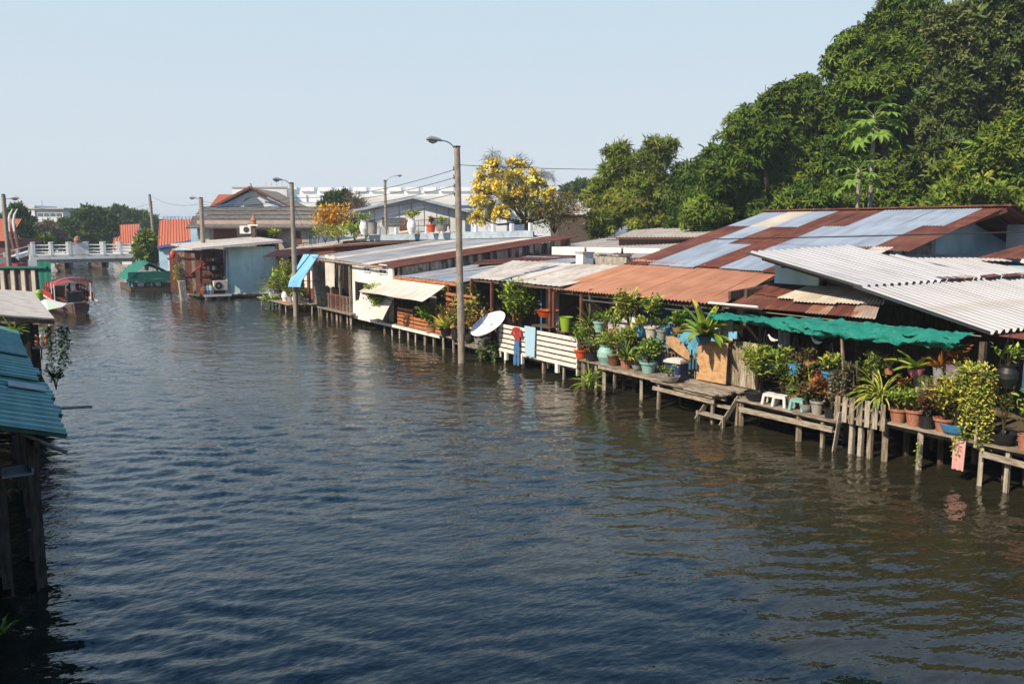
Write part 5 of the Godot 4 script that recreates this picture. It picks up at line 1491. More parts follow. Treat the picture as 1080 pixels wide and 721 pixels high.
	for e in [[343, 255, 59, YELLOW, "low yellow shrub at the foot of the orange croton"], [357, 255, 58, YELLOW, "low yellow-orange shrub along the terrace wall"], [374, 253, 58, LIME, "rounded lime green shrub next to the terrace corner"], [370, 246, 60, GREEN, "dark green shrub behind the lime shrub by the terrace"]]:
		sb = thing("garden_shrub", e[4], "shrub", {343: Vector3(-47.63, 4.17, -3.36), 357: Vector3(-46.19, 4.18, -3.78), 374: Vector3(-45.61, 4.31, -4.71), 370: Vector3(-48.59, 4.67, -5.61)}[e[0]])
		part(sb, "foliage", bush_mesh(1.2, 1.1, 420, 0.22, [e[3], LIME, e[3]], 0.45), M.leaf)
	# factory far behind
	t = thing("factory", "long white factory with a row of rooftop vents behind the trees", "factory", Vector3(-163.14, 5.20, -65.67) * Vector3(1, 0, 1), FACING)
	board(t, "lower_wall", Vector3(0, 5.0, -4), Vector3(82, 10.2, 8), M.factory)
	m = MB.new()
	m.slab(Vector3(-41, 10.15, 0.4), Vector3(45, 10.15, 0.4), Vector3(45, 12.6, -9), Vector3(-41, 12.6, -9), 0.3)
	part(t, "roof", m, M.factory_roof)
	board(t, "clerestory", Vector3(2, 12.6, -13), Vector3(86, 2.0, 8), M.factory)
	for k in 21:
		board(t, "roof_vent", Vector3(-38.0 + k * 4.0, 13.95, -10), Vector3(3.0, 0.9, 3), M.factory)
		board(t, "wall_pier", Vector3(-38.0 + k * 4.0, 8.6, 0.12), Vector3(0.3, 3.0, 0.25), M.factory_roof)
	board(t, "end_block", Vector3(-39, 12, -18), Vector3(8, 5.2, 12), M.factory)
	board(t, "blue_roof", Vector3(14, 9.7, 3.5), Vector3(12, 0.4, 6), M.blue_paint)
	board(t, "annex", Vector3(14, 4.7, 3.5), Vector3(11.6, 9.6, 5.6), M.factory)
	t = thing("factory", "second white factory block behind the gabled house", "factory", Vector3(-166.33, 5.20, -32.15) * Vector3(1, 0, 1), FACING)
	board(t, "block", Vector3(0, 6.6, -5), Vector3(11, 13.2, 10), M.factory)
	board(t, "parapet", Vector3(0, 13.35, 0), Vector3(11.3, 0.3, 0.4), M.factory_roof)
	for k in 4: rod(t, "mast", Vector3(1 + k * 1.1, 13.2, -1), Vector3(1 + k * 1.1, 14.4, -1), 0.08, M.factory_roof, 5)
	for k in 2: board(t, "roof_unit", Vector3(7.6 + k * 2.8, 11.0, -4), Vector3(2.2, 1.8, 2), M.factory)
	board(t, "low_block", Vector3(9, 5.2, -5), Vector3(9, 10.4, 9), M.factory)
	t = shed("house", "low dark-roofed house behind the flowering tree", Vector3(-58.10, 6.45, -30.08), Vector3(-56.00, 6.45, -33.45), Vector3(-62.74, 7.45, -37.76), Vector3(-65.09, 7.45, -33.99), [M.fibre], M.wood_dark, 0.4)

func poles() -> void:
	utility_pole(Vector3(-19.5, 0, 1.29), 8.2, 0.13, Vector3(-0.28, 0, 0), Vector3(-0.2, 0.8, 0.6), "tall square concrete lamp pole standing in the water beside the satellite dish", 4, 0.85)
	utility_pole(Vector3(-40.4, 0, 1.15), 7.75, 0.13, Vector3(0, 0, 0), Vector3(-0.15, 0.75, 0.55), "concrete lamp pole standing in the water beside the blue awning", 3, 0.8)
	utility_pole(Vector3(-60.38, 3.88, 2.00), 3.6, 0.16, Vector3.ZERO, Vector3(-0.2, 0.55, 0.35), "lamp pole standing behind the roof of the cyan shop", 1, 0.8)
	utility_pole(Vector3(-89.09, 1.97, 0.82), 6.7, 0.14, Vector3(-0.4, 0, 0.2), Vector3(0, 0, 0), "leaning bare utility pole by the orange tiled roof", 4)
	utility_pole(Vector3(-46.35, 4.81, -7.32), 3.6, 0.1, Vector3.ZERO, Vector3(0.5, 0.9, -0.7), "thin lamp pole in front of the wide gabled house", 0, 0.55)
	utility_pole(Vector3(-62.64, 2.13, 15.09), 5.4, 0.14, Vector3(0.05, 0, 0.05), Vector3(0.2, 0.3, -0.4), "dark utility pole by the temple on the shaded bank", 2)
	for k in 4: wire(Vector3(-19.9, 7.4 - k * 0.3, 1.29), Vector3(-40.5, 6.95 - k * 0.25, 1.15), 0.35, ["topmost", "second highest", "third highest", "lowest"][k] + " cable between the two concrete lamp poles in the water", "cables between the lamp poles")
	for k in 3: wire(Vector3(-40.6, 6.95 - k * 0.25, 1.15), Vector3(-60.30, 7.24, 1.86) + Vector3(0, -k * 0.25, 0), 0.4, ["highest", "middle", "lowest"][k] + " cable from the blue awning lamp pole to the shop pole", "cables behind the cyan shop")
	wire(Vector3(-60.30, 7.09, 1.87), Vector3(-89.11, 8.50, 0.85), 0.5, "cable from the shop pole to the leaning pole")
	wire(Vector3(-19.7, 7.55, 1.29), Vector3(-25.72, 8.87, -21.54), 0.25, "single cable from the concrete lamp pole into the trees")
	wire(Vector3(-22.39, 4.63, -7.97), Vector3(-0.98, 5.13, -4.52), 0.05, "cable stretched across the big patchwork roof", "", 0.018)
	wire(Vector3(-89.13, 7.80, 0.88), Vector3(-62.44, 6.95, 14.77), 0.8, "cable crossing the canal from the leaning pole to the temple pole")
	wire(Vector3(-40.3, 6.6, 1.15), Vector3(-43.28, 3.90, -1.00), 0.02, "guy wire from the lamp pole down to the grey roof")

func trees() -> void:
	var mango := rosette(13, 0.27, 0.085, 0.9)
	var broad := rosette(12, 0.22, 0.1, 0.5)
	var fine := rosette(16, 0.22, 0.045, 0.8)
	var G := [Color(0.077, 0.136, 0.021), Color(0.115, 0.177, 0.026), Color(0.058, 0.106, 0.019)]
	var G2 := [Color(0.109, 0.177, 0.023), Color(0.160, 0.230, 0.032), Color(0.077, 0.136, 0.021)]
	var OL := [Color(0.105, 0.142, 0.042), Color(0.14, 0.168, 0.05), Color(0.08, 0.118, 0.032)]
	var LM := [Color(0.166, 0.224, 0.032), Color(0.230, 0.260, 0.047), Color(0.115, 0.177, 0.026)]
	var LM2 := [Color(0.192, 0.236, 0.037), Color(0.269, 0.295, 0.053), Color(0.141, 0.201, 0.032)]
	var gr := "trees behind the houses"
	tree("bamboo_thicket", "feathery light green bamboo thicket behind the pale roofs", Vector3(-38.77, 4.18, -23.28), [[Vector3(-38.64, 9.29, -21.50), 1.29], [Vector3(-38.11, 10.37, -24.68), 1.31], [Vector3(-38.41, 8.20, -22.88), 1.78], [Vector3(-40.14, 7.10, -21.88), 1.53], [Vector3(-38.04, 7.91, -25.41), 1.25], [Vector3(-37.20, 6.38, -22.51), 2.01], [Vector3(-38.43, 5.53, -20.15), 1.33], [Vector3(-38.51, 5.75, -26.26), 1.55], [Vector3(-38.55, 10.47, -21.82), 0.68]], fine, 7.0, 1.5, LM2, 0.15, M.bark_pale, null, gr, 0.4, 0.2)
	tree("mango_tree", "rounded dark mango tree next to the bamboo", Vector3(-32.68, 4.58, -23.61), [[Vector3(-31.96, 8.35, -22.77), 1.37], [Vector3(-30.98, 9.27, -23.34), 1.35], [Vector3(-32.70, 6.92, -22.79), 1.38], [Vector3(-31.38, 7.01, -23.09), 1.73], [Vector3(-30.34, 8.19, -24.09), 1.47], [Vector3(-32.74, 5.82, -22.77), 1.38], [Vector3(-33.07, 5.71, -26.14), 1.43]], mango, 7.0, 1.15, G, 0.25, null, null, gr)
	tree("mango_tree", "broad mango tree with drooping clumps behind the big roof ridge", Vector3(-26.58, 4.63, -23.95), [[Vector3(-26.87, 12.07, -24.42), 1.52], [Vector3(-28.28, 10.62, -23.04), 1.65], [Vector3(-26.50, 12.61, -26.32), 1.54], [Vector3(-26.31, 11.27, -27.74), 1.79], [Vector3(-26.75, 10.34, -25.49), 2.00], [Vector3(-28.29, 8.40, -24.40), 2.15], [Vector3(-26.80, 8.18, -20.03), 1.45], [Vector3(-25.51, 8.01, -25.42), 1.96], [Vector3(-25.85, 7.82, -28.48), 1.55], [Vector3(-28.25, 6.63, -22.39), 1.75], [Vector3(-27.57, 6.66, -25.39), 1.79], [Vector3(-27.59, 5.86, -19.40), 1.46], [Vector3(-25.17, 6.22, -25.98), 1.50], [Vector3(-26.44, 10.14, -22.26), 1.47], [Vector3(-25.81, 5.48, -25.53), 1.51]], mango, 7.0, 1.15, G2, 0.4, null, null, gr)
	tree("mango_tree", "tallest bright green mango tree rising above the other crowns", Vector3(-21.56, 4.65, -28.24), [[Vector3(-23.62, 14.89, -27.15), 1.59], [Vector3(-22.66, 16.50, -28.90), 1.71], [Vector3(-20.77, 16.72, -29.39), 1.44], [Vector3(-22.35, 12.96, -25.16), 1.42], [Vector3(-20.74, 13.39, -25.78), 1.92], [Vector3(-21.55, 14.63, -29.48), 1.69], [Vector3(-21.13, 11.62, -28.70), 2.11], [Vector3(-23.14, 11.50, -27.66), 1.81], [Vector3(-22.69, 10.00, -25.46), 1.54], [Vector3(-22.37, 9.34, -28.98), 1.93], [Vector3(-21.50, 7.07, -26.61), 1.75], [Vector3(-21.65, 7.42, -30.38), 1.71], [Vector3(-22.24, 17.57, -28.88), 1.13], [Vector3(-22.60, 8.16, -25.91), 1.66], [Vector3(-23.52, 8.99, -25.37), 1.45], [Vector3(-21.03, 14.91, -30.46), 1.58], [Vector3(-19.80, 12.50, -28.75), 1.52], [Vector3(-20.97, 9.27, -29.59), 1.67], [Vector3(-22.64, 5.48, -28.82), 1.48], [Vector3(-22.45, 6.00, -25.03), 1.31]], mango, 7.0, 1.15, G2, 0.5, null, null, gr)
	tree("broadleaf_tree", "dusty olive broadleaf tree beside the tallest mango", Vector3(-16.42, 4.70, -28.93), [[Vector3(-16.16, 14.71, -28.02), 1.81], [Vector3(-16.70, 13.74, -25.84), 1.49], [Vector3(-16.16, 13.15, -30.50), 1.86], [Vector3(-16.50, 12.06, -25.55), 1.57], [Vector3(-16.65, 12.11, -28.82), 1.85], [Vector3(-17.66, 11.05, -25.91), 1.41], [Vector3(-16.63, 9.49, -25.24), 1.47], [Vector3(-15.68, 15.44, -30.17), 1.53], [Vector3(-16.92, 8.30, -24.62), 1.28], [Vector3(-16.96, 15.84, -27.56), 1.12], [Vector3(-13.99, 12.29, -29.58), 2.16], [Vector3(-13.88, 14.61, -29.91), 1.97], [Vector3(-16.74, 10.60, -27.84), 1.73], [Vector3(-16.59, 11.29, -31.13), 1.79], [Vector3(-16.74, 15.32, -25.56), 1.19], [Vector3(-15.74, 16.10, -27.93), 1.20]], broad, 7.0, 1.2, OL, 0.45, null, M.leaf_matt, gr)
	tree("broadleaf_tree", "lime-tinged low tree over the end of the big roof", Vector3(-11.73, 4.78, -21.32), [[Vector3(-11.50, 8.22, -20.44), 1.41], [Vector3(-13.13, 7.40, -21.18), 1.30], [Vector3(-10.80, 8.80, -21.12), 1.24], [Vector3(-13.18, 6.37, -19.92), 1.11], [Vector3(-11.35, 6.41, -20.04), 1.40], [Vector3(-10.72, 6.82, -21.80), 1.50], [Vector3(-11.04, 7.74, -24.70), 1.74], [Vector3(-12.78, 5.53, -18.31), 0.99], [Vector3(-11.72, 5.41, -21.98), 1.19], [Vector3(-12.38, 5.82, -20.09), 1.09]], broad, 8.0, 1.05, LM, 0.3, null, null, gr)
	tree("broadleaf_tree", "low dense shrubby tree filling the gap under the papaya plants", Vector3(-22.56, 4.68, -22.83), [[Vector3(-22.17, 6.48, -21.44), 1.04], [Vector3(-21.38, 6.62, -22.37), 1.04], [Vector3(-22.26, 6.21, -20.05), 0.93], [Vector3(-19.93, 6.14, -26.56), 1.06], [Vector3(-18.22, 6.30, -26.06), 0.92], [Vector3(-23.43, 5.81, -19.55), 0.73], [Vector3(-18.99, 5.82, -28.20), 0.85]], broad, 7.0, 1.1, G2, 0.15, null, null, gr)
	# papaya plants
	papaya(Vector3(-16.60, 5.91, -19.17), 4.5, 1.15, "tall papaya plant with a bare trunk in front of the mango trees", 20)
	papaya(Vector3(-16.27, 5.90, -17.81), 2.0, 0.95, "shorter papaya plant leaning beside the tall one", 15)
	# flowering tree with sparse grey twigs
	var twig := rosette(10, 0.5, 0.025, 0.3)
	var bloom := rosette(14, 0.13, 0.12, 0.3)
	var base := Vector3(-42.68, 4.52, -17.00)
	var lob: Array = [[Vector3(-43.09, 8.36, -14.08), 1.08], [Vector3(-42.58, 9.04, -15.72), 1.16], [Vector3(-42.98, 8.06, -17.84), 1.18], [Vector3(-43.60, 6.85, -13.37), 0.95], [Vector3(-42.58, 7.19, -15.33), 1.49], [Vector3(-41.60, 6.87, -17.50), 1.23], [Vector3(-39.75, 6.76, -17.43), 0.93], [Vector3(-43.12, 6.20, -14.49), 1.09], [Vector3(-44.42, 6.00, -13.29), 0.68], [Vector3(-44.26, 9.90, -14.78), 0.48], [Vector3(-40.48, 5.98, -15.57), 1.06], [Vector3(-40.31, 5.86, -17.43), 0.94], [Vector3(-41.16, 8.10, -14.45), 0.92]]
	var yt := thing("trumpet_tree", "yellow flowering tree with bare grey twigs behind the terrace", "tree", base)
	trunk(yt, base, lob, 0.22, M.bark_pale)
	crown(yt, "twigs", base, lob, twig, 5.0, 1.1, [Color(0.2, 0.18, 0.15), Color(0.26, 0.23, 0.16), Color(0.15, 0.16, 0.07)], M.leaf_matt, 0.9, 0.6)
	crown(yt, "blossom", base, [[Vector3(-42.58, 8.57, -13.18), 0.67], [Vector3(-42.66, 8.88, -14.44), 0.74], [Vector3(-42.09, 9.27, -15.42), 0.74], [Vector3(-41.10, 7.87, -13.05), 0.72], [Vector3(-40.04, 8.22, -13.75), 0.71], [Vector3(-40.66, 8.68, -15.52), 0.59], [Vector3(-42.13, 7.00, -12.38), 0.66], [Vector3(-43.64, 6.40, -14.01), 0.68], [Vector3(-43.76, 5.86, -12.92), 0.61], [Vector3(-42.33, 7.17, -14.55), 0.67], [Vector3(-41.72, 7.03, -15.19), 0.60], [Vector3(-42.88, 9.53, -14.12), 0.34], [Vector3(-40.09, 7.55, -14.69), 0.52], [Vector3(-40.53, 8.05, -16.21), 0.40], [Vector3(-40.89, 6.09, -13.53), 0.59], [Vector3(-42.51, 6.94, -16.56), 0.55], [Vector3(-38.92, 7.35, -15.91), 0.32], [Vector3(-43.92, 7.86, -13.64), 0.54]], bloom, 8.0, 1.2, [Color(0.82, 0.69, 0.12), Color(0.88, 0.78, 0.2), Color(0.76, 0.62, 0.1)], M.petal, 0.5, 0.4)
	var sb := thing("garden_shrub", "mixed green and rusty shrub under the flowering tree", "shrub", Vector3(-38.48, 4.82, -16.17))
	part(sb, "foliage", bush_mesh(2.7, 3.0, 2600, 0.24, [OLIVE, GREEN, OLIVE, LIME, DRY, ORANGE], 0.4), M.leaf)
	# distant trees
	tree("distant_tree", "round dark tree in front of the white factory", Vector3(-101.37, 6.23, -28.66) - Vector3(0, 4.5, 0), [[Vector3(-103.02, 8.51, -24.19), 1.30], [Vector3(-103.82, 9.07, -26.13), 1.06], [Vector3(-105.14, 7.78, -23.99), 0.92], [Vector3(-103.77, 8.06, -27.46), 0.93]], broad, 4.0, 1.9, G, 0.3, null, null, gr)
	tree("distant_tree", "low dark tree on the skyline behind the bamboo", Vector3(-95.71, 6.62, -60.49) - Vector3(0, 4, 0), [[Vector3(-94.46, 10.77, -59.52), 1.28], [Vector3(-95.40, 11.16, -62.52), 1.16], [Vector3(-97.13, 10.45, -59.36), 1.02]], broad, 3.0, 2.2, G, 0.3, null, null, gr)
	tree("distant_tree", "bare brownish tree beside the wide gabled house", Vector3(-75.86, 5.59, -16.67) - Vector3(0, 3, 0), [[Vector3(-77.59, 7.80, -17.41), 0.71], [Vector3(-73.69, 7.12, -16.46), 0.59]], twig, 5.0, 1.4, [Color(0.16, 0.12, 0.09)], 0.15, M.bark_pale, M.leaf_matt, gr)
	tree("distant_tree", "large dark round tree beyond the canal bridge", Vector3(-140.44, 1.95, 1.97) - Vector3(0, 2.0, 0), [[Vector3(-139.69, 5.79, 1.82), 2.39], [Vector3(-141.83, 4.61, 4.35), 1.95], [Vector3(-138.65, 4.61, -0.29), 1.95], [Vector3(-138.19, 3.43, -1.25), 1.65], [Vector3(-140.77, 3.43, 3.19), 2.09], [Vector3(-140.68, 3.72, 1.16), 2.41], [Vector3(-141.44, 3.15, 5.40), 1.34], [Vector3(-139.86, 6.38, 0.01), 1.36]], broad, 3.5, 2.4, G, 0.5, null, null, gr)
	tree("distant_tree", "pale beige feathery tree on the shaded bank by the bridge", Vector3(-127.33, 1.78, 9.29) - Vector3(0, 2, 0), [[Vector3(-127.82, 4.41, 9.91), 1.20], [Vector3(-128.26, 4.67, 8.46), 1.21], [Vector3(-128.42, 3.87, 7.56), 1.08], [Vector3(-127.33, 3.90, 10.89), 0.93]], fine, 5.0, 2.4, [Color(0.24, 0.2, 0.15), Color(0.2, 0.17, 0.1)], 0.2, M.bark_pale, M.leaf_matt, gr)
	tree("distant_tree", "small green tree in front of the beige tree by the bridge", Vector3(-118.24, 1.52, 9.83) - Vector3(0, 2, 0), [[Vector3(-116.72, 3.38, 9.79), 0.86], [Vector3(-118.46, 2.98, 8.95), 0.75], [Vector3(-117.89, 3.01, 10.51), 0.74]], broad, 4.0, 2.0, LM, 0.2, null, null, gr)
	tree("distant_tree", "dark tree behind the temple pole on the shaded bank", Vector3(-117.54, 2.31, 12.49) - Vector3(0, 2, 0), [[Vector3(-118.29, 7.13, 12.35), 0.98], [Vector3(-118.44, 6.17, 11.77), 0.99], [Vector3(-117.89, 5.68, 12.88), 0.98], [Vector3(-117.11, 4.84, 11.70), 0.86]], broad, 4.0, 2.0, G, 0.25, null, null, gr)
	tree("distant_tree", "hazy low tree line on the skyline past the bridge", Vector3(-175.78, 1.10, -7.49) - Vector3(0, 3, 0), [[Vector3(-177.83, 7.82, -7.26), 1.14], [Vector3(-175.62, 6.69, -9.16), 1.52], [Vector3(-174.77, 6.69, -11.12), 1.14], [Vector3(-178.56, 6.70, -6.08), 1.53], [Vector3(-171.64, 5.57, -12.32), 1.50], [Vector3(-188.92, 5.57, 12.61), 1.52]], broad, 3.0, 3.0, G, 0.3, null, null, gr)
	tree("canalside_tree", "yellow-green bushy tree beside the leaning pole", Vector3(-87.51, 1.05, 2.06), [[Vector3(-85.92, 4.04, 2.06), 0.69], [Vector3(-88.41, 3.21, 2.08), 0.81], [Vector3(-87.71, 3.02, 1.36), 0.70], [Vector3(-87.38, 2.24, 2.02), 0.80], [Vector3(-86.55, 2.47, 2.68), 0.49]], broad, 7.0, 1.7, LM, 0.15, null, null, gr)

func papaya(at: Vector3, h: float, size: float, label: String, leaves: int) -> void:
	var t := thing("papaya_plant", label, "papaya plant", at - Vector3(0, 4.0, 0))
	var m := MB.new()
	m.tube([Vector3.ZERO, Vector3(0.05, 4.0, 0), Vector3(0, 4.0 + h, 0)], [0.14, 0.11, 0.08], 8)
	part(t, "trunk", m, M.bark_pale)
	var blade := MB.new()
	for k in 7:
		var a := (k - 3) * 0.62
		blade.col = Color(1, 1, 1) * rf(0.85, 1.1)
		blade.blade(Vector3.ZERO, Vector3(sin(a), 0.12, cos(a)), 0.58 - absf(a) * 0.07, 0.17, 1.1, 3)
	var bm := blade.mesh()
	for k in leaves:
		var a := k * 2.4
		var el := 0.9 - 1.5 * k / leaves
		var d := Vector3(cos(a) * cos(el), sin(el), sin(a) * cos(el))
		var b := MB.new()
		var top := Vector3(0, 4.0 + h - 0.03 * k, 0)
		var tip := top + d * size * rf(0.8, 1.0) + Vector3(0, -0.12, 0)
		b.tube([top, top + d * size * 0.5, tip], [0.022, 0.016, 0.01], 5)
		var st := part(t, "leaf_stalk", b, M.leaf_stalk)
		var o := part(st, "leaf", bm, M.leaf_papaya, tip)
		o.basis = Basis.looking_at(-Vector3(d.x, d.y - 0.5, d.z).normalized()) * size * rf(0.9, 1.15)
	for k in 4:
		var f := MB.new()
		f.lathe(Vector3(cos(k * 1.6) * 0.12, 3.55 + h - 0.12 * (k % 2), sin(k * 1.6) * 0.12), [Vector2(0, 0), Vector2(0.07, 0.06), Vector2(0.085, 0.16), Vector2(0.03, 0.28), Vector2(0, 0.3)], 8)
		part(t, "fruit", f, M.wood_orange if k == 0 else M.leaf_stalk)

func far_end() -> void:
	# white footbridge
	var t := thing("canal_bridge", "white concrete footbridge crossing the far end of the canal", "bridge", Vector3(-97, 0, 6.5))
	board(t, "deck", Vector3(0, 2.05, 0.3), Vector3(3.0, 0.5, 11.0), M.white_wall)
	board(t, "soffit_beam", Vector3(1.2, 1.6, 0.3), Vector3(0.3, 0.4, 10.8), M.concrete)
	for s in [-5.0, 5.6]: board(t, "abutment", Vector3(0, 0.4, s), Vector3(3.0, 2.8, 0.8), M.white_wall)
	for k in 7:
		board(t, "post", Vector3(1.4, 2.95, -4.9 + k * 1.72), Vector3(0.28, 1.35, 0.28), M.white_wall)
		board(t, "post_cap", Vector3(1.4, 3.66, -4.9 + k * 1.72), Vector3(0.36, 0.08, 0.36), M.white_wall)
		board(t, "post", Vector3(-1.4, 2.95, -4.9 + k * 1.72), Vector3(0.28, 1.35, 0.28), M.white_wall)
	for yy in [2.55, 2.9, 3.3]:
		for s in [-1.4, 1.4]: rod(t, "rail", Vector3(s, yy, -4.9), Vector3(s, yy, 5.5), 0.05, M.white_plastic, 6)
	board(t, "name_panel", Vector3(1.42, 2.95, 1.2), Vector3(0.2, 1.3, 1.9), M.white_wall)
	var m := MB.new()
	m.lathe(Vector3(1.42, 3.6, 1.2), [Vector2(0, 0), Vector2(0.3, 0), Vector2(0.35, 0.25), Vector2(0.2, 0.6), Vector2(0, 0.75)], 10)
	part(t, "emblem", m, M.terra)
	for s in [[-5.2, -9.5], [5.8, 10.5]]:
		for k in 2:
			beam(t, "ramp_rail", Vector3(1.3, 3.3 - k * 0.45, s[0]), Vector3(1.3, 1.8 - k * 0.45, s[1]), 0.08, 0.08, M.white_plastic)
		for k in 5: beam(t, "ramp_post", Vector3(1.3, 0.4, lerpf(s[0], s[1], k / 4.0)), Vector3(1.3, 3.4 - k * 0.38, lerpf(s[0], s[1], k / 4.0)), 0.22, 0.22, M.white_wall)
		m = MB.new()
		m.slab(Vector3(-1.4, 2.3, s[0]), Vector3(1.2, 2.3, s[0]), Vector3(1.2, 0.8, s[1]), Vector3(-1.4, 0.8, s[1]), 0.4)
		part(t, "ramp", m, M.white_wall)
	# boats beyond the bridge
	for e in [[-108.0, 8.2, "long dark wooden boat moored beyond the footbridge"], [-112.0, 3.8, "pale-bowed boat moored past the footbridge"]]:
		var b := thing("moored_boat", e[2], "boat", Vector3(e[0], 0, e[1]))
		part(b, "hull", hull_mesh(8.0, 2.0, 0.9, 0.5), M.wood_dark)
		board(b, "gunwale", Vector3(0, 0.95, 0.9), Vector3(6.5, 0.08, 0.1), M.fibre)
		board(b, "cabin", Vector3(-0.5, 1.2, 0), Vector3(3.0, 0.6, 1.4), M.grey_wall if e[1] > 5 else M.wood_pale)
	# white block on the skyline
	var w := thing("office_block", "distant white office block with dark window bands above the trees", "building", Vector3(-177.69, 5.20, 5.06) * Vector3(1, 0, 1), FACING)
	board(w, "block", Vector3(0.5, 4.3, 0), Vector3(8.6, 8.6, 8), M.factory)
	board(w, "stair_tower", Vector3(-1.3, 4.6, 0.3), Vector3(2.0, 9.4, 8), M.factory)
	board(w, "roof_slab", Vector3(0.5, 8.75, 0), Vector3(9.6, 0.25, 9), M.factory_roof)
	for k in 3:
		for i in 4: board(w, "window", Vector3(0.6 + i * 1.15, 7.6 - k * 1.6, 4.03), Vector3(0.95, 0.6, 0.06), M.glass)
		for i in 2: board(w, "window", Vector3(-3.4 + i * 0.9, 7.6 - k * 1.6, 4.03), Vector3(0.7, 0.55, 0.06), M.glass)
	rod(w, "mast", Vector3(-1.2, 9.3, 0), Vector3(-1.2, 10.4, 0), 0.1, M.factory_roof, 5)
	# temple hall with curved gable ends
	var tp := thing("temple_hall", "small temple hall with a red tiled roof and curling white gable finials", "temple", Vector3(-106.93, 0.26, 14.36), FACING)
	board(tp, "wall", Vector3(-1.5, 1.6, -3), Vector3(5.0, 4.0, 6), M.wood_red)
	sheets(tp, Vector3(-4.0, 3.4, 0.6), Vector3(0.9, 3.4, 0.6), Vector3(0.6, 6.0, -3), Vector3(-4.0, 6.0, -3), [M.tile], 0.9, 0.25, 0.03, "roof_sheet", 0.02, 1)
	for k in 2:
		m = MB.new()
		var b0 := Vector3(1.1 + k * 0.55, 0.0, 0.5)
		m.tube([b0 + Vector3(0.9, 1.4, 0.4), b0 + Vector3(0.35, 3.0, 0.2), b0 + Vector3(0.1, 4.4, 0), b0 + Vector3(0.05, 5.4, 0)], [0.14, 0.22, 0.2, 0.1], 7)
		part(tp, "barge_board", m, M.wood_red)
		m = MB.new()
		m.tube([b0 + Vector3(0.05, 4.5, 0.12), b0 + Vector3(0.0, 5.6, 0.12), b0 + Vector3(0.15, 6.4, 0.1), b0 + Vector3(0.5, 7.1, 0)], [0.1, 0.15, 0.12, 0.03], 7)
		part(tp, "finial", m, M.white_wall)
	var cr := thing("parked_car", "dark red car parked by the temple pole", "car", Vector3(-81.52, 1.17, 15.15), FACING)
	m = MB.new()
	m.box(Vector3(0, 0.55, 0), Vector3(3.6, 0.55, 1.6)); m.slab(Vector3(-1.2, 1.35, 0.65), Vector3(0.8, 1.35, 0.65), Vector3(0.8, 1.35, -0.65), Vector3(-1.2, 1.35, -0.65), 0.06)
	part(cr, "body", m, M.red_paint)
	m = MB.new()
	for sd in [-1, 1]: m.quad(Vector3(-1.6, 0.82, sd * 0.75), Vector3(1.4, 0.82, sd * 0.75), Vector3(0.8, 1.32, sd * 0.65), Vector3(-1.2, 1.32, sd * 0.65))
	part(cr, "window", m, M.glass)
	for a in [-1.15, 1.15]:
		for b in [-0.75, 0.75]:
			m = MB.new()
			m.tube([Vector3(a, 0.3, b - 0.1), Vector3(a, 0.3, b + 0.1)], [0.3, 0.3], 12)
			part(cr, "wheel", m, M.black_plastic)
	person(Vector3(-100.71, 1.83, 11.93) , "person in a white top standing on the bridge ramp", "ffffff", "2a2a30", false)

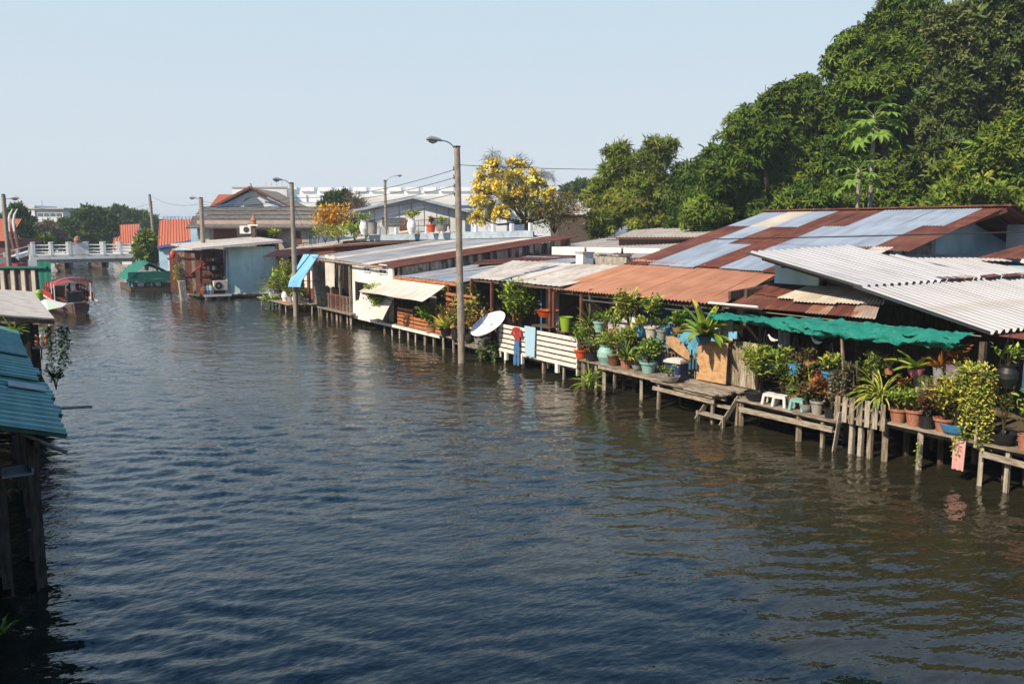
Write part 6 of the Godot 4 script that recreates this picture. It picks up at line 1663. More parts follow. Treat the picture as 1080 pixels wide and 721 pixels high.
func person(at: Vector3, label: String, top: String, legs: String, seated: bool, turn := 0.0) -> void:
	var t := thing("person", label, "person", at, turn)
	var hip := 0.2 if seated else 0.9
	var B := [[Vector3(0, hip, 0), Vector3(0, hip + 0.42, 0), 0.15, 0.17], [Vector3(-0.15, hip + 0.44, 0), Vector3(0.15, hip + 0.44, 0), 0.08, 0.08], [Vector3(0, hip + 0.45, 0), Vector3(0, hip + 0.6, 0.01), 0.06, 0.055], [Vector3(0, hip + 0.68, 0.02), Vector3(0, hip + 0.76, 0.01), 0.085, 0.1], [Vector3(0, hip + 0.68, 0.1), Vector3(0, hip + 0.67, 0.13), 0.015, 0.015]]
	for s in [-1.0, 1.0]:
		B.append([Vector3(s * 0.2, hip + 0.43, 0), Vector3(s * 0.26, hip + 0.15, 0.02), 0.055, 0.042])
		B.append([Vector3(s * 0.26, hip + 0.15, 0.02), Vector3(s * 0.2, hip - 0.02, 0.2), 0.042, 0.032])
		for k in 5: B.append([Vector3(s * 0.2, hip - 0.02, 0.2), Vector3(s * (0.17 + k * 0.015), hip - 0.05, 0.27 + 0.012 * (k % 3)), 0.014, 0.01])
		if seated:
			B.append([Vector3(s * 0.1, hip, 0), Vector3(s * 0.14, hip + 0.04, 0.42), 0.09, 0.065])
			B.append([Vector3(s * 0.14, hip + 0.04, 0.42), Vector3(s * 0.13, hip - 0.36, 0.4), 0.06, 0.04])
		else:
			B.append([Vector3(s * 0.09, hip, 0), Vector3(s * 0.11, 0.48, 0.02), 0.09, 0.062])
			B.append([Vector3(s * 0.11, 0.48, 0.02), Vector3(s * 0.11, 0.06, 0), 0.058, 0.038])
			B.append([Vector3(s * 0.11, 0.04, -0.03), Vector3(s * 0.12, 0.03, 0.17), 0.04, 0.032])
	part(t, "body", body_mesh(B, 0.028), M.skin)
	var sh := [[Vector3(0, hip + 0.02, 0), Vector3(0, hip + 0.4, 0), 0.175, 0.19], [Vector3(-0.16, hip + 0.43, 0), Vector3(0.16, hip + 0.43, 0), 0.1, 0.1]]
	for s in [-1.0, 1.0]: sh.append([Vector3(s * 0.2, hip + 0.42, 0), Vector3(s * 0.25, hip + 0.22, 0.01), 0.085, 0.075])
	part(t, "shirt", body_mesh(sh, 0.03), plain(top, 0.85))
	var tr := []
	for s in [-1.0, 1.0]:
		if seated: tr.append_array([[Vector3(s * 0.1, hip, 0), Vector3(s * 0.14, hip + 0.04, 0.42), 0.115, 0.09], [Vector3(s * 0.14, hip + 0.04, 0.42), Vector3(s * 0.13, hip - 0.25, 0.4), 0.08, 0.065]])
		else: tr.append_array([[Vector3(s * 0.09, hip, 0), Vector3(s * 0.11, 0.48, 0.02), 0.115, 0.088], [Vector3(s * 0.11, 0.48, 0.02), Vector3(s * 0.11, 0.14, 0), 0.082, 0.065]])
	part(t, "trousers", body_mesh(tr, 0.03), plain(legs, 0.85))
	part(t, "hair", body_mesh([[Vector3(0, hip + 0.76, -0.025), Vector3(0, hip + 0.8, -0.01), 0.1, 0.095]], 0.025), M.black_plastic)

func hull_mesh(l: float, w: float, h: float, rise: float) -> MB:
	var m := MB.new()
	var sec := []
	for i in 15:
		var f := i / 14.0
		var x := lerpf(-l * 0.5, l * 0.5, f)
		var wide := w * 0.5 * pow(maxf(0.0, sin(PI * clampf(f * 0.86 + 0.1, 0, 1))), 0.6)
		var top := h + rise * pow(1.0 - f, 3.0) + rise * 0.4 * pow(f, 4.0)
		sec.append([Vector3(x, top, wide), Vector3(x, h * 0.35, wide * 0.92), Vector3(x, -0.25, wide * 0.45), Vector3(x, -0.25, -wide * 0.45), Vector3(x, h * 0.35, -wide * 0.92), Vector3(x, top, -wide), Vector3(x, h * 0.45, -wide * 0.82), Vector3(x, h * 0.45, wide * 0.82)])
	for i in 14:
		for k in 8:
			m.quad(sec[i][k], sec[i][(k + 1) % 8], sec[i + 1][(k + 1) % 8], sec[i + 1][k])
	for e in [0, 14]:
		for k in range(1, 7):
			if e == 0: m.tri(sec[e][0], sec[e][k + 1], sec[e][k])
			else: m.tri(sec[e][0], sec[e][k], sec[e][k + 1])
	return m

func left_bank() -> void:
	# passenger boat
	var t := thing("passenger_boat", "red and pink covered passenger boat with a curved canopy moored on the shaded bank", "boat", Vector3(-52.0, 0, 12.3), 0.04)
	part(t, "hull", hull_mesh(11.0, 2.2, 0.62, 0.6), M.boat_hull)
	for s in [-1, 1]: beam(t, "gunwale", Vector3(-3.5, 0.84, s * 1.12), Vector3(4.6, 0.8, s * 1.1), 0.08, 0.12, M.fibre)
	beam(t, "stern_beam", Vector3(5.3, 0.8, 1.3), Vector3(5.3, 0.8, -1.5), 0.1, 0.1, M.fibre)
	var grid := []
	for i in 9:
		var line := []
		for k in 9:
			var a := PI * (0.08 + 0.84 * k / 8.0)
			line.append(Vector3(-3.6 + i * 0.62, 1.3 + 0.5 * sin(a), 1.05 * cos(a)))
		grid.append(line)
	cloth(t, "canopy", grid, M.boat_canopy)
	var cv := MB.new()
	for k in 8:
		var a := PI * (0.08 + 0.84 * k / 8.0)
		var b := PI * (0.08 + 0.84 * (k + 1) / 8.0)
		cv.slab(Vector3(3.7, 1.75 + 0.45 * sin(a), 1.05 * cos(a)), Vector3(3.7, 1.75 + 0.45 * sin(b), 1.05 * cos(b)), Vector3(2.4, 1.75 + 0.45 * sin(b), 1.05 * cos(b)), Vector3(2.4, 1.75 + 0.45 * sin(a), 1.05 * cos(a)), 0.04)
	part(t, "stern_canopy", cv, M.boat_canopy)
	for k in 6:
		for s in [-1, 1]: rod(t, "canopy_post", Vector3(-3.4 + k * 1.38, 0.5, s * 1.08), Vector3(-3.4 + k * 1.38, 1.85, s * 1.08), 0.035, M.white_plastic if k > 3 else M.red_paint, 6)
	for k in 4: board(t, "bench", Vector3(-2.6 + k * 1.3, 0.62, 0), Vector3(0.35, 0.06, 1.7), M.wood_orange)
	board(t, "side_panel", Vector3(-0.5, 1.05, -1.12), Vector3(6.0, 0.35, 0.04), M.red_paint)
	board(t, "side_panel", Vector3(-0.5, 1.05, 1.12), Vector3(6.0, 0.35, 0.04), M.red_paint)
	var en := thing("boat_engine", "dark engine block mounted on the stern of the passenger boat", "engine", Vector3(-48.4, 0.9, 12.2))
	board(en, "block", Vector3(0, 0.15, 0), Vector3(0.9, 0.7, 0.8), M.black_plastic)
	rod(en, "tiller", Vector3(0.2, 0.4, 0), Vector3(1.6, 0.55, 0.3), 0.03, M.metal, 6)
	rod(en, "exhaust", Vector3(-0.2, 0.4, 0.2), Vector3(-0.2, 1.0, 0.2), 0.05, M.dark_metal, 6)
	person(Vector3(-49.4, 0.62, 12.4), "person in a dark shirt seated at the stern of the boat", "23252c", "1d1f26", true, PI)
	person(Vector3(-50.9, 0.62, 11.8), "person in a rusty shirt seated under the boat canopy", "5b2d26", "24252b", true, -0.4)
	# grey roofed house on the shaded bank
	t = thing("stilt_house", "waterside house with a smooth pale grey roof on the shaded bank", "house", Vector3(-22, 0, 16.8))
	var o := Vector3(22, 0, -16.8)
	var m := MB.new()
	m.slab(Vector3(-16.88, 2.70, 15.29) + o, Vector3(-16.6, 3.3, 19.5) + o, Vector3(-27.0, 3.3, 19.5) + o, Vector3(-28.42, 2.70, 15.25) + o, 0.06)
	part(t, "roof", m, M.fibre)
	beam(t, "roof_edge", Vector3(-16.89, 2.66, 15.29) + o, Vector3(-16.5, 3.26, 19.5) + o, 0.06, 0.12, M.wood_dark)
	wall(t, Vector3(-16.9, 0.4, 15.9) + o, Vector3(-16.9, 0.4, 19.4) + o, 2.2, M.wood_dark, 2.7)
	wall(t, Vector3(-27.0, 0.4, 15.9) + o, Vector3(-16.9, 0.4, 15.9) + o, 2.2, M.wood_dark)
	for xx in [-26.5, -23.5, -20.0, -17.0]: beam(t, "pile", Vector3(xx, -1.2, 15.75) + o, Vector3(xx, 2.6, 15.75) + o, 0.14, 0.14, M.wood_dark)
	board(t, "floor", Vector3(-21.5, 0.6, 16.6) + o, Vector3(11, 0.1, 2.2), M.wood_dark)
	var sp := thing("offering_shelf", "little wooden offering shelf with golden figures on the shaded wall", "shelf", Vector3(-16.30, 2.07, 15.68))
	board(sp, "plank", Vector3(0, 0, 0), Vector3(0.4, 0.04, 0.42), M.wood_pale)
	for k in 3:
		m = MB.new()
		m.lathe(Vector3(0.02, 0.02, -0.12 + k * 0.11), [Vector2(0.05, 0), Vector2(0.06, 0.12), Vector2(0.03, 0.2), Vector2(0.045, 0.27), Vector2(0, 0.34)], 8)
		part(sp, "figure", m, M.wood_orange if k != 1 else M.awning)
	beam(sp, "bracket", Vector3(-0.2, -0.35, 0), Vector3(0.1, -0.02, 0), 0.03, 0.04, M.wood)
	for e in [[0, "dark leafy creeper hanging from the grey roof corner over the water"], [1, "dark bushy plant on the landing below the grey roof corner"], [2, "small lime plant on the wall under the grey roof"]]:
		var pl := thing("waterside_plant", e[1], "plant", [Vector3(-16.80, 2.52, 15.24), Vector3(-16.80, 1.23, 15.37), Vector3(-16.40, 2.45, 16.28)][e[0]])
		if e[0] == 0: part(pl, "foliage", vine_mesh(22, 0.3, 1.3, 0.13, [DEEP]), M.leaf)
		elif e[0] == 1: part(pl, "foliage", bush_mesh(0.6, 0.3, 160, 0.12, [DEEP]), M.leaf, Vector3(0, -0.4, 0))
		else: part(pl, "foliage", spiky_mesh(0.5, 0.4, 16, 0.06, [LIME]), M.leaf)
	# parasol
	var pa := thing("parasol", "pale green and white parasol behind the grey roof", "parasol", Vector3(-40.80, 0.57, 14.07))
	m = MB.new()
	for k in 8:
		m.col = Color(0.55, 0.66, 0.5) if k % 2 else Color(0.75, 0.75, 0.72)
		var a := TAU * k / 8.0
		var b := TAU * (k + 1) / 8.0
		m.tri(Vector3(0, 1.0, 0), Vector3(cos(b) * 0.95, 0.62, sin(b) * 0.95), Vector3(cos(a) * 0.95, 0.62, sin(a) * 0.95))
	var cm := plain("ffffff", 0.8)
	cm.vertex_color_use_as_albedo = true
	part(pa, "canopy", m, cm).rotation = Vector3(0.1, 0, -0.12)
	rod(pa, "pole", Vector3(0, -1.0, 0), Vector3(0, 1.1, 0), 0.025, M.white_plastic, 6)
	# concrete baluster wall and green net
	t = thing("baluster_wall", "dark wall with a row of pale concrete balusters below the temple", "wall", Vector3(-55.40, 1.13, 14.82), FACING)
	board(t, "panel", Vector3(-0.4, 0.6, -0.15), Vector3(4.6, 1.9, 0.12), M.wood_dark)
	for k in 6: board(t, "baluster", Vector3(-2.4 + k * 0.68, 0.55, 0), Vector3(0.24, 1.6, 0.14), M.awning)
	board(t, "coping", Vector3(-0.4, 1.5, 0), Vector3(4.7, 0.12, 0.4), M.net_dark)
	board(t, "base", Vector3(-0.4, -1.4, -0.1), Vector3(4.6, 2.2, 0.3), M.wood_dark)
	var gn := hanging_cloth(Vector3(-54.48, 2.06, 13.34), 0.9, 1.9, M.net_dark, "dark green netting hung at the end of the baluster wall", "green_netting")
	gn.rotation.y = FACING
	m = MB.new()
	m.lathe(Vector3.ZERO, [Vector2(0, -0.3), Vector2(0.2, -0.3), Vector2(0.22, 0.2), Vector2(0.12, 0.35), Vector2(0, 0.38)], 10)
	single("mooring_buoy", m, M.lime_plastic, "yellow drum float under the green netting by the parasol", "float", Vector3(-47.87, 1.23, 14.08))
	# teal roofs in three overlapping tiers
	var n := 0
	for e in [[-16.4, -11.2, 16.2, 2.52], [-11.4, -8.4, 16.12, 2.42], [-8.5, -4.1, 16.02, 2.3]]:
		t = thing("boathouse", ["teal roofed boathouse, highest of the three overlapping tiers", "teal roofed boathouse, middle of the three overlapping tiers", "teal roofed boathouse with a patched sheet, lowest of the three tiers"][n], "house", Vector3((e[0] + e[1]) * 0.5, 0, 17.5))
		o = -t.position
		sheets(t, Vector3(e[0], e[3], e[2]) + o, Vector3(e[1], e[3] - 0.05, e[2] - 0.02) + o, Vector3(e[1], e[3] + 0.95, 19.6) + o, Vector3(e[0], e[3] + 1.0, 19.6) + o, [M.teal_sheet, M.teal_sheet_b], 0.75, 0.375, 0.05)
		if n == 2: board(t, "patch", Vector3(-7.6, e[3] + 0.17, 16.35) + o, Vector3(0.5, 0.02, 0.6), M.fibre, Vector3(-0.27, 0, 0))
		for xx in [e[0] + 0.4, e[1] - 0.4]: beam(t, "pile", Vector3(xx, -1.2, 16.45) + o, Vector3(xx, e[3] - 0.02, 16.45) + o, 0.13, 0.13, M.wood_shaded)
		beam(t, "eave_beam", Vector3(e[0] + 0.1, e[3] - 0.09, 16.4) + o, Vector3(e[1] - 0.1, e[3] - 0.12, 16.4) + o, 0.07, 0.1, M.wood_shaded)
		wall(t, Vector3(e[0], 0.2, 16.9) + o, Vector3(e[1], 0.2, 16.9) + o, 2.2, M.wood_shaded)
		wall(t, Vector3(e[1] - 1.4, 0.2, 16.9) + o, Vector3(e[1] - 1.4, 0.2, 19.4) + o, 2.1, M.wood_shaded, 2.8)
		for k in 4: beam(t, "back_pile", Vector3(e[1] - 1.6, -1.2, 16.5 + k * 0.7) + o, Vector3(e[1] - 1.6, 0.5, 16.5 + k * 0.7) + o, 0.12, 0.12, M.wood_shaded)
		board(t, "floor", Vector3((e[0] + e[1]) * 0.5, 0.45, 17.6) + o, Vector3(e[1] - e[0], 0.1, 1.3), M.wood_shaded)
		n += 1
	# the next boathouse towards the downstream bridge
	t = thing("boathouse", "boathouse with a rusty roof next to the lowest teal roof", "house", Vector3(0.5, 0, 18.5))
	o = -t.position
	sheets(t, Vector3(-3.8, 2.9, 17.05) + o, Vector3(4.6, 2.9, 17.05) + o, Vector3(4.6, 3.8, 20.0) + o, Vector3(-3.8, 3.8, 20.0) + o, [M.rust, M.rust_b], 0.9, 0.15, 0.02)
	board_wall(t, Vector3(-3.7, 0.3, 17.2) + o, Vector3(4.5, 0.3, 17.2) + o, 2.5, 0.24, [M.wood_dark])
	board_wall(t, Vector3(-3.7, 0.3, 19.8) + o, Vector3(-3.7, 0.3, 17.2) + o, 3.2, 0.24, [M.wood_dark], "wall_board", 2.5)
	board_wall(t, Vector3(4.5, 0.3, 17.2) + o, Vector3(4.5, 0.3, 19.8) + o, 2.5, 0.24, [M.wood_dark], "wall_board", 3.2)
	for k in 5: beam(t, "pile", Vector3(-3.6 + k * 2.0, -1.3, 17.25) + o, Vector3(-3.6 + k * 2.0, 0.4, 17.25) + o, 0.13, 0.13, M.wood_dark)
	var bp := thing("bamboo_pole", "long bamboo pole lying under the lowest teal roof", "pole", Vector3(-4.10, 2.04, 16.04))
	rod(bp, "cane", Vector3(0, 0, 0), Vector3(-4.60, 2.54, 16.97) - bp.position, 0.03, M.wood_pale)
	bp = thing("timber_plank", "rough timber plank jutting out over the water from the teal roofs", "plank", Vector3(-6.80, 2.16, 15.73))
	beam(bp, "board", Vector3(-0.1, -0.03, -0.3), Vector3(0.1, 0.06, 0.8), 0.07, 0.04, M.wood_pale)
	m = MB.new()
	m.box(Vector3(0, 0, 0), Vector3(0.55, 0.03, 0.42)); m.box(Vector3(0, 0.04, 0.2), Vector3(0.55, 0.06, 0.03)); m.box(Vector3(0, 0.04, -0.2), Vector3(0.55, 0.06, 0.03))
	var ty := thing("washing_stand", "pale rectangular tray on thin dark legs standing in the water below the teal roof", "stand", Vector3(-4.60, 1.74, 16.67))
	part(ty, "tray", m, M.grey_plastic)
	for s in [-0.22, 0.22]:
		for q in [-0.16, 0.16]: board(ty, "leg", Vector3(s, -1.2, q), Vector3(0.04, 2.4, 0.04), M.wood_dark)
	var pl := thing("waterside_plant", "grassy plant growing on a pile beside the pale tray", "plant", Vector3(-4.40, 1.50, 16.86))
	part(pl, "foliage", spiky_mesh(0.4, 0.3, 24, 0.03, [GREEN, DEEP]), M.leaf)
	pl = thing("waterside_plant", "tuft of yellow-green grass at the foot of the downstream bridge", "plant", Vector3(-2.26, 0.35, 16.98))
	part(pl, "foliage", spiky_mesh(0.3, 0.2, 30, 0.02, [GREEN, LIME, OLIVE]), M.leaf)

func near_plants() -> void:
	var T: Material = M.terra
	# --- long deck with terracotta pots (floor at 0.9)
	potted(Vector3(-0.69, 0.90, -0.25), ["bowl", 0.3, 0.22, M.blue_plastic], ["bush", 0.95, 0.55, 900, 0.09, [YELLOW, LIME, YELLOW]], "big yellow-green bush spilling over a blue bowl on the deck edge")
	var v := thing("trailing_plant", "curtain of yellow-green trailing stems hanging from a post over the deck edge", "plant", Vector3(-0.14, 2.27, 0.00))
	part(v, "foliage", vine_mesh(80, 0.3, 1.5, 0.085, [YELLOW, LIME, YELLOW]), M.leaf)
	part(v, "crown", bush_mesh(0.3, 0.5, 420, 0.09, [YELLOW, LIME]), M.leaf, Vector3(-0.1, -0.1, 0))
	board(v, "support_post", Vector3(0.02, -0.75, -0.05), Vector3(0.07, 1.5, 0.07), M.wood_up_pale)
	v = thing("trailing_plant", "single thin green stem dangling below the deck edge", "plant", Vector3(-1.31, 0.66, 0.06))
	part(v, "foliage", vine_mesh(3, 0.03, 0.6, 0.06, [LIME]), M.leaf)
	v = thing("trailing_plant", "short yellow-green stems dangling below the blue bowl", "plant", Vector3(-0.42, 0.92, 0.06))
	part(v, "foliage", vine_mesh(7, 0.12, 0.5, 0.07, [YELLOW, LIME]), M.leaf)
	potted(Vector3(-0.96, 0.90, -0.25), ["flared", 0.2, 0.3, T], ["bush", 0.72, 0.38, 420, 0.1, [RED, RED, Color(0.2, 0.07, 0.04)]], "dark red leafy bush in a terracotta pot between green plants")
	potted(Vector3(-1.33, 0.90, -0.25), ["tub", 0.17, 0.28, M.black_plastic], ["bush", 0.5, 0.26, 160, 0.09, [RED, OLIVE]], "black pot with a thin reddish plant next to the red bush")
	potted(Vector3(-1.64, 0.90, -0.25), ["flared", 0.19, 0.36, T], ["bush", 0.36, 0.24, 150, 0.12, [GREEN, LIME]], "terracotta pot with a small bright green shrub on the long deck")
	potted(Vector3(-2.02, 0.90, -0.25), ["flared", 0.2, 0.32, T], ["bush", 0.42, 0.3, 120, 0.13, [GREEN, LIME, DRY]], "terracotta pot with loose green and tan leaves beside the pickets")
	potted(Vector3(-1.93, 0.90, -0.25) + Vector3(0, 0, -0.3), ["tub", 0.16, 0.4, M.fibre], ["bush", 0.5, 0.25, 90, 0.14, [GREEN, ORANGE, DRY]], "pale pot with orange-tipped leaves behind the terracotta pots")
	potted(Vector3(-2.52, 0.90, -0.25) + Vector3(0, 0, -0.1), ["tub", 0.22, 0.45, M.black_plastic], ["spiky", 0.85, 0.75, 95, 0.05, [LIME, GREEN, YELLOW], 1.9], "large fountain of long arching green blades behind the picket panel", "spider_plant")
	potted(Vector3(-2.92, 0.90, -0.25) + Vector3(0, 0, -0.5), ["tub", 0.2, 0.5, M.black_plastic], ["bush", 0.75, 0.4, 260, 0.12, [GREEN, OLIVE, LIME]], "bushy plant with round pale leaf heads behind the arching blades")
	var cz := thing("round_cactus", "round pale green spiny plant head above the arching blades", "plant", Vector3(-2.87, 2.03, -0.50))
	part(cz, "foliage", bush_mesh(0.34, 0.3, 420, 0.05, [Color(0.2, 0.24, 0.12), LIME]), M.leaf)
	rod(cz, "stem", Vector3(0, -0.9, 0), Vector3(0, 0.1, 0), 0.03, M.bark_pale)
	# shelf row
	potted(Vector3(-1.79, 1.93, -0.45), ["bowl", 0.17, 0.2, M.pink_plastic], ["fern", 0, 0.62, 16, 0.16, [LIME, GREEN, LIME]], "broad-leaved fern in a pink pot on the plant shelf", "bird_nest_fern")
	potted(Vector3(-1.24, 1.99, -0.45), ["tub", 0.14, 0.24, M.grey_plastic], ["spiky", 0.42, 0.36, 34, 0.05, [ORANGE, DRY, ORANGE], 0.9], "star-shaped orange plant in a grey pot on the plant shelf")
	potted(Vector3(-0.88, 2.03, -0.40), ["tub", 0.18, 0.3, M.purple_plastic], ["bush", 0.4, 0.22, 110, 0.12, [RED, ORANGE, OLIVE]], "mauve pot with a dark red plant at the end of the shelf")
	potted(Vector3(-2.54, 1.93, -0.60) + Vector3(0, -0.05, 0), ["tub", 0.1, 0.12, M.terra], ["bush", 0.34, 0.2, 60, 0.1, [DRY, OLIVE]], "small dry hanging orchid in the dark porch", "hanging_plant", "", 0.9)
	v = thing("trailing_plant", "pale green trailing plant under the shelf beside the red bush", "plant", Vector3(-1.44, 2.00, -0.25))
	part(v, "foliage", vine_mesh(16, 0.16, 0.65, 0.06, [GREEN, GREY]), M.leaf)
	# end of the deck, in shade
	potted(Vector3(0.29, 0.90, -0.25), ["bowl", 0.26, 0.24, M.black_plastic], ["bush", 0.85, 0.3, 90, 0.1, [GREEN, RED, DEEP]], "black tub with a woody leggy plant at the shaded deck end")
	potted(Vector3(0.20, 2.04, -0.40), ["urn", 0.2, 0.45, M.black_plastic], ["bush", 0.4, 0.4, 60, 0.12, [GREEN, LIME]], "dark hanging jar with sparse green leaves in the shaded deck end", "hanging_plant", "", 1.1)
	potted(Vector3(0.79, 0.90, -0.25), ["tub", 0.2, 0.3, M.terra], ["bush", 0.9, 0.5, 120, 0.15, [LIME, GREEN]], "terracotta pot with a lanky light green shrub at the edge of the house")
	hanging_cloth(Vector3(-0.39, 0.57, 0.08), 0.26, 0.62, plain("c99a98", 0.85), "pink striped rag hanging below the deck edge", "rag")
	# --- narrow walkway (floor at 0.72)
	v = thing("dry_moss", "beard of dry grey moss hanging from a pole beside the pickets", "plant", Vector3(-3.48, 1.84, -0.10))
	part(v, "foliage", vine_mesh(60, 0.24, 0.8, 0.07, [GREY, DRY, GREY]), M.leaf_matt)
	v = thing("dry_moss", "round tuft of grey air plant on the leaning pole", "plant", Vector3(-3.27, 1.86, -0.20))
	part(v, "foliage", spiky_mesh(0.26, 0.26, 70, 0.02, [GREY, OLIVE], 0.8), M.leaf_matt)
	potted(Vector3(-3.64, 0.72, -0.08), ["tub", 0.17, 0.22, M.black_plastic], ["bush", 0.55, 0.3, 150, 0.12, [DRY, ORANGE, DRY]], "black square pot with a withered brown plant on the walkway end")
	potted(Vector3(-4.05, 0.72, -0.08), ["flared", 0.17, 0.34, M.concrete], ["bush", 0.6, 0.32, 200, 0.12, [ORANGE, DRY, RED]], "grey pot with an orange-brown crinkled plant on the walkway")
	potted(Vector3(-4.38, 0.72, -0.08), ["bowl", 0.16, 0.2, M.grey_plastic], ["bush", 0.45, 0.24, 110, 0.1, [DRY, RED, OLIVE]], "low grey bowl with a thin brown plant beside the teal stool")
	potted(Vector3(-3.89, 1.70, -0.30) + Vector3(0, -0.22, 0), ["flared", 0.2, 0.3, M.blue_plastic], ["bush", 0.36, 0.36, 150, 0.13, [LIME, YELLOW, GREEN]], "blue hanging pot with a spreading yellow-green plant near the pole", "hanging_plant", "", 1.0)
	potted(Vector3(-4.96, 1.63, -0.30) + Vector3(0, -0.1, 0), ["tub", 0.17, 0.3, M.blue_plastic], ["vine", 0.85, 0.2, 16, 0.07, [GREEN, LIME]], "blue hanging pot with long trailing stems over the walkway", "hanging_plant", "", 1.1)
	potted(Vector3(-5.68, 1.65, -0.35) + Vector3(0, -0.1, 0), ["tub", 0.15, 0.22, M.teal_plastic], ["bush", 0.32, 0.24, 80, 0.12, [GREEN, LIME]], "turquoise hanging pot with a small green plant", "hanging_plant", "", 1.1)
	potted(Vector3(-5.94, 1.59, -0.30) + Vector3(0, -0.1, 0), ["flared", 0.15, 0.26, M.mint], ["bush", 0.36, 0.24, 80, 0.13, [GREEN, OLIVE]], "grey-green hanging pot with a dark green plant", "hanging_plant", "", 1.1)
	potted(Vector3(-4.67, 1.75, -0.50), ["bowl", 0.14, 0.14, M.ply], ["bush", 0.3, 0.26, 70, 0.1, [OLIVE, DRY]], "tan hanging basket with dry leaves between the blue pots", "hanging_plant", "", 1.0)
	potted(Vector3(-5.96, 0.72, -0.08), ["bowl", 0.32, 0.24, M.black_plastic], ["bush", 1.15, 0.42, 420, 0.16, [LIME, GREEN, YELLOW], 0.3], "tall bright green plant in a wide black tub at the top of the steps")
	potted(Vector3(-5.39, 0.72, -0.08) + Vector3(0, 0, -0.3), ["tub", 0.2, 0.3, M.black_plastic], ["bush", 1.05, 0.42, 320, 0.14, [GREEN, LIME, OLIVE], 0.35], "leafy green plant behind the white stools")
	potted(Vector3(-4.91, 0.72, -0.08) + Vector3(0, 0, -0.35), ["tub", 0.2, 0.3, M.terra], ["bush", 0.95, 0.4, 300, 0.13, [GREEN, DRY, OLIVE, RED]], "mixed green and russet plant behind the teal stool")
	potted(Vector3(-4.53, 0.72, -0.08) + Vector3(0, 0, -0.35), ["tub", 0.18, 0.3, M.black_plastic], ["spiky", 0.8, 0.4, 45, 0.06, [GREEN, LIME], 1.0], "upright grassy green plant behind the teal stool")
	potted(Vector3(-3.94, 0.72, -0.08) + Vector3(0, 0, -0.5), ["tub", 0.2, 0.35, M.black_plastic], ["bush", 0.8, 0.4, 200, 0.12, [OLIVE, Color(0.14, 0.1, 0.13), GREEN]], "dark mauve-green plant in the shade behind the walkway pots")
	for e in [[0, "white plastic stool by the black tub on the walkway", M.white_plastic], [1, "white plastic stool next to the teal stool on the walkway", M.white_plastic], [2, "pale teal plastic stool on the walkway", M.teal_plastic]]:
		stool([Vector3(-5.48, 0.72, -0.08), Vector3(-5.15, 0.72, -0.08), Vector3(-4.61, 0.72, -0.08)][e[0]], e[2], e[1])
	# birds perching ornaments
	for e in [[Vector3(-5.74, 2.36, -0.35), "white bird ornament hanging under the green net by the sheer cloth"], [Vector3(-4.39, 2.46, -0.35), "white bird ornament hanging under the green net by the pole"]]:
		var b := thing("bird_ornament", e[1], "ornament", e[0])
		b.scale = Vector3.ONE * 0.6
		var m := MB.new()
		m.tube([Vector3(-0.2, 0.12, 0), Vector3(-0.12, 0.02, 0), Vector3(0, -0.05, 0), Vector3(0.14, -0.06, 0), Vector3(0.3, -0.02, 0)], [0.03, 0.06, 0.085, 0.06, 0.015], 8)
		part(b, "body", m, M.white_plastic)
		m = MB.new()
		m.lathe(Vector3(-0.21, 0.1, 0), [Vector2(0, -0.03), Vector2(0.045, 0.0), Vector2(0.045, 0.05), Vector2(0, 0.08)], 8)
		part(b, "head", m, M.white_plastic)
		rod(b, "cord", Vector3(0, 0, 0), Vector3(0, 0.45, 0), 0.005, M.wire, 4)
	# --- ledge under the orange roof (floor at 0.85)
	potted(Vector3(-10.19, 0.85, -0.05), ["flared", 0.26, 0.34, M.mint], ["bush", 0.6, 0.48, 420, 0.13, [GREEN, LIME, GREEN]], "dense rounded green bush in a mint green pot on the ledge")
	potted(Vector3(-8.77, 0.82, 0.40), ["bowl", 0.3, 0.2, M.concrete], ["bush", 0.26, 0.28, 70, 0.09, [GREEN, LIME]], "round concrete bowl with seedlings on the plank landing")
	potted(Vector3(-8.11, 1.70, -0.25) + Vector3(0, 0.25, 0), ["bowl", 0.22, 0.24, M.blue_wall], ["fern", 0, 1.05, 26, 0.24, [LIME, YELLOW, GREEN, LIME]], "huge fern with long yellow-green fronds above the plywood sheet", "bird_nest_fern")
	potted(Vector3(-9.18, 2.13, -0.30), ["bowl", 0.18, 0.18, M.terra], ["bush", 0.4, 0.32, 120, 0.15, [LIME, GREEN]], "bright green leafy plant on the fence beside the huge fern")
	potted(Vector3(-10.66, 1.81, -0.55), ["flared", 0.22, 0.38, M.fibre], ["bush", 0.9, 0.3, 150, 0.15, [LIME, YELLOW, GREEN]], "tan pot with a tall yellow-green plant on the fence shelf")
	potted(Vector3(-10.19, 1.83, -0.55), ["flared", 0.17, 0.3, M.grey_plastic], ["bush", 0.32, 0.22, 70, 0.11, [OLIVE, GREEN]], "grey pot with a small dull plant on the fence shelf")
	potted(Vector3(-11.20, 1.81, -0.55), ["tub", 0.17, 0.3, M.blue_plastic], ["bush", 0.3, 0.24, 80, 0.12, [LIME, YELLOW]], "blue bucket with yellowish leaves on the fence shelf")
	potted(Vector3(-11.76, 1.71, -0.60), ["tub", 0.17, 0.25, M.black_plastic], ["bush", 1.15, 0.5, 320, 0.16, [YELLOW, LIME, DRY, LIME]], "tall straggly yellow-green plant reaching up to the orange eave")
	potted(Vector3(-12.54, 1.69, -0.60), ["tub", 0.17, 0.22, M.terra], ["bush", 0.5, 0.42, 180, 0.14, [LIME, GREEN]], "low spreading green plant on the fence shelf")
	potted(Vector3(-13.35, 1.73, -0.60), ["flared", 0.2, 0.36, M.mint], ["bush", 0.3, 0.22, 60, 0.12, [GREEN]], "mint jar with a few leaves on the fence shelf")
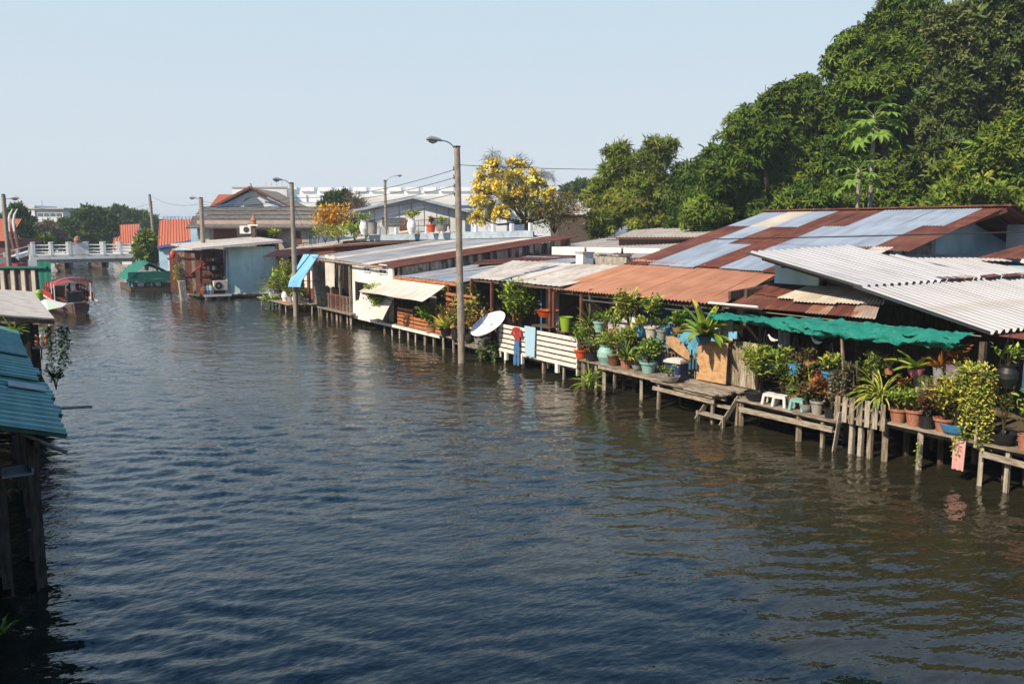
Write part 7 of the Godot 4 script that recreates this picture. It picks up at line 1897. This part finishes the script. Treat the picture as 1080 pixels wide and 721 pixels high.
	potted(Vector3(-13.87, 1.61, -0.60), ["tub", 0.17, 0.24, M.ply], ["spiky", 0.75, 0.5, 34, 0.07, [GREEN, LIME, OLIVE], 1.1], "spiky dark green plant in front of the lilac wall")
	potted(Vector3(-13.60, 0.85, -0.05), ["flared", 0.24, 0.3, M.orange_plastic], ["bush", 0.75, 0.36, 200, 0.13, [LIME, GREEN]], "orange pot with a bright green shrub at the end of the slat fence")
	potted(Vector3(-12.97, 0.85, -0.05), ["tub", 0.25, 0.26, M.black_plastic], ["bush", 0.5, 0.36, 120, 0.12, [GREEN, LIME, GREY]], "black tub with mixed leaves beside the mint jars")
	potted(Vector3(-12.22, 0.85, -0.05), ["urn", 0.3, 0.62, M.mint], ["bush", 0.3, 0.3, 70, 0.12, [LIME]], "big pale mint water jar on the ledge", "water_jar")
	potted(Vector3(-11.83, 0.85, -0.05), ["flared", 0.22, 0.34, M.wood_red], ["bush", 0.75, 0.45, 240, 0.15, [LIME, GREEN, YELLOW], 0.3], "brown pot with a palm-like light green plant on the ledge")
	potted(Vector3(-11.21, 0.85, -0.05), ["flared", 0.24, 0.34, M.terra], ["spiky", 0.75, 0.5, 46, 0.06, [GREEN, LIME], 1.2], "terracotta pot with arching grassy leaves on the ledge")
	potted(Vector3(-11.49, 0.85, -0.05) + Vector3(0, 0, -0.3), ["tub", 0.2, 0.3, M.black_plastic], ["bush", 0.95, 0.45, 260, 0.14, [LIME, YELLOW, GREEN]], "tall light green plant in the middle of the ledge pots")
	potted(Vector3(-10.71, 0.85, -0.05), ["bowl", 0.16, 0.16, M.grey_plastic], ["bush", 0.22, 0.18, 50, 0.09, [GREEN, GREY]], "small grey bowl beside the dense green bush")
	v = thing("waterside_plant", "green weeds growing from the piles down to the water under the ledge", "plant", Vector3(-11.61, 0.30, 1.09))
	part(v, "foliage", spiky_mesh(0.75, 0.5, 60, 0.04, [GREEN, LIME], 1.6), M.leaf)
	part(v, "creeper", vine_mesh(12, 0.3, 0.6, 0.1, [GREEN, LIME]), M.leaf, Vector3(0, 0.5, 0))
	# --- behind the pole and the slat fence
	var tr := potted(Vector3(-18.74, 1.23, -0.90) + Vector3(0, -0.4, 0), ["tub", 0.3, 0.4, M.terra], ["bush", 1.75, 0.75, 520, 0.2, [LIME, GREEN, LIME]], "head-high bright green potted shrub behind the slat fence")
	potted(Vector3(-22.02, 0.42, -0.20), ["tub", 0.28, 0.35, M.white_plastic], ["bush", 1.45, 0.85, 520, 0.17, [YELLOW, LIME, OLIVE, DRY]], "large yellow-green shrub in a white tub behind the lamp pole")
	potted(Vector3(-20.58, 0.42, -0.20), ["tub", 0.3, 0.35, M.grey_plastic], ["bush", 1.0, 0.7, 300, 0.17, [DRY, YELLOW, ORANGE]], "yellow and rust coloured shrub under the satellite dish")
	v = thing("waterside_plant", "dark green creeper hanging over the broken ledge", "plant", Vector3(-19.21, 0.80, 0.20))
	part(v, "foliage", vine_mesh(40, 0.5, 0.9, 0.14, [DEEP, GREEN]), M.leaf)
	potted(Vector3(-24.49, 1.77, -0.60) + Vector3(0, -0.3, 0), ["tub", 0.2, 0.3, M.black_plastic], ["bush", 0.8, 0.6, 160, 0.2, [LIME, YELLOW]], "sprawling lime plant behind the lamp pole under the blue-grey roof", "hanging_plant", "", 0.9)
	potted(Vector3(-22.68, 2.06, -0.90) + Vector3(0, -0.3, 0), ["tub", 0.2, 0.3, M.black_plastic], ["bush", 0.7, 0.55, 140, 0.18, [LIME, GREEN]], "light green plant hanging in the shade by the lamp pole", "hanging_plant", "", 0.9)
	# --- awning deck (floor at 0.62)
	potted(Vector3(-29.88, 0.62, 0.20), ["tub", 0.35, 0.4, M.white_plastic], ["bush", 1.3, 0.75, 460, 0.22, [LIME, GREEN, LIME]], "leafy green shrub in a white tub at the corner of the awning deck")
	potted(Vector3(-24.33, 0.62, 0.20), ["tub", 0.26, 0.3, M.terra], ["bush", 0.85, 0.55, 300, 0.18, [LIME, GREEN]], "feathery green plant in front of the slat railing")
	potted(Vector3(-22.89, 0.62, 0.20), ["flared", 0.3, 0.3, M.black_plastic], ["spiky", 0.9, 0.75, 40, 0.12, [LIME, YELLOW], 0.9], "bright spiky rosette plant in a black pot on the awning deck")
	potted(Vector3(-21.95, 0.62, 0.20), ["tub", 0.26, 0.42, M.black_plastic], ["bush", 0.4, 0.3, 70, 0.15, [OLIVE]], "black tub with a low plant beside the lamp pole")
	potted(Vector3(-26.99, 0.62, 0.20) + Vector3(0, 0, -0.1), ["bowl", 0.22, 0.2, M.wood_red], ["bush", 0.35, 0.4, 90, 0.14, [DRY, RED, OLIVE]], "small brown pot with russet leaves at the foot of the railing")
	for e in [[0, "green hanging fern in the dark opening under the awning beside the curtain"], [1, "green hanging fern in the dark opening under the awning by the posts"]]:
		potted([Vector3(-27.82, 1.70, -0.40), Vector3(-26.58, 1.62, -0.40)][e[0]], ["bowl", 0.18, 0.16, M.black_plastic], ["vine", 1.0, 0.26, 22, 0.14, [GREEN, LIME, OLIVE]], e[1], "hanging_plant", "", 0.55)
	potted(Vector3(-23.33, 0.62, 0.20) + Vector3(0, 0.75, 0), ["bowl", 0.16, 0.16, M.terra], ["bush", 0.4, 0.4, 80, 0.15, [GREEN, RED]], "small pot on the slat railing with a green and red plant")
	# --- planter deck (floor at 0.52)
	var i := 0
	for e in [[Vector3(-47.84, 0.52, 0.50), YELLOW, 1.5, "yellow-green cordyline at the upstream end of the planter deck"], [Vector3(-46.33, 0.52, 0.50), LIME, 1.3, "broad lime plant second along the planter deck"], [Vector3(-44.90, 0.52, 0.50), YELLOW, 2.0, "tall yellow-green plant in the middle of the planter deck"], [Vector3(-43.71, 0.52, 0.50), LIME, 1.2, "bushy lime plant next to the lamp pole on the planter deck"], [Vector3(-42.76, 0.52, 0.50), GREEN, 1.0, "darker green plant behind the lamp pole on the planter deck"]]:
		potted(e[0] + Vector3(0, 0, -0.15), ["urn", 0.26, 0.7, M.white_wall] if i % 2 == 0 else ["tub", 0.3, 0.4, M.grey_plastic], ["spiky" if i % 2 == 0 else "bush", e[2], 0.7, 36 if i % 2 == 0 else 260, 0.14 if i % 2 == 0 else 0.24, [e[1], LIME, OLIVE]], e[3])
		i += 1
	v = thing("waterside_plant", "bright green weed clump at the water under the planter deck", "plant", Vector3(-46.45, 0.15, 0.92))
	part(v, "foliage", bush_mesh(0.6, 0.7, 200, 0.22, [LIME, GREEN]), M.leaf)
	v = thing("tall_plant", "tall leafy plant climbing the porch post behind the planter deck", "plant", Vector3(-47.19, 0.67, -0.40))
	part(v, "foliage", bush_mesh(2.6, 0.7, 420, 0.26, [LIME, YELLOW, GREEN]), M.leaf)
	# --- timber house balcony plant
	potted(Vector3(-61.39, 3.96, -3.96), ["flared", 0.25, 0.4, M.terra], ["bush", 0.7, 0.6, 160, 0.25, [LIME, YELLOW]], "lime green plant on the balcony of the timber house")

func stool(at: Vector3, mat: Material, label: String) -> void:
	var t := thing("plastic_stool", label, "stool", at, 0.3)
	var m := MB.new()
	m.box(Vector3(0, 0.27, 0), Vector3(0.3, 0.03, 0.3))
	m.box(Vector3(0, 0.24, 0.14), Vector3(0.3, 0.05, 0.02)); m.box(Vector3(0, 0.24, -0.14), Vector3(0.3, 0.05, 0.02))
	m.box(Vector3(0.14, 0.24, 0), Vector3(0.02, 0.05, 0.26)); m.box(Vector3(-0.14, 0.24, 0), Vector3(0.02, 0.05, 0.26))
	part(t, "seat", m, mat)
	for a in [-1, 1]:
		for b in [-1, 1]:
			m = MB.new()
			m.tube([Vector3(a * 0.16, 0, b * 0.16), Vector3(a * 0.13, 0.26, b * 0.13)], [0.05, 0.045], 4)
			part(t, "leg", m, mat)
